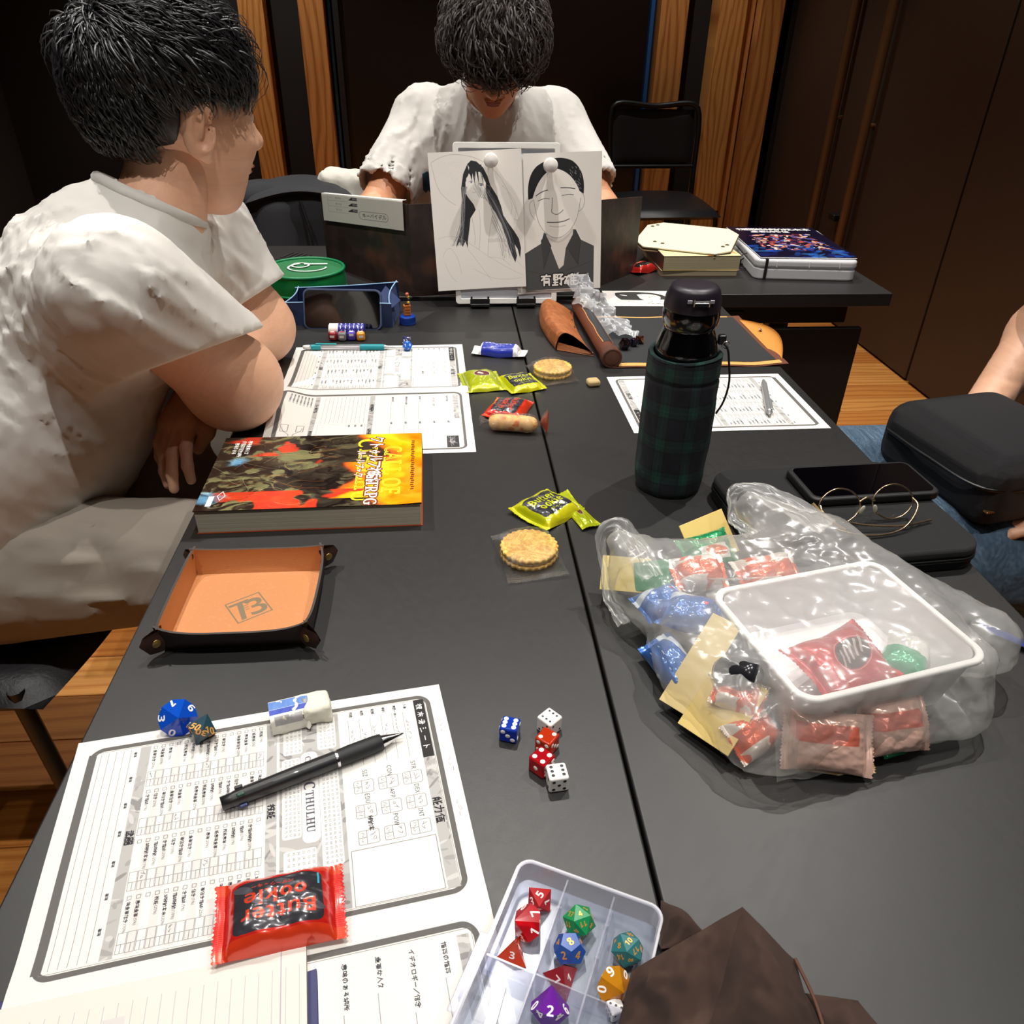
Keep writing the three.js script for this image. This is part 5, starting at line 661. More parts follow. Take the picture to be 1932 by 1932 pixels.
// ---------- leather goods ----------
const hide = dataTex(256, 256, (x, y) => { const n = wrapNoise(256, 9, 3)(x, y), m = wrapNoise(256, 40, 5)(x, y), k = clamp(0.5 + n * 0.8 + m * 0.4); return [lerp(138, 186, k), lerp(76, 112, k), lerp(36, 58, k)]; }, true, [2, 2]);
const hideBump = dataTex(256, 256, (x, y) => clamp(128 + wrapNoise(256, 50, 7)(x, y) * 160, 0, 255), false, [4, 4]);
const leatherTan = std(0xffffff, 0.6, { map: hide, bumpMap: hideBump, bumpScale: 0.0004 }), leatherBrown = std(0x643520, 0.5, { bumpMap: hideBump, bumpScale: 0.0004 }), tanEdge = std(0xd8a45c, 0.6);
{ // pen case: loft of a folded triangular section, open at the near end
  const t = thing('leather_pen_case', 'tan leather pen case, open at its near end, before the white board', 'case', [0.215, T, -1.45]);
  const sec = (u) => { const w = lerp(0.034, 0.0315, u) * (u < 0.12 ? Math.sqrt(clamp(u / 0.12 * 0.8 + 0.2)) : 1), h = lerp(0.03, 0.034, u) * (u < 0.12 ? lerp(0.55, 1, u / 0.12) : 1), cx = lerp(0.008, 0.01, u) - 0.012 * Math.sin(u * Math.PI), z = lerp(-0.125, 0.122, u); return { w, h, cx, z }; };
  const pr = [[-1, 0.02], [-1.03, 0.3], [-0.92, 0.72], [-0.7, 0.96], [-0.45, 1], [-0.1, 0.86], [0.4, 0.56], [0.86, 0.22], [1, 0.1], [1, 0.02], [0.5, 0], [-0.5, 0]];
  const cv = new THREE.CatmullRomCurve3(pr.map(([a, b]) => V(a, b, 0)), true, 'catmullrom', 0.3);
  const shell = (k) => surf((u, v) => { const s = sec(u), p = cv.getPoint(v), n = fbm(u * 6, v * 6, 2, 3) * 0.0012; return [s.cx + p.x * (s.w - k) + n, 0.0006 + k + Math.max(0, p.y) * (s.h - 2 * k) + n * p.y, s.z + 0.016 * p.x * u]; }, 34, 60, (u, v) => [u * 1.4, v]);
  mesh('outside', shell(0), leatherTan, t); mesh('lining', shell(0.0022), std(0x3a2012, 0.8, { side: THREE.DoubleSide }), t);
  { const s = sec(0); const g = surf((u, v) => { const p = cv.getPoint(v); return [s.cx + p.x * s.w * u, 0.0006 + Math.max(0, p.y) * s.h * u, s.z - 0.006 * (1 - u * u)]; }, 6, 40); mesh('far_end', g, std(0xffffff, 0.6, { map: hide, side: THREE.DoubleSide }), t); }
  mesh('front_flap', surf((u, v) => [0.01 - 0.0305 + u * 0.061, 0.001 + v * (0.013 - 0.008 * u), 0.122 + 0.016 * (u * 2 - 1) + 0.001 - v * 0.006], 8, 4), std(0xffffff, 0.6, { map: hide, side: THREE.DoubleSide }), t);
}
{ // leather dice scroll unrolled: black field, tan edges, a roll along its left end
  const t = thing('leather_scroll', 'black-lined leather dice scroll with a brown roll at its left end', 'mat', [0.432, T, -1.389]);
  const w = 0.152, d = 0.131, lift = (x, z) => 0.0012 + 0.004 * sstep(0.09, 0.152, x) * sstep(0.02, 0.131, z) + 0.0012 * Math.sin(x * 40) * (Math.abs(z) / d);
  const flat = (x0, x1, z0, z1, y, nx = 24, nz = 16) => { const g = surf((u, v) => { const x = lerp(x0, x1, u), z = lerp(z0, z1, v); return [x, y + lift(x, z), z]; }, nx, nz, (u, v) => [lerp(x0, x1, u) * 8, lerp(z0, z1, v) * 8]); g.index.array.reverse(); g.computeVertexNormals(); return g; };
  mesh('outer_leather', flat(-w, w + 0.006, -d - 0.004, d + 0.005, 0), std(0x6b3a26, 0.55, { side: THREE.DoubleSide, bumpMap: hideBump, bumpScale: 0.0003 }), t);
  mesh('tan_border', flat(-w + 0.004, w - 0.004, d - 0.013, d + 0.001, 0.001), tanEdge, t); mesh('tan_border', flat(-w + 0.004, w - 0.02, -d - 0.001, -d + 0.007, 0.001), tanEdge, t);
  mesh('black_field', flat(-w + 0.002, w - 0.01, -d + 0.007, d - 0.013, 0.0016), std(0x262729, 0.75, { bumpMap: tableTex, bumpScale: 0.0006 }), t);
  const strap = surf((u, v) => { const z = lerp(-0.105, 0.115, u), e = Math.sin(Math.PI * u), a = v * 2.2; return [w - 0.008 + 0.03 * e * Math.sin(a * 0.75) + 0.006, 0.002 + 0.013 * e * (1 - Math.cos(a)) * 0.7 + 0.002 * v, z + 0.01 * u]; }, 30, 12);
  mesh('strap_flap', strap, std(0xcf8d3c, 0.55, { side: THREE.DoubleSide }), t); mesh('snap', move(lathe([[0, 0.0022], [0.004, 0.002], [0.0055, 0]], 16), w + 0.014, 0.0075, -0.03, 0, 0, -0.7), std(0xd8d4cc, 0.25, { metalness: 0.8 }), t);
  const a = V(-0.166, 0.0165, -0.17), b = V(-0.155, 0.017, 0.118), dir = b.clone().sub(a).normalize();
  const rl = mesh('roll', rod(a.toArray(), b.toArray(), 0.0155, 32), leatherBrown, t); const cap = new THREE.CylinderGeometry(0.0182, 0.0182, 0.018, 40); const cap2 = lathe([[0, 0.003], [0.012, 0.003], [0.0128, 0.0018], [0.0145, 0.0018], [0.0155, 0.003], [0.0175, 0.002], [0.0182, 0]], 40); const q = new THREE.Quaternion().setFromUnitVectors(V(0, 1, 0), dir);
  mesh('roll_cap', [cap.applyQuaternion(q).translate(...b.clone().addScaledVector(dir, 0.004).toArray()), cap2.applyQuaternion(q).translate(...b.clone().addScaledVector(dir, 0.013).toArray())], std(0x59301f, 0.45, { bumpMap: hideBump, bumpScale: 0.0003 }), rl);
  const band = (o, wd, y) => surf((u, v) => { const p = a.clone().lerp(b, 0.24 + u * 0.66), an = o + (v - 0.5) * wd + 0.04 * Math.sin(u * 14); return [p.x + Math.sin(an) * (0.0156 + y), p.y + Math.cos(an) * (0.0156 + y), p.z]; }, 30, 6);
  mesh('dark_panel', band(0.1, 1.15, 0.0003), std(0x2a2b2d, 0.6, { side: THREE.DoubleSide }), rl); for (const o of [-0.5, 0.72]) mesh('stitched_edge', band(o, 0.09, 0.0006), std(0xc98a4a, 0.6, { side: THREE.DoubleSide }), rl); mesh('zip', band(0.12, 0.06, 0.0006), std(0x596066, 0.4, { metalness: 0.5, side: THREE.DoubleSide }), rl);
}
[['black glossy die nearest the leather roll, largest of the dark ones', 12, 0.0118, 0.3156, -1.336, 0.2], ['dark purple die in the middle of the three on the black field', 10, 0.0098, 0.3355, -1.352, 1.2], ['black-red die farthest right of the three on the black field', 8, 0.0105, 0.35, -1.366, 2.2]].forEach(([l, k, r, x, z, s], i) => polyDie('numbered_die', l, k, r, phys([0x0e0709, 0x140a1c, 0x1c080a][i], 0.12, { clearcoat: 0.6 }), std([0x2c1016, 0x4a3a58, 0x5a1c1c][i], 0.4), [4, 7, 2, 9, 1, 6, 8], [x, z, 0.0035], s));
{ // empty clear pouch
  const g = surf((u, v) => { const s = (v - 0.5) * 2, c = lerp(0, 1, u), x = lerp(0.262, 0.318, c) + 0.0, z = lerp(-1.575, -1.385, c), y = 0.004 + 0.05 * (1 - c) ** 1.4 * 1.1 + 0.012 * (1 - s * s), wd = lerp(0.017, 0.036, Math.sin(c * 2.2)), n = fbm(u * 11, v * 7, 4, 4) * 0.011; return [x + s * wd * 0.95 + n, Math.max(0.004, y + n * 1.4 + 0.004 * Math.abs(Math.sin(v * 9 + u * 5))), z + s * 0.012 + n]; }, 60, 36);
  single('clear_pouch', 'crumpled empty clear plastic pouch leaning over the leather roll', 'pouch', g, phys(0xf2f4f8, 0.22, { transmission: 0.72, thickness: 0, ior: 1.7, side: THREE.DoubleSide }), [0, T, 0]);
  const f = surf((u, v) => { const n = fbm(u * 9, v * 9, 6, 3) * 0.006; return [0.262 + u * 0.034 + n, 0.034 + 0.008 * Math.sin(u * 5 + v * 3) + n, -1.545 + v * 0.05 + u * 0.01 + n]; }, 20, 20);
  single('foil_scrap', 'small crinkled silvery wrapper on the leather roll', 'wrapper', f, phys(0xd8d4c4, 0.25, { metalness: 0.3, transmission: 0.3, thickness: 0, side: THREE.DoubleSide }), [0, T, 0]);
}
{ // tartan bottle
  const b = thing('insulated_bottle', 'black flip-top bottle in a dark green tartan sleeve, standing on the right table', 'bottle', [0.277, T, -0.86]); b.scale.set(1, 0.957, 1);
  const pl = dataTex(512, 512, (x, y) => { const band = (t) => { const p = (t % 128) / 128; return p < 0.42 ? 0 : p < 0.47 ? 2 : p < 0.62 ? 1 : p < 0.66 ? 3 : p < 0.82 ? 1 : p < 0.86 ? 2 : 0; }, cl = [[24, 26, 38], [22, 62, 54], [12, 14, 18], [30, 84, 72]], a = cl[band(x)], c = cl[band(y)], tw = (x + y) % 4 < 2, n = 0.85 + h3(x, y, 2) * 0.3 + fbm(x / 60, y / 60, 3, 3) * 0.3; return [0, 1, 2].map((i) => clamp(((tw ? a[i] : c[i]) * 0.62 + (tw ? c[i] : a[i]) * 0.38) * n, 0, 255)); }, true, [2, 1]);
  const cloth = std(0xffffff, 0.85, { map: pl, bumpMap: smallFabric, bumpScale: 0.0003 });
  const prof = (h) => 0.0428 + 0.0012 * Math.sin(h * 16) - 0.0035 * Math.exp(-h / 0.006);
  const sleeve = surf((u, v) => { const a = u * 2 * Math.PI + 0.4, h = 0.001 + v * 0.187, n = 0.0016 * fbm(Math.cos(a) * 3, Math.sin(a) * 3 + h * 30, 2, 3) + 0.0012 * Math.exp(-((h - 0.03) ** 2) / 0.0002) * Math.sin(a * 3) - (Math.abs(h - 0.158) < 0.0022 ? 0.0012 : 0), r = prof(h) + n; return [r * Math.sin(a), h - (v > 0.99 ? 0.001 : 0), r * Math.cos(a)]; }, 90, 80);
  mesh('sleeve', sleeve, cloth, b); mesh('sleeve_hem', [surf((u, v) => { const a = u * 2 * Math.PI + 0.4, r = prof(0.187) + 0.0002 - v * 0.0055; return [r * Math.sin(a), 0.187 + 0.0024 * Math.sin(Math.PI * v) + 0.002 * Math.sin(a * 2), r * Math.cos(a)]; }, 80, 6, (u, v) => [u, 0.9 + v * 0.05])], cloth, b); mesh('sleeve_base', lathe([[0, 0.0008], [0.038, 0.0008], [0.0405, 0.004]], 50), std(0x0c1210, 0.8), b);
  const gloss = phys(0x060506, 0.16, { clearcoat: 0.5 }), matt = phys(0x1c1620, 0.42);
  mesh('neck', lathe([[0.0345, 0.17], [0.0362, 0.19], [0.0355, 0.197], [0.031, 0.212], [0.0288, 0.218], [0.0295, 0.2215]], 60), gloss, b);
  mesh('lid_lower', lathe([[0.0292, 0.2205], [0.0318, 0.226], [0.0325, 0.236], [0.0316, 0.2425]], 60), gloss, b);
  mesh('lid', lathe([[0.0318, 0.2425], [0.0322, 0.245], [0.0312, 0.256], [0.0288, 0.2655], [0.0255, 0.2695], [0.02, 0.271], [0.0, 0.2715]], 60), matt, b);
  const hg = mesh('hinge', [boxAt(0.019, 0.007, 0.008, 0.0, 0.2565, 0.0295, 0.002)], std(0x08070a, 0.5), b); for (const s of [-1, 1]) { mesh('steel_pin', rod([s * 0.0085, 0.254, 0.0335], [s * 0.0085, 0.262, 0.0335], 0.0008), std(0xd9cfc0, 0.2, { metalness: 1 }), hg); mesh('hinge_window', boxAt(0.0055, 0.0042, 0.002, s * 0.0125, 0.2582, 0.0292, 0.0008), std(0x8f8c96, 0.25), hg); } mesh('steel_pin', rod([-0.008, 0.2578, 0.0335], [0.008, 0.2578, 0.0335], 0.0008), std(0xc8c8cc, 0.2, { metalness: 1 }), hg);
  mesh('cord', tube([[0.038, 0.202, 0.006], [0.045, 0.196, 0.01], [0.05, 0.176, 0.012], [0.054, 0.15, 0.012], [0.05, 0.125, 0.014], [0.0435, 0.11, 0.014]], 0.0013, 50, 8), std(0x0b0a0b, 0.6), b); mesh('cord_lock', [boxAt(0.009, 0.012, 0.008, 0.0395, 0.204, 0.004, 0.002)], std(0x0b0b0d, 0.35), b); mesh('metal_ring', new THREE.TorusGeometry(0.0042, 0.0009, 8, 20).translate(0.0435, 0.1985, 0.009), std(0xd8d8da, 0.2, { metalness: 1 }), b);
}
{ // silver pen
  const s = phys(0xa9aaac, 0.28, { metalness: 0.5 }); const p = penAlong('silver_pen', 'silver clip pen lying on the right record sheet', [0.483, -1.055, 0.0062], [0.52, -1.185, 0.005]);
  mesh('barrel', alongX([[0, 0], [0, 0.0045], [0.006, 0.005], [0.03, 0.0052], [0.115, 0.0048], [0.13, 0.0024], [0.135, 0.0008], [0.1355, 0]]), s, p); mesh('button', alongX([[-0.008, 0], [-0.008, 0.0022], [0, 0.0028]]), s, p); mesh('clip', boxAt(0.036, 0.0016, 0.004, 0.02, 0.0055, 0.003, 0.0006), s, p);
}
{ // black zip case, phone and glasses on it
  const eva = std(0x1b1b1c, 0.85, { bumpMap: smallFabric, bumpScale: 0.0005 }), c = thing('zip_case', 'large black zip case lying at the right table edge under the phone', 'case', [0.452, T, -0.752], 0.075);
  const sh = (g) => rrect(0.246 + g, 0.205 + g, 0.03 + g / 2); mesh('lower_shell', slab(sh(0), 0.013, 0.004, 4), eva, c); mesh('upper_shell', slab(sh(0), 0.013, 0.005, 4).translate(0, 0.0145, 0), eva, c); mesh('zip_band', slab(sh(-0.006), 0.004).translate(0, 0.0118, 0), std(0x0e0e0f, 0.6), c); for (const y of [0.0122, 0.0153]) { const pts = sh(0.0012).getPoints(20).map((p) => V(p.x, y, -p.y)); mesh('piping', tube(pts.slice(0, -1), 0.0011, 160, 6, true), std(0x161617, 0.5), c); } mesh('zip_pull', boxAt(0.012, 0.002, 0.006, 0.09, 0.014, -0.106, 0.0008), std(0xb08858, 0.3, { metalness: 0.9 }), c);
  const p = thing('phone', 'black phone lying flat on the zip case', 'phone', [0.4975, T + 0.0281, -0.7935], 0.055); mesh('case', slab(rrect(0.164, 0.08, 0.012), 0.0105, 0.003, 3), std(0x121213, 0.5), p); mesh('screen', slab(rrect(0.152, 0.068, 0.008), 0.001).translate(0, 0.0103, 0), phys(0x030306, 0.06, { clearcoat: 1 }), p);
  const gold = std(0xb8a184, 0.25, { metalness: 0.95 }), g = thing('glasses', 'thin gold-framed glasses resting on the zip case before the phone', 'glasses', [0.467, T + 0.0282, -0.716], 0.1);
  const ring = (cx, s) => { const P = []; for (let i = 0; i < 28; i++) { const a = i / 28 * 6.2832; P.push([cx + 0.024 * Math.cos(a) * (1 + 0.05 * Math.cos(2 * a)), 0.0205 + 0.0175 * Math.sin(a), -0.006 - 0.009 * Math.sin(a)]); } return P; };
  for (const s of [-1, 1]) { mesh('rim', tube(ring(s * 0.033), 0.001, 80, 8, true), gold, g); const lens = new THREE.CircleGeometry(1, 32).scale(0.0238, 0.0193, 1).rotateX(-0.475).translate(s * 0.033, 0.0205, -0.006); mesh('lens', lens, phys(0xffffff, 0.02, { transmission: 1, thickness: 0, ior: 1.5, side: THREE.DoubleSide }), g); mesh('nose_pad', new THREE.SphereGeometry(1, 14, 10).scale(0.0028, 0.0055, 0.0018).rotateZ(s * 0.35).translate(s * 0.008, 0.017, 0.0), phys(0xd8d6c8, 0.3, { transmission: 0.4, thickness: 0 }), g); }
  mesh('bridge', tube([[-0.0095, 0.024, -0.006], [0, 0.0275, -0.008], [0.0095, 0.024, -0.006]], 0.0011, 20, 8), gold, g);
  mesh('temple', tube([[-0.057, 0.023, -0.006], [-0.058, 0.02, 0.002], [-0.03, 0.01, 0.012], [0.03, 0.0045, 0.02], [0.075, 0.003, 0.012]], 0.0013, 40, 8), gold, g); mesh('temple', tube([[0.057, 0.023, -0.006], [0.058, 0.02, 0.004], [0.03, 0.005, 0.026], [-0.02, 0.0036, 0.03], [-0.06, 0.012, 0.012], [-0.068, 0.026, -0.004]], 0.0013, 40, 8), gold, g); mesh('temple_tip', tube([[-0.038, 0.006, 0.02], [-0.055, 0.015, 0.009], [-0.068, 0.027, -0.006]], 0.0022, 20, 8), std(0x8a7048, 0.35), g, 'brownish ear tip');
  const l = single('lanyard', 'blue woven lanyard hanging over the right table edge', 'strap', surf((u, v) => { const a = u * 4, x = 0.522 + 0.07 * u, z = -0.565 + 0.05 * u + 0.02 * Math.sin(a); return [x, 0.0025 + 0.004 * Math.sin(a * 1.5) ** 2 - Math.max(0, x - 0.578) * 1.6, z + (v - 0.5) * 0.016]; }, 40, 4), std(0x2a44a0, 0.7, { side: THREE.DoubleSide, bumpMap: smallFabric, bumpScale: 0.0004 }), [0, T, 0]);
}
// ---------- far right: books, folded tray, white case ----------
{
  const b1 = thing('book', 'thick paperback with cream page edges under the folded cream tray', 'book', [0.592, T + 0.0135, -1.92], 0.01); const bw = 0.182, bl = 0.21;
  mesh('page_block', edgeUV(boxAt(bw, 0.032, bl, 0, 0.0165, 0, 0.0005)), std(0xdcd2b6, 0.85, { map: pageEdge }), b1); const cvx = canvasTex(256, 256, (x) => { x.fillStyle = '#e8dcae'; x.fillRect(0, 0, 256, 256); for (let i = 0; i < 120; i++) { x.fillStyle = ['#e0a850', '#efe6d0', '#c87e3c', '#e6c774'][i % 4]; x.beginPath(); x.ellipse(256 * rnd(), 256 * rnd(), 14 * rnd(), 8 * rnd(), rnd() * 3, 0, 7); x.fill(); } x.fillStyle = '#f4efe2'; x.fillRect(0, 200, 90, 56); x.fillStyle = '#7a7468'; x.fillRect(16, 228, 50, 8); }); mesh('front_cover', uvPlane(boxAt(bw + 0.002, 0.0008, bl + 0.001, 0, 0.0332, 0, 0), 'x', 'z', 5), std(0xffffff, 0.4, { map: turnTex(cvx, [1, 1]) }), b1); mesh('spine', boxAt(0.001, 0.033, bl, -bw / 2 - 0.0006, 0.0166, 0, 0), std(0x4a2a1c, 0.4), b1); mesh('back_cover', boxAt(bw + 0.002, 0.0008, bl + 0.001, 0, 0.0006, 0, 0), std(0xd8b860, 0.4), b1);
  const b2 = thing('book', 'thin paperback at the bottom beneath the thick cream-edged one', 'book', [0.591, T, -1.918], -0.01); mesh('page_block', edgeUV(boxAt(0.18, 0.0115, 0.206, 0, 0.0066, 0, 0.0004)), std(0xd2c8b0, 0.85, { map: pageEdge }), b2); mesh('front_cover', boxAt(0.182, 0.0007, 0.207, 0, 0.0128, 0, 0), std(0xcabd96, 0.4), b2); mesh('back_cover', boxAt(0.182, 0.0007, 0.207, 0, 0.0004, 0, 0), std(0x6a4a34, 0.4), b2);
  // folded leather-like tray in cream, cut corners
  const t = thing('folded_tray', 'cream folded tray with cut corners and snaps on top of the books', 'tray', [0.592, T + 0.0485, -1.945], -0.42); t.rotation.order = 'YXZ'; t.rotation.x = 0.07; const oc = poly([[-0.118, -0.06], [-0.09, -0.105], [0.08, -0.108], [0.112, -0.075], [0.115, 0.06], [0.086, 0.1], [-0.08, 0.104], [-0.115, 0.07]]);
  mesh('top_layer', slab(oc, 0.0035, 0.001).translate(0, 0.0075, 0), std(0xe6ddbf, 0.7, { bumpMap: hideBump, bumpScale: 0.0003 }), t); mesh('dark_inside', slab(oc, 0.003).translate(0, 0.0043, 0), std(0x3a3216, 0.8), t); mesh('under_layer', slab(oc, 0.0035, 0.001), std(0xb8a070, 0.7), t); for (const [x, z] of [[-0.07, 0.062], [-0.05, 0.07], [0.09, 0.05], [0.098, 0.034], [-0.09, -0.075], [-0.1, -0.06]]) mesh('snap', move(lathe([[0, 0.0014], [0.003, 0.0013], [0.005, 0]], 14), x, 0.0113, z), std(0x4a4226, 0.4, { metalness: 0.4 }), t);
  packet('red, yellow and black snack packet left of the stacked books', 'snack packet', 0.07, 0.05, 0.02, foil(canvasTex(256, 200, (x) => { x.fillStyle = '#c02a22'; x.fillRect(0, 0, 256, 200); x.fillStyle = '#1c1a18'; x.fillRect(40, 90, 180, 70); x.fillStyle = '#e2876a'; x.fillRect(60, 40, 160, 30); x.fillStyle = '#d8d84a'; x.fillRect(0, 0, 60, 60); })), [0.462, -1.858], 0.6, { seed: 33 });
  // white case with folder
  const cs = phys(0xe9e9ec, 0.35, { transmission: 0.18, thickness: 0 }), c = thing('plastic_case', 'white translucent plastic case with a black elastic band, far right', 'case', [0.846, T, -1.937], -0.1); const W = 0.236, D = 0.325;
  mesh('lower_shell', slab(rrect(W, D, 0.02), 0.026, 0.004, 4), cs, c); mesh('upper_shell', slab(rrect(W + 0.002, D + 0.002, 0.021), 0.019, 0.006, 4).translate(0, 0.0265, 0), cs, c); for (const x of [-0.07, 0.005, 0.075]) mesh('hinge_rib', boxAt(0.0018, 0.014, 0.002, x, 0.036, D / 2 + 0.0008, 0.0004), std(0xf4f4f6, 0.4), c); mesh('elastic_band', [boxAt(0.0065, 0.048, 0.0015, -0.094, 0.0235, D / 2 + 0.0014, 0.0004), boxAt(0.0065, 0.0012, D, -0.094, 0.0462, 0, 0)], std(0x0b0b0c, 0.7), c);
  const art = canvasTex(700, 960, (x) => { x.fillStyle = '#141228'; x.fillRect(0, 0, 700, 960); for (let i = 0; i < 60; i++) { x.fillStyle = ['#1f3aa8', '#2a62d0', '#16204e', '#3a8ae0'][i % 4]; x.globalAlpha = 0.5; x.beginPath(); x.ellipse(rr(0, 700), rr(620, 960), rr(20, 90), rr(10, 40), rnd() * 3, 0, 7); x.fill(); } x.globalAlpha = 1; for (let i = 0; i < 260; i++) { x.fillStyle = ['#c65a48', '#e2a68c', '#f0d8c8', '#7a3040', '#3c2a52', '#5a62b0', '#221a30'][i % 7]; x.beginPath(); x.ellipse(rr(110, 610), rr(240, 740), rr(6, 46), rr(4, 20), rnd() * 3, 0, 7); x.fill(); } x.strokeStyle = '#f2f0ee'; jp(x, '探器能移動技索率', 60, 40, 76, 0.16, 0.98); jp(x, '重要場所値', 150, 128, 62, 0.16, 1); });
  const f = surf((u, v) => [(u - 0.5) * 0.228, 0.0009 + 0.003 * sstep(0.6, 1, u) * sstep(0.6, 1, v), (v - 0.5) * 0.31], 14, 14, (u, v) => [u, 1 - v]); f.index.array.reverse(); f.computeVertexNormals(); const fo = thing('clear_folder', 'colourful illustrated folder on top of the white plastic case', 'folder', [0.846, T + 0.0475, -1.945], -0.05); mesh('front_sheet', f, phys(0xffffff, 0.15, { map: art, side: THREE.DoubleSide }), fo); mesh('back_sheet', boxAt(0.226, 0.0005, 0.308, -0.002, 0.0003, 0.004, 0), std(0xe8e8ea, 0.5), fo);
  const k = thing('binder_clip', 'black wire binder clip between the books and the white case', 'clip', [0.708, T + 0.001, -1.9], 0.5); mesh('spring_body', move(slab(poly([[-0.016, 0], [0.016, 0], [0.016, 0.012], [-0.016, 0.012]]), 0.014, 0.001), 0, 0, 0), blackMetal, k); mesh('wire_handle', tube([[-0.014, 0.012, 0], [-0.012, 0.03, 0.02], [-0.006, 0.036, 0.026], [0.006, 0.036, 0.026], [0.012, 0.03, 0.02], [0.014, 0.012, 0]], 0.0013, 40, 6), blackMetal, k); mesh('wire_handle', tube([[-0.014, 0.004, 0.004], [-0.012, 0.003, 0.03], [0.012, 0.003, 0.03], [0.014, 0.004, 0.004]], 0.0013, 40, 6), blackMetal, k);
}
// ---------- bag and garment behind the far table ----------
{
  const ch = makeChair('black chair behind the left end of the far table, holding the backpack', [-0.46, 0, -2.44], Math.PI / 2);
  const nyl = std(0x2b2c30, 0.75, { bumpMap: smallFabric, bumpScale: 0.0005 }), dk = std(0x0f0f11, 0.8), b = thing('backpack', 'dark grey backpack with green-striped strap behind the left end of the table', 'backpack', [-0.44, 0.46, -2.42], 0.12);
  const body = (x, y, z) => { const q = [Math.abs(x) - 0.12, Math.abs(y - 0.18) - 0.14, Math.abs(z) - 0.05]; return Math.hypot(Math.max(q[0], 0), Math.max(q[1], 0), Math.max(q[2], 0)) + Math.min(Math.max(...q), 0) - 0.04 + fbm(x * 14, y * 14, z * 14, 3) * 0.012; };
  mesh('body', netMesh(body, [-0.19, -0.02, -0.12], [0.19, 0.4, 0.12], 0.009, 6), nyl, b);
  mesh('front_panel', surfSlab((u, v) => [-0.055 + (u - 0.5) * 0.13 + 0.02 * v, 0.02 + v * 0.31, 0.098 + 0.02 * Math.sin(Math.PI * u) - 0.02 * v], 0.015, 14, 20, 0.02), std(0x323338, 0.75), b); mesh('side_panel', surfSlab((u, v) => [0.085 + (u - 0.5) * 0.07, 0.02 + v * 0.29, 0.096 - 0.03 * u + 0.01 * Math.sin(v * 6)], 0.012, 10, 20, 0.02), dk, b); mesh('zip', tube([[0.03, 0.33, 0.1], [0.05, 0.24, 0.115], [0.055, 0.1, 0.115], [0.05, 0.0, 0.11]], 0.004, 40, 6), std(0x141416, 0.5), b); mesh('zip_pull', boxAt(0.004, 0.03, 0.003, 0.061, 0.17, 0.122, 0.001), std(0xb8b8bc, 0.3, { metalness: 0.8 }), b); mesh('top_flap', surfSlab((u, v) => [(u - 0.5) * 0.3 + 0.03, 0.345 + 0.03 * Math.sin(Math.PI * u) - 0.01 * v, 0.02 + (v - 0.5) * 0.17], 0.02, 14, 10, 0.02), nyl, b);
  mesh('strap', surf((u, v) => [-0.135 + (v - 0.5) * 0.045 + 0.03 * u, 0.34 - u * 0.3, 0.085 + 0.02 * Math.sin(u * 3)], 20, 6), std(0xffffff, 0.7, { side: THREE.DoubleSide, map: canvasTex(64, 64, (x) => { x.fillStyle = '#121412'; x.fillRect(0, 0, 64, 64); x.fillStyle = '#4c8a22'; x.fillRect(0, 10, 64, 12); x.fillRect(0, 38, 64, 10); }) }), b, 'green striped shoulder strap');
  const wf = (x, y, z) => { const q = [Math.abs(x) - 0.07, Math.abs(y) - 0.085, Math.abs(z) - 0.03]; return Math.hypot(Math.max(q[0], 0), Math.max(q[1], 0), Math.max(q[2], 0)) + Math.min(Math.max(...q), 0) - 0.032 + Math.abs(fbm(x * 16 + y * 4, y * 7, z * 10, 3)) * 0.03; };
  single('white_jacket', 'white cloth jacket bunched beside the backpack', 'jacket', netMesh(wf, [-0.13, -0.14, -0.09], [0.13, 0.14, 0.09], 0.007), std(0xd9d6cb, 0.9), [-0.265, 0.735, -2.46], -0.2);
}
// ---------- people ----------
const skinTex = dataTex(256, 256, (x, y) => { const n = wrapNoise(256, 16, 3)(x, y), m = wrapNoise(256, 60, 6)(x, y); return [clamp(228 + n * 7 + m * 5, 0, 255), clamp(176 + n * 9 + m * 5, 0, 255), clamp(144 + n * 9 + m * 5, 0, 255)]; }, true, [1, 1]);
const skin = (c) => phys(c, 0.5, { map: skinTex, sheen: 0.15, sheenRoughness: 0.6, sheenColor: new THREE.Color(0.6, 0.35, 0.28) });
const skinA = skin(0xffffff), skinB = skin(0xf6e2d2);
const clothBump = dataTex(256, 256, (x, y) => clamp(128 + ((x >> 1) % 2 ? 20 : -20) + (h3(x, y, 4) - 0.5) * 110, 0, 255), false, [6, 6]);
const frame = (f, up) => { const z = V(...f).normalize(), x = V(...up).cross(z).normalize(), y = z.clone().cross(x); return new THREE.Quaternion().setFromRotationMatrix(new THREE.Matrix4().makeBasis(x, y, z)); };
const put = (g, p, q) => g.applyMatrix4(new THREE.Matrix4().compose(V(...p), q, V(1, 1, 1)));
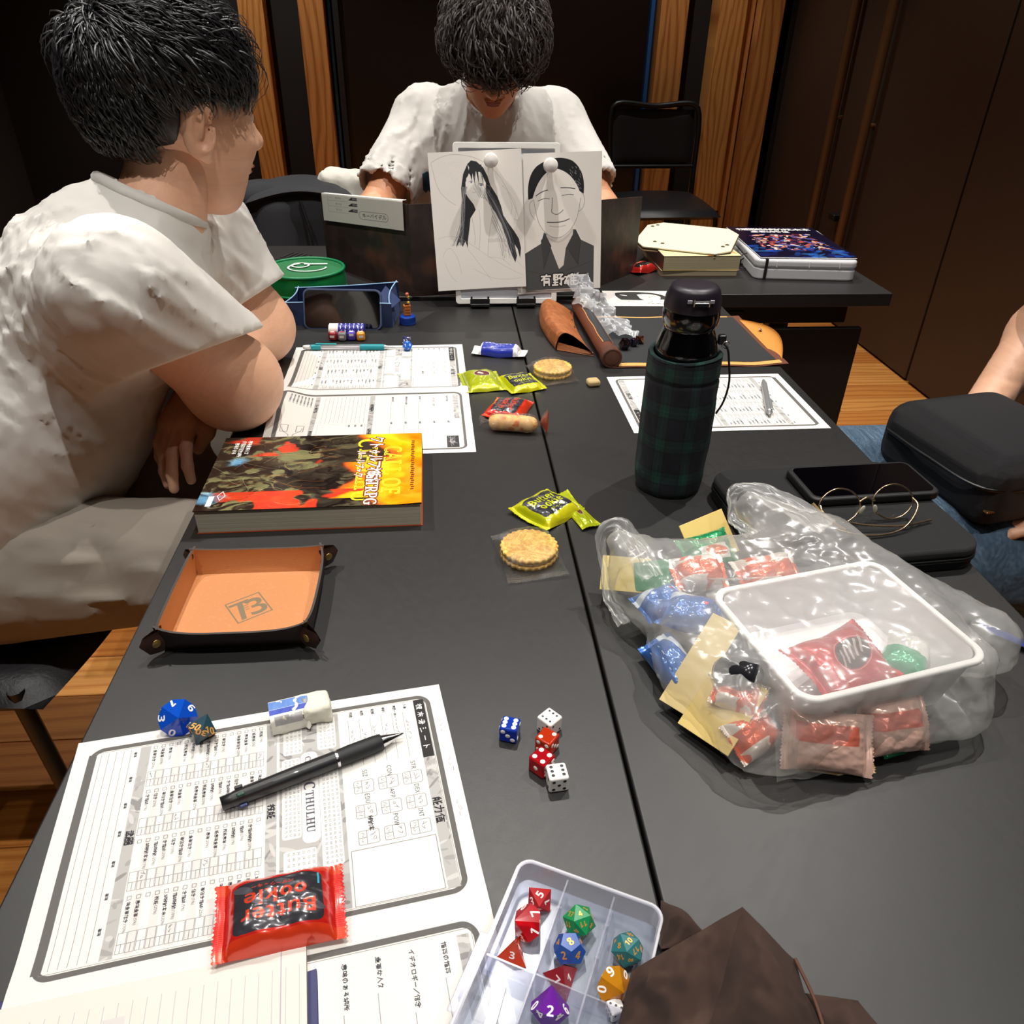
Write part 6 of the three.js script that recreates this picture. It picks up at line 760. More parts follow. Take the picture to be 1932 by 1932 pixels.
// head in its own axes: face towards +z, y up, origin between the ears
function headField(fat = 1) {
  const skull = ell([0, 0.038, -0.012], [0.077, 0.093, 0.097]), face = ell([0, -0.02, 0.03], [0.064 * fat, 0.085, 0.064]), jaw = ell([0, -0.072, 0.034], [0.05 * fat, 0.043, 0.052]), chin = ell([0, -0.099, 0.062], [0.026, 0.02, 0.022]);
  const brow = ell([0, 0.03, 0.078], [0.05, 0.016, 0.018]), nose = cap(0, 0.016, 0.092, 0.0075, 0, -0.024, 0.111, 0.0105), tip = ell([0, -0.027, 0.11], [0.013, 0.011, 0.012]), wing = [-1, 1].map((s) => ell([s * 0.0125, -0.031, 0.1], [0.0085, 0.0085, 0.01])), cheek = [-1, 1].map((s) => ell([s * 0.042 * fat, -0.022, 0.062], [0.024, 0.024, 0.02]));
  const up = ell([0, -0.054, 0.094], [0.023, 0.0055, 0.01]), lo = ell([0, -0.063, 0.092], [0.019, 0.006, 0.01]), sock = [-1, 1].map((s) => ell([s * 0.032, 0.008, 0.094], [0.019, 0.0125, 0.014])), lid = [-1, 1].map((s) => ell([s * 0.032, 0.008, 0.076], [0.0165, 0.0135, 0.0145])), slit = cap(-0.017, -0.0585, 0.101, 0.0016, 0.017, -0.0585, 0.101, 0.0016);
  const ears = [-1, 1].map((s) => { const q = new THREE.Quaternion().setFromEuler(new THREE.Euler(0.14, s * 0.55, s * -0.16)), c = [s * 0.086, -0.002, -0.01], o = ell(c, [0.0095, 0.034, 0.0205], q), b = ell([c[0] + s * 0.0095, c[1] + 0.004, c[2] + 0.003], [0.0105, 0.0245, 0.0138], q), lobe = ell([s * 0.08, -0.031, 0.001], [0.006, 0.01, 0.008]), ridge = ell([c[0] + s * 0.001, c[1] + 0.006, c[2] + 0.001], [0.006, 0.017, 0.0045], q); return (x, y, z) => smin(smin(smax(o(x, y, z), -b(x, y, z), 0.006), lobe(x, y, z), 0.008), ridge(x, y, z), 0.004); });
  return (x, y, z) => {
    let d = smin(skull(x, y, z), face(x, y, z), 0.04); d = smin(d, jaw(x, y, z), 0.03); d = smin(d, chin(x, y, z), 0.02); if (z > 0.03) { d = smin(d, brow(x, y, z), 0.02); for (const c of cheek) d = smin(d, c(x, y, z), 0.025); for (const c of sock) d = smax(d, -c(x, y, z), 0.014); for (const c of lid) d = smin(d, c(x, y, z), 0.005); d = smin(d, nose(x, y, z), 0.014); d = smin(d, tip(x, y, z), 0.01); for (const c of wing) d = smin(d, c(x, y, z), 0.006); d = smin(d, up(x, y, z), 0.006); d = smin(d, lo(x, y, z), 0.006); d = smax(d, -slit(x, y, z), 0.003); }
    if (Math.abs(x) > 0.06) for (const e of ears) d = smin(d, e(x, y, z), 0.008);
    return d;
  };
}
const headGeo = (fat) => netMesh(headField(fat), [-0.11, -0.13, -0.12], [0.11, 0.14, 0.13], 0.0028, 8);
// hand: wrist at the origin, fingers along +z, back of the hand +y, thumb on the side s of x
function handGeo(s, curl, spread = 0.08, thumbIn = 0.5) {
  const L = [[0.024, 0.086, 0.043, 0.025, 0.02], [0.008, 0.09, 0.047, 0.028, 0.021], [-0.008, 0.087, 0.044, 0.026, 0.02], [-0.023, 0.079, 0.034, 0.02, 0.018]], R = [0.0092, 0.0085, 0.0078, 0.0068], parts = [];
  parts.push(cap(0, 0, -0.05, 0.026, 0, 0, 0.0, 0.024)); for (const [x, z] of L) parts.push(cap(s * x * 0.55, 0, 0.012, 0.0145, s * x, 0, z - 0.006, 0.0118));
  const fingers = L.map(([x, z, a, b, c], i) => { const list = []; let p = [s * x, 0.001, z - 0.006], ang = 0; const sp = s * (1.5 - i) * spread; [a, b, c].forEach((len, k) => { ang += curl[i] * [0.55, 1, 0.7][k]; const q = [p[0] + Math.sin(sp) * len, p[1] - Math.sin(ang) * len, p[2] + Math.cos(ang) * Math.cos(sp) * len]; list.push(C2(p, R[k] * (i === 3 ? 0.86 : 1), q, R[k + 1] * (i === 3 ? 0.86 : 1))); p = q; }); return union(list, 0.004); });
  const t0 = [s * 0.02, -0.006, 0.018], t1 = [s * 0.044, -0.012, 0.05], t2 = [s * (0.05 - 0.012 * thumbIn), -0.014 - 0.008 * thumbIn, 0.083], t3 = [s * (0.047 - 0.022 * thumbIn), -0.016 - 0.014 * thumbIn, 0.106], thumb = union([C2(t0, 0.016, t1, 0.0118), C2(t1, 0.0115, t2, 0.0095), C2(t2, 0.0095, t3, 0.0078)], 0.006), palm = union(parts, 0.014);
  const f = (x, y, z) => { let d = palm(x, y, z); let m = 1e9; for (const g of fingers) m = Math.min(m, g(x, y, z)); d = smin(d, m, 0.007); return smin(d, thumb(x, y, z), 0.01); };
  return netMesh(f, [-0.075, -0.1, -0.06], [0.075, 0.045, 0.21], 0.0028, 8);
}
function nails(s, curl, spread, mat, parent) { return null; }
// strands of hair lying over a head cap, combed along a direction that depends on the place
function hairStrands(n, cover, comb, len, wid, lift, wave) {
  const pos = [], idx = [], nor = []; let made = 0, guard = 0;
  while (made < n && guard++ < n * 6) {
    const a = rnd() * Math.PI * 2, c = rnd() * 1.7 - 0.7, q = Math.sqrt(Math.max(0, 1 - c * c)), d = V(q * Math.cos(a), c, q * Math.sin(a)); if (!cover(d)) continue; made++;
    let p = V(d.x * 0.083, 0.038 + d.y * 0.1, -0.012 + d.z * 0.103); const L = len(d) * rr(0.7, 1.25), S = 6, w0 = wid * rr(0.7, 1.4), jit = V(rr(-1, 1), rr(-1, 1), rr(-1, 1)).multiplyScalar(0.35), start = pos.length / 3, ph = rnd() * 6;
    for (let k = 0; k <= S; k++) {
      const t = k / S, e = V(p.x / 0.083, (p.y - 0.038) / 0.1, (p.z + 0.012) / 0.103).normalize(), cm = comb(e).add(jit), tan = cm.addScaledVector(e, -cm.dot(e)).normalize(), side = tan.clone().cross(e).normalize(), w = w0 * (1 - t) ** 0.7 + 0.0001, h = lift * Math.sin(Math.PI * Math.min(1, t * 0.9 + 0.1)) * (0.6 + 0.8 * h3(start, 3, 1)) + 0.002;
      const wv = side.clone().multiplyScalar(Math.sin(t * 5 + ph) * wave * t), b = p.clone().addScaledVector(e, h).add(wv);
      for (const m of [-1, 0, 1]) { const v = b.clone().addScaledVector(side, m * w).addScaledVector(e, m === 0 ? w * 0.8 : 0); pos.push(v.x, v.y, v.z); }
      p.addScaledVector(tan, L / S); const pe = V(p.x / 0.083, (p.y - 0.038) / 0.1, (p.z + 0.012) / 0.103), l = pe.length(); if (l < 1 || t < 0.55) { pe.multiplyScalar(1 / l); p.set(pe.x * 0.083, 0.038 + pe.y * 0.1, -0.012 + pe.z * 0.103); }
      if (k < S) for (const m of [0, 1]) { const i0 = start + k * 3 + m; idx.push(i0, i0 + 3, i0 + 1, i0 + 1, i0 + 3, i0 + 4); }
    }
  }
  const g = new THREE.BufferGeometry(); g.setAttribute('position', new THREE.Float32BufferAttribute(pos, 3)); g.setIndex(idx); g.computeVertexNormals(); return g;
}
function hairCap(under) { const f = ell([0, 0.043, -0.014], [0.084, 0.099, 0.104]); const face = headField(1); return netMesh((x, y, z) => smax(f(x, y, z) + fbm(x * 30, y * 30, z * 30, 3) * 0.006, under(x, y, z), 0.012), [-0.12, -0.1, -0.14], [0.12, 0.17, 0.12], 0.005); }
const eyeWhite = phys(0xeae4de, 0.15), irisMat = phys(0x1c120c, 0.1), browMat = std(0x15110f, 0.8);
function faceParts(parent, P, Q, closed) {
  for (const s of [-1, 1]) {
    if (!closed) { const e = mesh('eye', put(new THREE.SphereGeometry(0.0115, 20, 14).translate(s * 0.032, 0.0075, 0.0805), P, Q), eyeWhite, parent); mesh('iris', put(new THREE.SphereGeometry(0.0062, 16, 12).scale(1, 1, 0.5).translate(s * 0.031, 0.0065, 0.0905), P, Q), irisMat, e); }
    mesh('eyebrow', put(tube([[s * 0.015, 0.03, 0.097], [s * 0.032, 0.036, 0.092], [s * 0.05, 0.029, 0.08]], 0.0028, 16, 6).scale(1, 1, 1), P, Q), browMat, parent);
  }
  mesh('lips', put(merge([ell_(0.019, 0.0042, 0.004, 0, -0.0555, 0.1005), ell_(0.016, 0.0048, 0.004, 0, -0.0625, 0.0985)]), P, Q), std(0xa8645a, 0.5), parent);
}
function ell_(a, b, c, x, y, z) { return new THREE.SphereGeometry(1, 16, 10).scale(a, b, c).translate(x, y, z); }
function folds(d, amp, across, along, s) { // creases that run along a direction
  const D = V(...d).normalize(), A = D.clone().cross(V(0.3, 0.2, 0.9)).normalize(), B = D.clone().cross(A); return (x, y, z) => { const l = x * D.x + y * D.y + z * D.z, a = x * A.x + y * A.y + z * A.z, b = x * B.x + y * B.y + z * B.z, wv = vnoise(l * 5 + s, a * 5, b * 5) * 0.03, n = fbm((a + wv) * across, b * across * 0.7 + s, l * along, 3), r = 1 - Math.min(1, Math.abs(n) * 3.2), m = clamp(0.4 + vnoise(x * 6 + s, y * 6, z * 6) * 1.2); return amp * (r * r * 1.3 - 0.35) * (0.35 + m); };
}
function wrinkle(amp, sx, sy, sz, s) { return (x, y, z) => { const n = fbm(x * sx + s, y * sy + s, z * sz - s, 4); return amp * (1 - 2 * Math.abs(n) * 1.6); }; }
const shirtWhite = std(0xdedad4, 0.88, { bumpMap: clothBump, bumpScale: 0.0004 });

// --- player on the left, leaning on folded arms ---
{
  const P = thing('person', 'young man in a white T-shirt leaning on the left table edge, looking away', 'person', [0, 0, 0]);
  const head = [-0.341, 1.114, -1.142], Q = frame([0.74, -0.1, -0.66], [0.1, 1, 0.02]);
  const neck = [-0.375, 0.985, -1.09], chest = [-0.5, 0.87, -1.08], belly = [-0.64, 0.66, -1.06], hip = [-0.74, 0.53, -1.05], rs = [-0.375, 0.958, -0.925], ls = [-0.375, 0.945, -1.285], re = [-0.305, 0.785, -1.06], le = [-0.318, 0.782, -1.3], rw = [-0.42, 0.79, -1.24], lw = [-0.372, 0.765, -1.125];
  const skinF = union([C2(neck, 0.052, [-0.343, 1.08, -1.13], 0.052), C2(rs, 0.046, re, 0.061), C2(re, 0.06, rw, 0.036), C2(ls, 0.045, le, 0.054), C2(le, 0.054, lw, 0.03), C2(chest, 0.075, neck, 0.05), C2([-0.44, 0.91, -0.98], 0.045, [-0.44, 0.91, -1.2], 0.045)], 0.035);
  const hand = handGeo(1, [0.32, 0.3, 0.42, 0.5], 0.1, 0.9), hq = frame([-0.22, -0.42, 0.88], [-0.35, 0.9, 0.3]);
  const rhand = handGeo(1, [0.5, 0.5, 0.5, 0.5], 0.04, 0.6), rq = frame([-0.2, 0.5, -0.75], [-0.8, 0.3, 0.3]);
  mesh('body', [netMesh(skinF, [-0.68, 0.68, -1.42], [-0.2, 1.14, -0.8], 0.0075, 8), put(headGeo(1.06), head, Q), put(hand, [-0.372, 0.762, -1.118], hq), put(rhand, rw, rq)], skinA, P);
  faceParts(P, head, Q);
  // shirt
  const tors = union([C2([-0.42, 0.925, -0.985], 0.082, [-0.42, 0.92, -1.225], 0.082), C2([-0.46, 0.9, -1.09], 0.12, [-0.6, 0.74, -1.07], 0.15), C2([-0.6, 0.74, -1.07], 0.15, hip, 0.165), C2([-0.62, 0.72, -0.98], 0.1, [-0.7, 0.58, -0.96], 0.12), C2([-0.44, 0.93, -1.075], 0.1, [-0.385, 1.0, -1.095], 0.066)], 0.06);
  const lerp3 = (a, b, t) => a.map((q, i) => lerp(q, b[i], t)), rsl = C2(rs, 0.08, lerp3(rs, re, 0.8), 0.088), lsl = C2(ls, 0.076, lerp3(ls, le, 0.95), 0.08), rin = C2(rs, 0.058, lerp3(rs, re, 1), 0.069), lin = C2(ls, 0.05, lerp3(ls, le, 1), 0.062), drape = C2([-0.42, 0.86, -0.99], 0.05, [-0.46, 0.8, -1.03], 0.045);
  const cutR = V(0.3266, -0.9151, 0.2364).normalize(), cutL = V(0.5134, -0.8480, 0.1316).normalize(); // planes of the two sleeve hems
  const dot = (n, x, y, z) => x * n.x + (y - 1.228) * n.y + z * n.z, w1 = folds([0.42, -0.62, -0.5], 0.0048, 30, 6, 3), w2 = folds([0.25, -0.95, -0.1], 0.0026, 60, 12, 8), hole = C2([-0.42, 0.93, -1.075], 0.06, [-0.343, 1.09, -1.13], 0.064);
  const shirt = (x, y, z) => {
    const w = w1(x, y, z) + w2(x, y, z) * 0.8, kr = dot(cutR, x, y, z), kl = dot(cutL, x, y, z); let r = smin(rsl(x, y, z), drape(x, y, z), 0.03) - w, l = lsl(x, y, z) - w;
    r = smax(r, kr, 0.005); l = smax(l, kl, 0.005); if (kr > -0.022) r = smax(r, -rin(x, y, z), 0.003); if (kl > -0.022) l = smax(l, -lin(x, y, z), 0.003);
    const d = smin(smin(tors(x, y, z) - w, r, 0.035), l, 0.035); return y > 0.93 ? smax(d, -hole(x, y, z), 0.008) : d;
  };
  mesh('t_shirt', netMesh(shirt, [-0.96, 0.4, -1.46], [-0.16, 1.1, -0.74], 0.006, 6), shirtWhite, P);
  mesh('collar', put(new THREE.TorusGeometry(0.0645, 0.0075, 10, 50).rotateX(Math.PI / 2), [-0.377, 1.019, -1.101], new THREE.Quaternion().setFromUnitVectors(V(0, 1, 0), V(0.42, 0.86, -0.28).normalize())), shirtWhite, P);
  // trousers and shoes
  const tw = folds([0.8, -0.1, 0.35], 0.006, 24, 6, 5), rk = [-0.28, 0.575, -0.93], lk = [-0.26, 0.575, -1.16];
  const tr = union([C2([-0.76, 0.54, -0.97], 0.12, rk, 0.078), C2([-0.76, 0.54, -1.14], 0.12, lk, 0.078), C2([-0.8, 0.55, -1.05], 0.12, [-0.72, 0.56, -1.05], 0.13), C2(rk, 0.076, [-0.34, 0.1, -0.95], 0.06), C2(lk, 0.076, [-0.34, 0.1, -1.14], 0.06)], 0.03);
  mesh('trousers', netMesh((x, y, z) => tr(x, y, z) - tw(x, y, z), [-0.98, 0.04, -1.3], [-0.14, 0.72, -0.8], 0.01, 6), std(0xa39a8e, 0.9, { bumpMap: clothBump, bumpScale: 0.0004 }), P);
  for (const z of [-0.95, -1.14]) mesh('shoe', move(netMesh(union([C2([0, 0.045, 0], 0.045, [0.14, 0.035, 0], 0.035)], 0.02), [-0.06, -0.005, -0.06], [0.19, 0.1, 0.06], 0.008), -0.36, 0, z), std(0x1a1a1c, 0.6), P);
  // hair: short and black, brushed forward
  const hm = phys(0x0a0a0c, 0.42, { specularIntensity: 1, sheen: 0.2, sheenColor: new THREE.Color(0.5, 0.5, 0.55) });
  const under = (x, y, z) => Math.max(-(y + 0.045 + (z > -0.02 ? (z + 0.02) * 1.0 : 0)), z - 0.055 - (y > 0.06 ? 0.08 : 0), Math.abs(x) > 0.06 && y < 0.03 && z > -0.03 ? 0.01 : -1);
  const cov = (d) => d.y > -0.62 + (d.z > -0.2 ? (d.z + 0.2) * 1.0 : 0) && !(Math.abs(d.x) > 0.62 && d.y < 0.0 && d.z > -0.45), comb = (e) => V(e.x * 0.25, -0.25 - 0.75 * Math.max(0, -e.z) - 0.5 * (1 - e.y) * (e.y < 0.45 ? 1 : 0), 0.75 + 0.3 * e.y);
  const hg = [hairCap(under), hairStrands(5200, cov, comb, (d) => (d.y > 0.3 ? 0.062 : 0.034), 0.0012, 0.011, 0.003), hairStrands(420, (d) => d.y > 0.35, (e) => comb(e).add(e.clone().multiplyScalar(0.6)), () => 0.05, 0.0013, 0.02, 0.004)];
  mesh('hair', hg.map((g) => put(g, head, Q)), hm, P, 'short black hair brushed forward');
}
// --- reader at the far end, head bowed ---
{
  const P = thing('person', 'man in a white T-shirt reading with bowed head behind the folding screen', 'person', [0, 0, 0]);
  const head = [0.128, 1.148, -2.205], Q = frame([-0.03, -0.5, 0.86], [0.02, 0.86, 0.5]);
  const neck = [0.128, 1.045, -2.33], rs = [-0.062, 0.985, -2.4], ls = [0.318, 0.985, -2.4], re = [-0.19, 0.775, -2.2], le = [0.425, 0.78, -2.22], rw = [-0.06, 0.765, -1.985], lw = [0.27, 0.765, -1.99];
  const skinF = union([C2(neck, 0.056, [0.128, 1.115, -2.255], 0.052), C2(rs, 0.055, re, 0.047), C2(re, 0.046, rw, 0.03), C2(ls, 0.055, le, 0.047), C2(le, 0.046, lw, 0.03), C2([0.128, 0.9, -2.42], 0.12, neck, 0.06), C2(rs, 0.06, ls, 0.06)], 0.035);
  const q1 = frame([0.5, -0.1, 0.85], [0, 1, 0.1]), q2 = frame([-0.5, -0.1, 0.85], [0, 1, 0.1]);
  mesh('body', [netMesh(skinF, [-0.28, 0.7, -2.56], [0.52, 1.17, -1.93], 0.0085, 8), put(headGeo(1), head, Q), put(handGeo(1, [0.3, 0.3, 0.35, 0.4], 0.08, 0.5), rw, q1), put(handGeo(-1, [0.3, 0.3, 0.35, 0.4], 0.08, 0.5), lw, q2)], skinB, P);
  faceParts(P, head, Q, true);
  const fa = folds([0.35, -0.8, 0.45], 0.005, 28, 7, 6), fb = folds([-0.35, -0.8, 0.45], 0.005, 28, 7, 2), fc = folds([0.1, -1, 0.1], 0.0025, 60, 12, 5), w1 = (x, y, z) => (x < 0.128 ? fb(x, y, z) : fa(x, y, z)), w2 = fc, lerp3 = (a, b, t) => a.map((q, i) => lerp(q, b[i], t)), dir = (a, b) => V(b[0] - a[0], b[1] - a[1], b[2] - a[2]).normalize(), dot = (n, p, x, y, z) => (x - p[0]) * n.x + (y - p[1]) * n.y + (z - p[2]) * n.z;
  const tors = union([C2([-0.03, 0.985, -2.4], 0.078, [0.286, 0.985, -2.4], 0.078), C2([0.128, 0.94, -2.4], 0.14, [0.128, 0.6, -2.46], 0.155), C2([0.128, 0.99, -2.385], 0.1, [0.128, 1.045, -2.335], 0.07), C2([0.03, 0.9, -2.38], 0.115, [0.03, 0.62, -2.43], 0.11), C2([0.226, 0.9, -2.38], 0.115, [0.226, 0.62, -2.43], 0.11)], 0.06), sl = [[rs, re], [ls, le]].map(([a, b]) => ({ f: C2(a, 0.076, lerp3(a, b, 0.88), 0.083), i: C2(a, 0.055, lerp3(a, b, 1), 0.076), c: lerp3(a, b, 0.74), n: dir(a, b) }));
  const shirt = (x, y, z) => { let d = tors(x, y, z); for (const s of sl) { const k = dot(s.n, s.c, x, y, z); let r = smax(s.f(x, y, z), k, 0.008); if (k > -0.05) r = smax(r, -s.i(x, y, z), 0.003); d = smin(d, r, 0.05); } d -= w1(x, y, z) + 0.8 * w2(x, y, z); return y > 0.97 ? smax(d, -hole(x, y, z), 0.008) : d; };
  const hole = C2([0.128, 0.98, -2.38], 0.06, [0.128, 1.12, -2.26], 0.066);
  const blueMap = canvasTex(512, 512, (x) => { x.fillStyle = '#ffffff'; x.fillRect(0, 0, 512, 512); });
  const g = netMesh(shirt, [-0.32, 0.42, -2.66], [0.58, 1.12, -2.05], 0.0075); { const p = g.attributes.position, uv = []; for (let i = 0; i < p.count; i++) uv.push((p.getX(i) + 0.32) / 0.9, (p.getY(i) - 0.42) / 0.9); g.setAttribute('uv', new THREE.Float32BufferAttribute(uv, 2)); }
  const prn = canvasTex(900, 900, (x) => { x.fillStyle = '#fff'; x.fillRect(0, 0, 900, 900); x.fillStyle = '#32607e'; const B = (a, b, w, h) => { x.beginPath(); x.moveTo(a, b); for (let i = 0; i < 10; i++) x.lineTo(a + (w * i) / 9, b - 6 + rr(-8, 8)); for (let i = 0; i < 10; i++) x.lineTo(a + w + rr(-8, 8), b + (h * i) / 9); for (let i = 9; i >= 0; i--) x.lineTo(a + (w * i) / 9, b + h + rr(-8, 8)); x.fill(); }; B(262, 450, 60, 52); B(262, 545, 60, 46); B(340, 430, 190, 60); B(330, 540, 220, 50); x.fillStyle = '#4a4a50'; x.fillRect(268, 612, 260, 8); });
  mesh('t_shirt', g, std(0xdedad4, 0.88, { map: prn, bumpMap: turnTex(clothBump, [40, 40]), bumpScale: 0.0004 }), P);
  mesh('collar', put(new THREE.TorusGeometry(0.0645, 0.0075, 10, 50).rotateX(Math.PI / 2), [0.128, 1.052, -2.318], new THREE.Quaternion().setFromUnitVectors(V(0, 1, 0), V(0, 0.76, 0.65).normalize())), shirtWhite, P);
  const tr = union([C2([0.04, 0.54, -2.46], 0.11, [0.02, 0.56, -2.06], 0.075), C2([0.215, 0.54, -2.46], 0.11, [0.235, 0.56, -2.06], 0.075), C2([0.02, 0.56, -2.06], 0.07, [0.02, 0.1, -2.12], 0.055), C2([0.235, 0.56, -2.06], 0.07, [0.235, 0.1, -2.12], 0.055)], 0.04); mesh('trousers', netMesh(tr, [-0.12, 0.03, -2.62], [0.38, 0.7, -1.94], 0.013, 6), std(0x2a2c33, 0.9), P);
  for (const x of [0.02, 0.235]) mesh('shoe', move(netMesh(C2([0, 0.045, 0], 0.045, [0, 0.035, 0.14], 0.035), [-0.06, -0.005, -0.06], [0.06, 0.1, 0.19], 0.009), x, 0, -2.14), std(0x1a1a1c, 0.6), P);
  // bushy dark grey hair
  const hm = phys(0x3a3331, 0.55, { sheen: 0.25, sheenColor: new THREE.Color(0.6, 0.55, 0.55) }), under = (x, y, z) => Math.max(-(y + 0.03 + (z > 0 ? z * 0.8 : 0)), z - 0.07 - (y > 0.05 ? 0.06 : 0));
  const cov = (d) => d.y > -0.5 + (d.z > 0 ? d.z * 0.85 : 0), comb = (e) => V(e.x * 0.9 + 0.25 * Math.sin(e.z * 9), -0.35, e.z * 0.5 + 0.75).add(e.clone().multiplyScalar(0.25));
  const fluff = (g, k) => { const p = g.attributes.position; for (let i = 0; i < p.count; i++) { const x = p.getX(i), y = p.getY(i), z = p.getZ(i); p.setXYZ(i, x * k, 0.038 + (y - 0.038) * k, z * k); } return g; };
  const hg = [fluff(hairCap(under), 1.16), fluff(hairStrands(4200, cov, comb, (d) => 0.06, 0.0016, 0.016, 0.01), 1.19), fluff(hairStrands(1500, (d) => d.y > -0.2, (e) => comb(e).add(e.clone().multiplyScalar(0.9)), () => 0.05, 0.0018, 0.026, 0.012), 1.19)];
  mesh('hair', hg.map((h) => put(h, head, Q)), hm, P, 'bushy dark hair falling over the forehead');
  const gold = std(0xc8b080, 0.25, { metalness: 0.9 }), gl = thing('glasses', 'thin metal glasses worn by the reader behind the screen', 'glasses', head); gl.quaternion.copy(Q);
  for (const s of [-1, 1]) { mesh('rim', new THREE.TorusGeometry(0.022, 0.0009, 8, 40).scale(1.1, 0.85, 1).translate(s * 0.033, 0.006, 0.112), gold, gl); mesh('temple', tube([[s * 0.058, 0.012, 0.11], [s * 0.08, 0.012, 0.09], [s * 0.087, 0.012, 0.0], [s * 0.085, -0.01, -0.03]], 0.0012, 20, 6), gold, gl); } mesh('bridge', tube([[-0.011, 0.01, 0.112], [0, 0.014, 0.116], [0.011, 0.01, 0.112]], 0.0011, 12, 6), gold, gl);
}
// --- player on the right, only the jeans reach into view ---
{
  const P = thing('person', 'person in blue jeans seated at the right table edge, mostly out of view', 'person', [0, 0, 0]);
  const den = dataTex(256, 256, (x, y) => { const d = ((x + y) % 6 < 3 ? 12 : -10), n = (h3(x, y, 5) - 0.5) * 60 + wrapNoise(256, 20, 2)(x, y) * 30; return [62 + d + n, 84 + d + n, 104 + d + n]; }, true, [4, 4]);
  const tw = wrinkle(0.006, 14, 16, 16, 9), k1 = [0.53, 0.575, -0.9], k2 = [0.53, 0.575, -1.12];
  const tr = union([C2([1.0, 0.54, -0.93], 0.12, k1, 0.08), C2([1.0, 0.54, -1.1], 0.12, k2, 0.08), C2(k1, 0.075, [0.6, 0.1, -0.92], 0.06), C2(k2, 0.075, [0.6, 0.1, -1.12], 0.06), C2([1.02, 0.56, -1.0], 0.13, [1.06, 0.62, -1.0], 0.13)], 0.035);
  mesh('jeans', netMesh((x, y, z) => tr(x, y, z) - tw(x, y, z), [0.42, 0.04, -1.3], [1.24, 0.78, -0.74], 0.011, 3), std(0xffffff, 0.9, { map: den }), P);
  const skinF = union([C2([1.08, 0.9, -1.0], 0.13, [1.06, 1.1, -1.0], 0.055), C2([1.06, 1.1, -1.0], 0.052, [1.03, 1.2, -1.0], 0.052), C2([1.07, 1.02, -0.84], 0.052, [1.02, 0.78, -0.76], 0.045), C2([1.02, 0.78, -0.76], 0.044, [0.88, 0.66, -0.84], 0.03), C2([1.07, 1.02, -1.16], 0.052, [1.02, 0.78, -1.24], 0.045), C2([1.02, 0.78, -1.24], 0.044, [0.88, 0.66, -1.14], 0.03)], 0.03), hd = [1.0, 1.27, -1.0], hq = frame([-1, -0.2, 0], [-0.2, 1, 0]);
  mesh('body', [netMesh(skinF, [0.8, 0.58, -1.34], [1.26, 1.24, -0.66], 0.011, 8), put(headGeo(1), hd, hq), put(handGeo(-1, [0.3, 0.3, 0.3, 0.3]), [0.88, 0.66, -0.84], frame([-0.9, -0.2, -0.3], [0, 1, 0])), put(handGeo(1, [0.3, 0.3, 0.3, 0.3]), [0.88, 0.66, -1.14], frame([-0.9, -0.2, 0.3], [0, 1, 0]))], skinA, P); faceParts(P, hd, hq);
  const ts = union([C2([1.08, 0.99, -0.87], 0.08, [1.08, 0.99, -1.13], 0.08), C2([1.08, 0.93, -1.0], 0.14, [1.07, 0.64, -1.0], 0.16), C2([1.07, 1.02, -0.84], 0.075, [1.04, 0.87, -0.79], 0.08), C2([1.07, 1.02, -1.16], 0.075, [1.04, 0.87, -1.21], 0.08)], 0.06); mesh('t_shirt', netMesh(ts, [0.84, 0.44, -1.34], [1.3, 1.12, -0.66], 0.012, 6), std(0x24262c, 0.9), P);
  mesh('hair', put(hairCap((x, y, z) => Math.max(-(y + 0.03 + (z > 0 ? z : 0)), z - 0.07 - (y > 0.05 ? 0.06 : 0))), hd, hq), phys(0x0c0b0b, 0.4), P);
  for (const z of [-0.92, -1.12]) mesh('shoe', move(netMesh(C2([0, 0.045, 0], 0.045, [-0.14, 0.035, 0], 0.035), [-0.19, -0.005, -0.06], [0.06, 0.1, 0.06], 0.009), 0.62, 0, z), std(0x1a1a1c, 0.6), P);
  const bg = thing('waist_bag', 'black zipped bag on the lap of the person in jeans', 'bag', [0.785, 0.695, -0.965], 0.2); const bf = (x, y, z) => { const q = [Math.abs(x) - 0.07, Math.abs(y) - 0.02, Math.abs(z) - 0.08]; return Math.hypot(Math.max(q[0], 0), Math.max(q[1], 0), Math.max(q[2], 0)) + Math.min(Math.max(...q), 0) - 0.035; }; mesh('body', netMesh(bf, [-0.12, -0.07, -0.13], [0.12, 0.07, 0.13], 0.008, 8), std(0x121216, 0.65, { bumpMap: smallFabric, bumpScale: 0.0004 }), bg); mesh('zip', tube([[-0.105, 0.01, -0.09], [-0.112, 0.012, 0], [-0.1, 0.012, 0.1], [0, 0.012, 0.117]], 0.003, 40, 6), std(0x0a0a0b, 0.4), bg); mesh('zip_pull', boxAt(0.02, 0.003, 0.008, -0.085, -0.02, 0.108, 0.001), std(0xb98a54, 0.3, { metalness: 0.9 }), bg);
}
makeChair('black chair that the player on the left sits on', [-0.8, 0, -1.05], Math.PI / 2);
makeChair('black chair behind the folding screen, under the reader', [0.128, 0, -2.5], 0);
makeChair('black chair at the right table edge, under the person in jeans', [1.06, 0, -1.0], -Math.PI / 2);
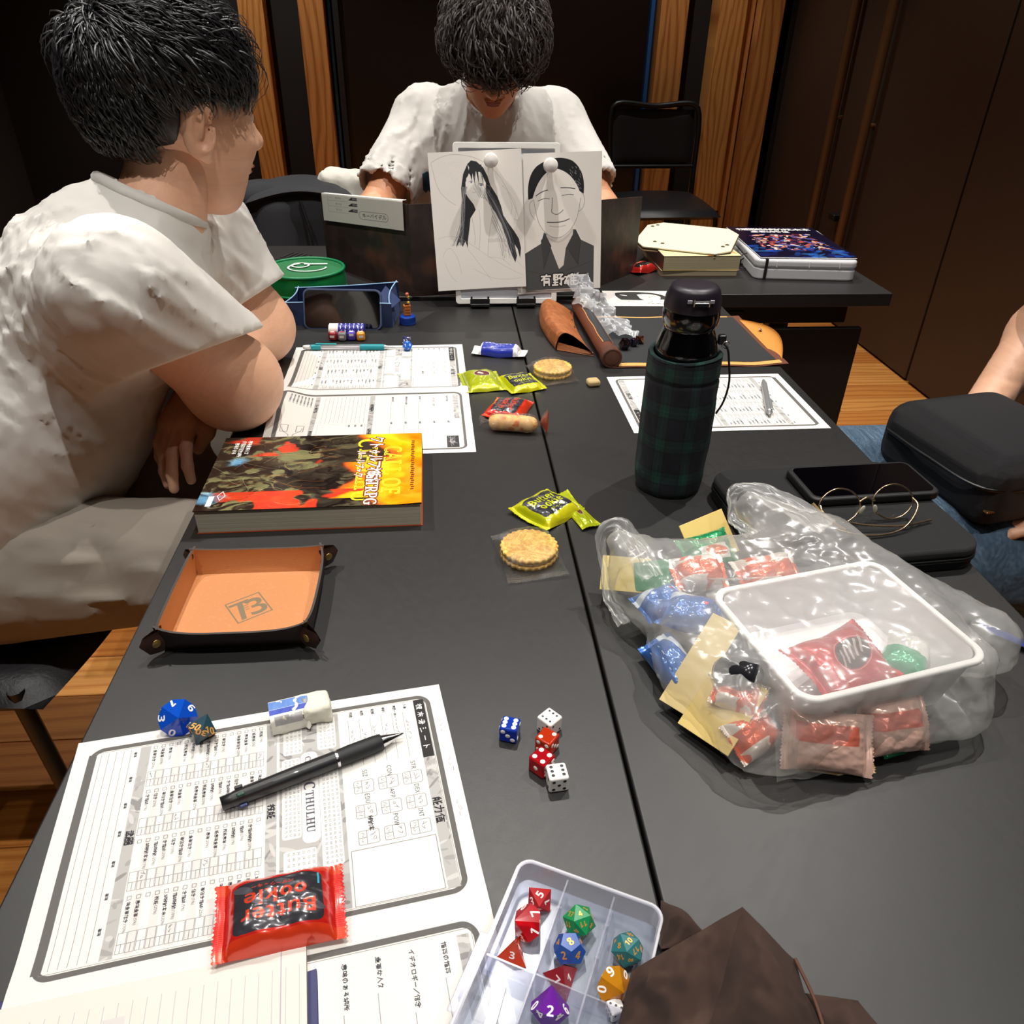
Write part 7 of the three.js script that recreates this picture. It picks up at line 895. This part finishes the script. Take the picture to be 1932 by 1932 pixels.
// ---------- shopping bag of snacks ----------
{
  const O = [0.334, T, -0.498], A = 0.225;
  const white = phys(0xf2f1f1, 0.4), tubW = 0.181, tubD = 0.145;
  const t = thing('snack_tub', 'white rectangular plastic tub lying inside the clear shopping bag', 'tub', [O[0], T + 0.012, O[2]], A); t.rotation.order = 'YXZ';
  const ring = (g, r) => rrect(tubW + g, tubD + g, r), loft = (y0, g0, y1, g1) => { const a = ring(g0, 0.016).getPoints(10), b = ring(g1, 0.018).getPoints(10), n = a.length - 1; return surf((u, v) => { const i = Math.round(u * n), p = a[i], q = b[i]; return [lerp(p.x, q.x, v), lerp(y0, y1, v), -lerp(p.y, q.y, v)]; }, n, 6); };
  mesh('outer_wall', loft(0, -0.026, 0.056, -0.006), std(0xf0efef, 0.45, { side: THREE.DoubleSide }), t); mesh('inner_wall', loft(0.008, -0.03, 0.056, -0.01), std(0xe4e3e5, 0.45, { side: THREE.DoubleSide }), t); mesh('bottom', slab(ring(-0.028, 0.016), 0.002).translate(0, 0.0075, 0), std(0xe6e5e8, 0.45), t);
  const rim = ring(0.002, 0.019); rim.holes.push(ring(-0.0105, 0.014)); mesh('rim', slab(rim, 0.005, 0.002, 3).translate(0, 0.0535, 0), white, t);
  const cs = Math.cos(A), sn = Math.sin(A), at = (x, z) => [O[0] + x * cs + z * sn, O[2] - x * sn + z * cs];
  const nutTex = canvasTex(400, 300, (x) => { x.fillStyle = '#b8242a'; x.fillRect(0, 0, 400, 300); for (let i = 0; i < 40; i++) { x.fillStyle = i % 2 ? '#c8383c' : '#a61d24'; x.fillRect(rr(0, 380), rr(0, 290), rr(10, 50), 3); } x.fillStyle = '#4a3a3c'; x.beginPath(); x.ellipse(200, 150, 92, 62, -0.3, 0, 7); x.fill(); x.fillStyle = '#b8a8a4'; for (let i = 0; i < 5; i++) { x.save(); x.translate(140 + i * 30, 160 - i * 8); x.rotate(0.5); x.fillRect(-5, -44, 10, 84); x.restore(); } x.strokeStyle = '#d88e8a'; x.lineWidth = 4; x.beginPath(); x.ellipse(200, 150, 98, 68, -0.3, 0, 7); x.stroke(); });
  packet('large red snack packet with a dark oval, inside the white tub', 'snack packet', 0.098, 0.068, 0.02, foil(nutTex), [...at(-0.012, 0.022), 0.04], 0.45, { seed: 41, lift: 0.35, waist: 0.1 }, [0.22, -0.12]);
  packet('green-ended snack packet half hidden behind the large red one in the tub', 'snack packet', 0.06, 0.04, 0.014, foil(canvasTex(128, 96, (x) => { x.fillStyle = '#d8d8d4'; x.fillRect(0, 0, 128, 96); x.fillStyle = '#2f9a70'; x.fillRect(0, 0, 60, 96); })), [...at(0.06, 0.02), 0.03], 0.9, { seed: 43 });
  const blueTex = canvasTex(200, 150, (x) => { x.fillStyle = '#2a66b4'; x.fillRect(0, 0, 200, 150); x.fillStyle = '#dfe8f2'; x.beginPath(); x.moveTo(0, 30); x.lineTo(120, 0); x.lineTo(150, 0); x.lineTo(0, 66); x.fill(); for (let i = 0; i < 20; i++) { x.fillStyle = i % 2 ? '#3c7cc8' : '#eef2f8'; x.fillRect(rr(20, 190), rr(60, 140), 9, 3); } x.fillStyle = '#c43a62'; x.beginPath(); x.arc(150, 50, 8, 0, 7); x.fill(); }), orTex = canvasTex(128, 96, (x) => { x.fillStyle = '#e8ddd4'; x.fillRect(0, 0, 128, 96); x.fillStyle = '#e0561c'; x.fillRect(0, 30, 128, 40); for (let i = 0; i < 22; i++) { x.beginPath(); x.ellipse(rr(0, 128), rr(0, 96), rr(6, 20), rr(4, 10), rnd() * 3, 0, 7); x.fill(); } }), grTex = canvasTex(128, 96, (x) => { x.fillStyle = '#1d8a54'; x.fillRect(0, 0, 128, 96); x.fillStyle = '#e6e6de'; x.fillRect(30, 40, 70, 36); x.fillStyle = '#df6a24'; x.beginPath(); x.ellipse(70, 54, 26, 12, 0.3, 0, 7); x.fill(); }), tanTex = canvasTex(64, 64, (x) => { x.fillStyle = '#c8a878'; x.fillRect(0, 0, 64, 64); x.fillStyle = '#a8845a'; x.fillRect(10, 20, 40, 16); });
  const pk = (label, tex, w, d, h, x, z, y, turn, sd, tilt) => packet(label, 'snack packet', w, d, h, foil(tex), [x, z, y], turn, { seed: sd }, tilt);
  pk('long blue and white snack packet along the left flank of the bag', blueTex, 0.078, 0.036, 0.018, 0.196, -0.507, 0.012, -1.28, 51, [0.25, 0]);
  pk('blue snack packet with a pink dot near the upper left of the bag', blueTex, 0.056, 0.042, 0.018, 0.219, -0.556, 0.034, -0.5, 52, [0.3, 0.1]);
  pk('blue snack packet with a white flap at the upper left of the bag', blueTex, 0.05, 0.036, 0.016, 0.195, -0.577, 0.03, 0.4, 53, [0.2, 0]);
  pk('orange-dotted snack packet at the lower left of the bag', orTex, 0.05, 0.036, 0.018, 0.238, -0.429, 0.012, 0.5, 54, [0.4, 0]);
  pk('orange-dotted snack packet against the lower corner of the tub', orTex, 0.042, 0.034, 0.016, 0.232, -0.452, 0.034, -0.6, 55, [0.4, 0]);
  pk('orange snack packet in the mouth of the bag', orTex, 0.056, 0.04, 0.018, 0.243, -0.618, 0.035, 0.1, 56, [0.4, 0]);
  pk('green and orange snack packet standing out of the bag mouth', grTex, 0.062, 0.046, 0.018, 0.262, -0.652, 0.035, 0.35, 57, [0.55, 0]);
  pk('pale tan snack packet under the tub at the front of the bag', tanTex, 0.06, 0.04, 0.016, 0.3, -0.413, 0.003, -0.1, 58, [0.1, 0]);
  pk('green snack packet at the front right bottom of the bag', grTex, 0.05, 0.036, 0.014, 0.36, -0.428, 0.003, 0.3, 59, [0.1, 0]);
  pk('orange snack packet at the back of the bag above the tub', orTex, 0.07, 0.044, 0.02, 0.315, -0.617, 0.03, 0.2, 60, [0.4, 0]);
  const pinkTex = canvasTex(64, 64, (x) => { x.fillStyle = '#e0b8a8'; x.fillRect(0, 0, 64, 64); x.fillStyle = '#d8705c'; x.fillRect(8, 12, 44, 20); });
  pk('pink-red snack packet pressed against the near wall of the tub', pinkTex, 0.07, 0.05, 0.016, 0.292, -0.412, 0.022, -0.2, 61, [0.9, 0]); pk('peach snack packet at the right of the near tub wall', pinkTex, 0.06, 0.046, 0.016, 0.352, -0.424, 0.022, 0.1, 62, [0.9, 0]);
  const card = (label, w, h, p, rot, c) => { const o = single('snack_card', label, 'card', rbox(w, h, 0.0012, 0.0004), std(c, 0.6), [p[0], T + p[1], p[2]]); o.rotation.set(...rot, 'YXZ'); return o; };
  card('yellow card sticking up from the back of the bag mouth', 0.062, 0.05, [0.275, 0.035, -0.682], [-0.75, 0.45, 0.05], 0xe4c878);
  card('yellow card curving down the lower left flank of the bag', 0.05, 0.062, [0.2165, 0.03, -0.445], [-0.9, -1.0, 0.1], 0xe2c678); card('yellow card behind the black packet on the left flank of the bag', 0.03, 0.09, [0.2085, 0.04, -0.487], [-0.9, -1.1, 0.2], 0xdcc58a);
  card('yellow card inside the left handle of the bag', 0.05, 0.038, [0.174, 0.028, -0.633], [-1.0, -0.35, 0.1], 0xd8c070); card('green card beside the yellow one in the left handle', 0.036, 0.03, [0.198, 0.034, -0.622], [-0.8, -0.7, 0.5], 0x14804c);
  const bt = thing('sauce_packet', 'small black bottle-shaped packet with yellow top and red side in the bag', 'packet', [0.2235, T + 0.042, -0.472], 0.5); bt.rotation.order = 'YXZ'; bt.rotation.x = 0.9; mesh('body', lathe([[0, 0], [0.013, 0.001], [0.0155, 0.008], [0.0145, 0.024], [0.009, 0.034], [0.0075, 0.04], [0, 0.04]], 28), phys(0x232327, 0.2), bt); mesh('cap', move(boxAt(0.02, 0.007, 0.007, 0, 0, 0, 0.001), 0, -0.004, 0), std(0xb8a828, 0.4), bt); mesh('red_stripe', move(boxAt(0.007, 0.03, 0.003, 0, 0, 0, 0.001), 0.011, 0.016, 0.009, 0, 0.8), std(0xc01c24, 0.4), bt);
  // the bag film: hull of the contents, crinkled, with two tied-off handles
  const cq = new THREE.Quaternion().setFromAxisAngle(V(0, 1, 0), -A), v = V(0, 0, 0);
  const hull = (x, y, z) => { v.set(x - O[0], 0, z - O[2]).applyQuaternion(cq); const q = [Math.abs(v.x) - 0.083, Math.abs(y - 0.04) - 0.024, Math.abs(v.z) - 0.064]; let d = Math.hypot(Math.max(q[0], 0), Math.max(q[1], 0), Math.max(q[2], 0)) + Math.min(Math.max(...q), 0) - 0.014; return d; };
  const lumps = union([C2([0.205, 0.03, -0.6], 0.034, [0.216, 0.034, -0.5], 0.034), C2([0.216, 0.034, -0.5], 0.034, [0.236, 0.028, -0.428], 0.03), C2([0.2, 0.04, -0.605], 0.034, [0.37, 0.05, -0.615], 0.034), C2([0.25, 0.022, -0.418], 0.022, [0.42, 0.022, -0.44], 0.022), C2([0.18, 0.05, -0.612], 0.022, [0.166, 0.066, -0.632], 0.012), C2([0.36, 0.065, -0.625], 0.026, [0.312, 0.076, -0.68], 0.014), C2([0.38, 0.05, -0.6], 0.03, [0.47, 0.04, -0.5], 0.03)], 0.03);
  const film = (x, y, z) => { const c = 0.0035 * (1 - 2.4 * Math.abs(fbm(x * 42, y * 50, z * 42, 4))) + 0.0012 * fbm(x * 160, y * 160, z * 160, 2); let d = smin(hull(x, y, z), lumps(x, y, z), 0.025) - c; return smax(d, 0.0022 - y, 0.004); };
  const filmMat = phys(0xf6f6f4, 0.24, { transmission: 0.84, thickness: 0, ior: 1.5, side: THREE.DoubleSide });
  const b = thing('shopping_bag', 'clear crinkled plastic shopping bag full of snacks on the right table', 'bag', [0, T, 0]);
  mesh('film', netMesh(film, [0.13, -0.004, -0.72], [0.54, 0.125, -0.37], 0.0036), filmMat, b);
  const strip = (pts, w, nrm_) => { const c = new THREE.CatmullRomCurve3(pts.map((p) => V(...p))); return surf((u, vv) => { const p = c.getPoint(u), tn = c.getTangent(u), sd = tn.clone().cross(V(...nrm_)).normalize(), s = (vv - 0.5) * 2, n = fbm(u * 10, vv * 6, 3, 3) * 0.005, wd = w * (0.75 + 0.35 * Math.sin(u * 5 + 1)); return [p.x + sd.x * s * wd + n, p.y + sd.y * s * wd + 0.003 * Math.abs(Math.sin(vv * 10)) + n, p.z + sd.z * s * wd]; }, 40, 14); };
  mesh('handle', strip([[0.19, 0.055, -0.59], [0.177, 0.066, -0.625], [0.161, 0.078, -0.645], [0.149, 0.07, -0.645], [0.147, 0.045, -0.63], [0.152, 0.02, -0.6], [0.162, 0.012, -0.572]], 0.011, [0.3, 0.8, 0.5]), filmMat, b);
  mesh('handle', strip([[0.37, 0.086, -0.622], [0.335, 0.09, -0.665], [0.305, 0.09, -0.692], [0.294, 0.082, -0.69], [0.292, 0.066, -0.672], [0.305, 0.062, -0.645]], 0.013, [0.2, 0.9, 0.3]), filmMat, b);
  mesh('loose_corner', surf((u, vv) => [0.243 + u * 0.05 + vv * 0.004, 0.004 + (1 - vv) * 0.04 * (1 - u * 0.6) + 0.002 * Math.sin(u * 9), -0.405 + vv * 0.016 - u * 0.006], 14, 10), filmMat, b);
}
renderer.render(scene, camera);
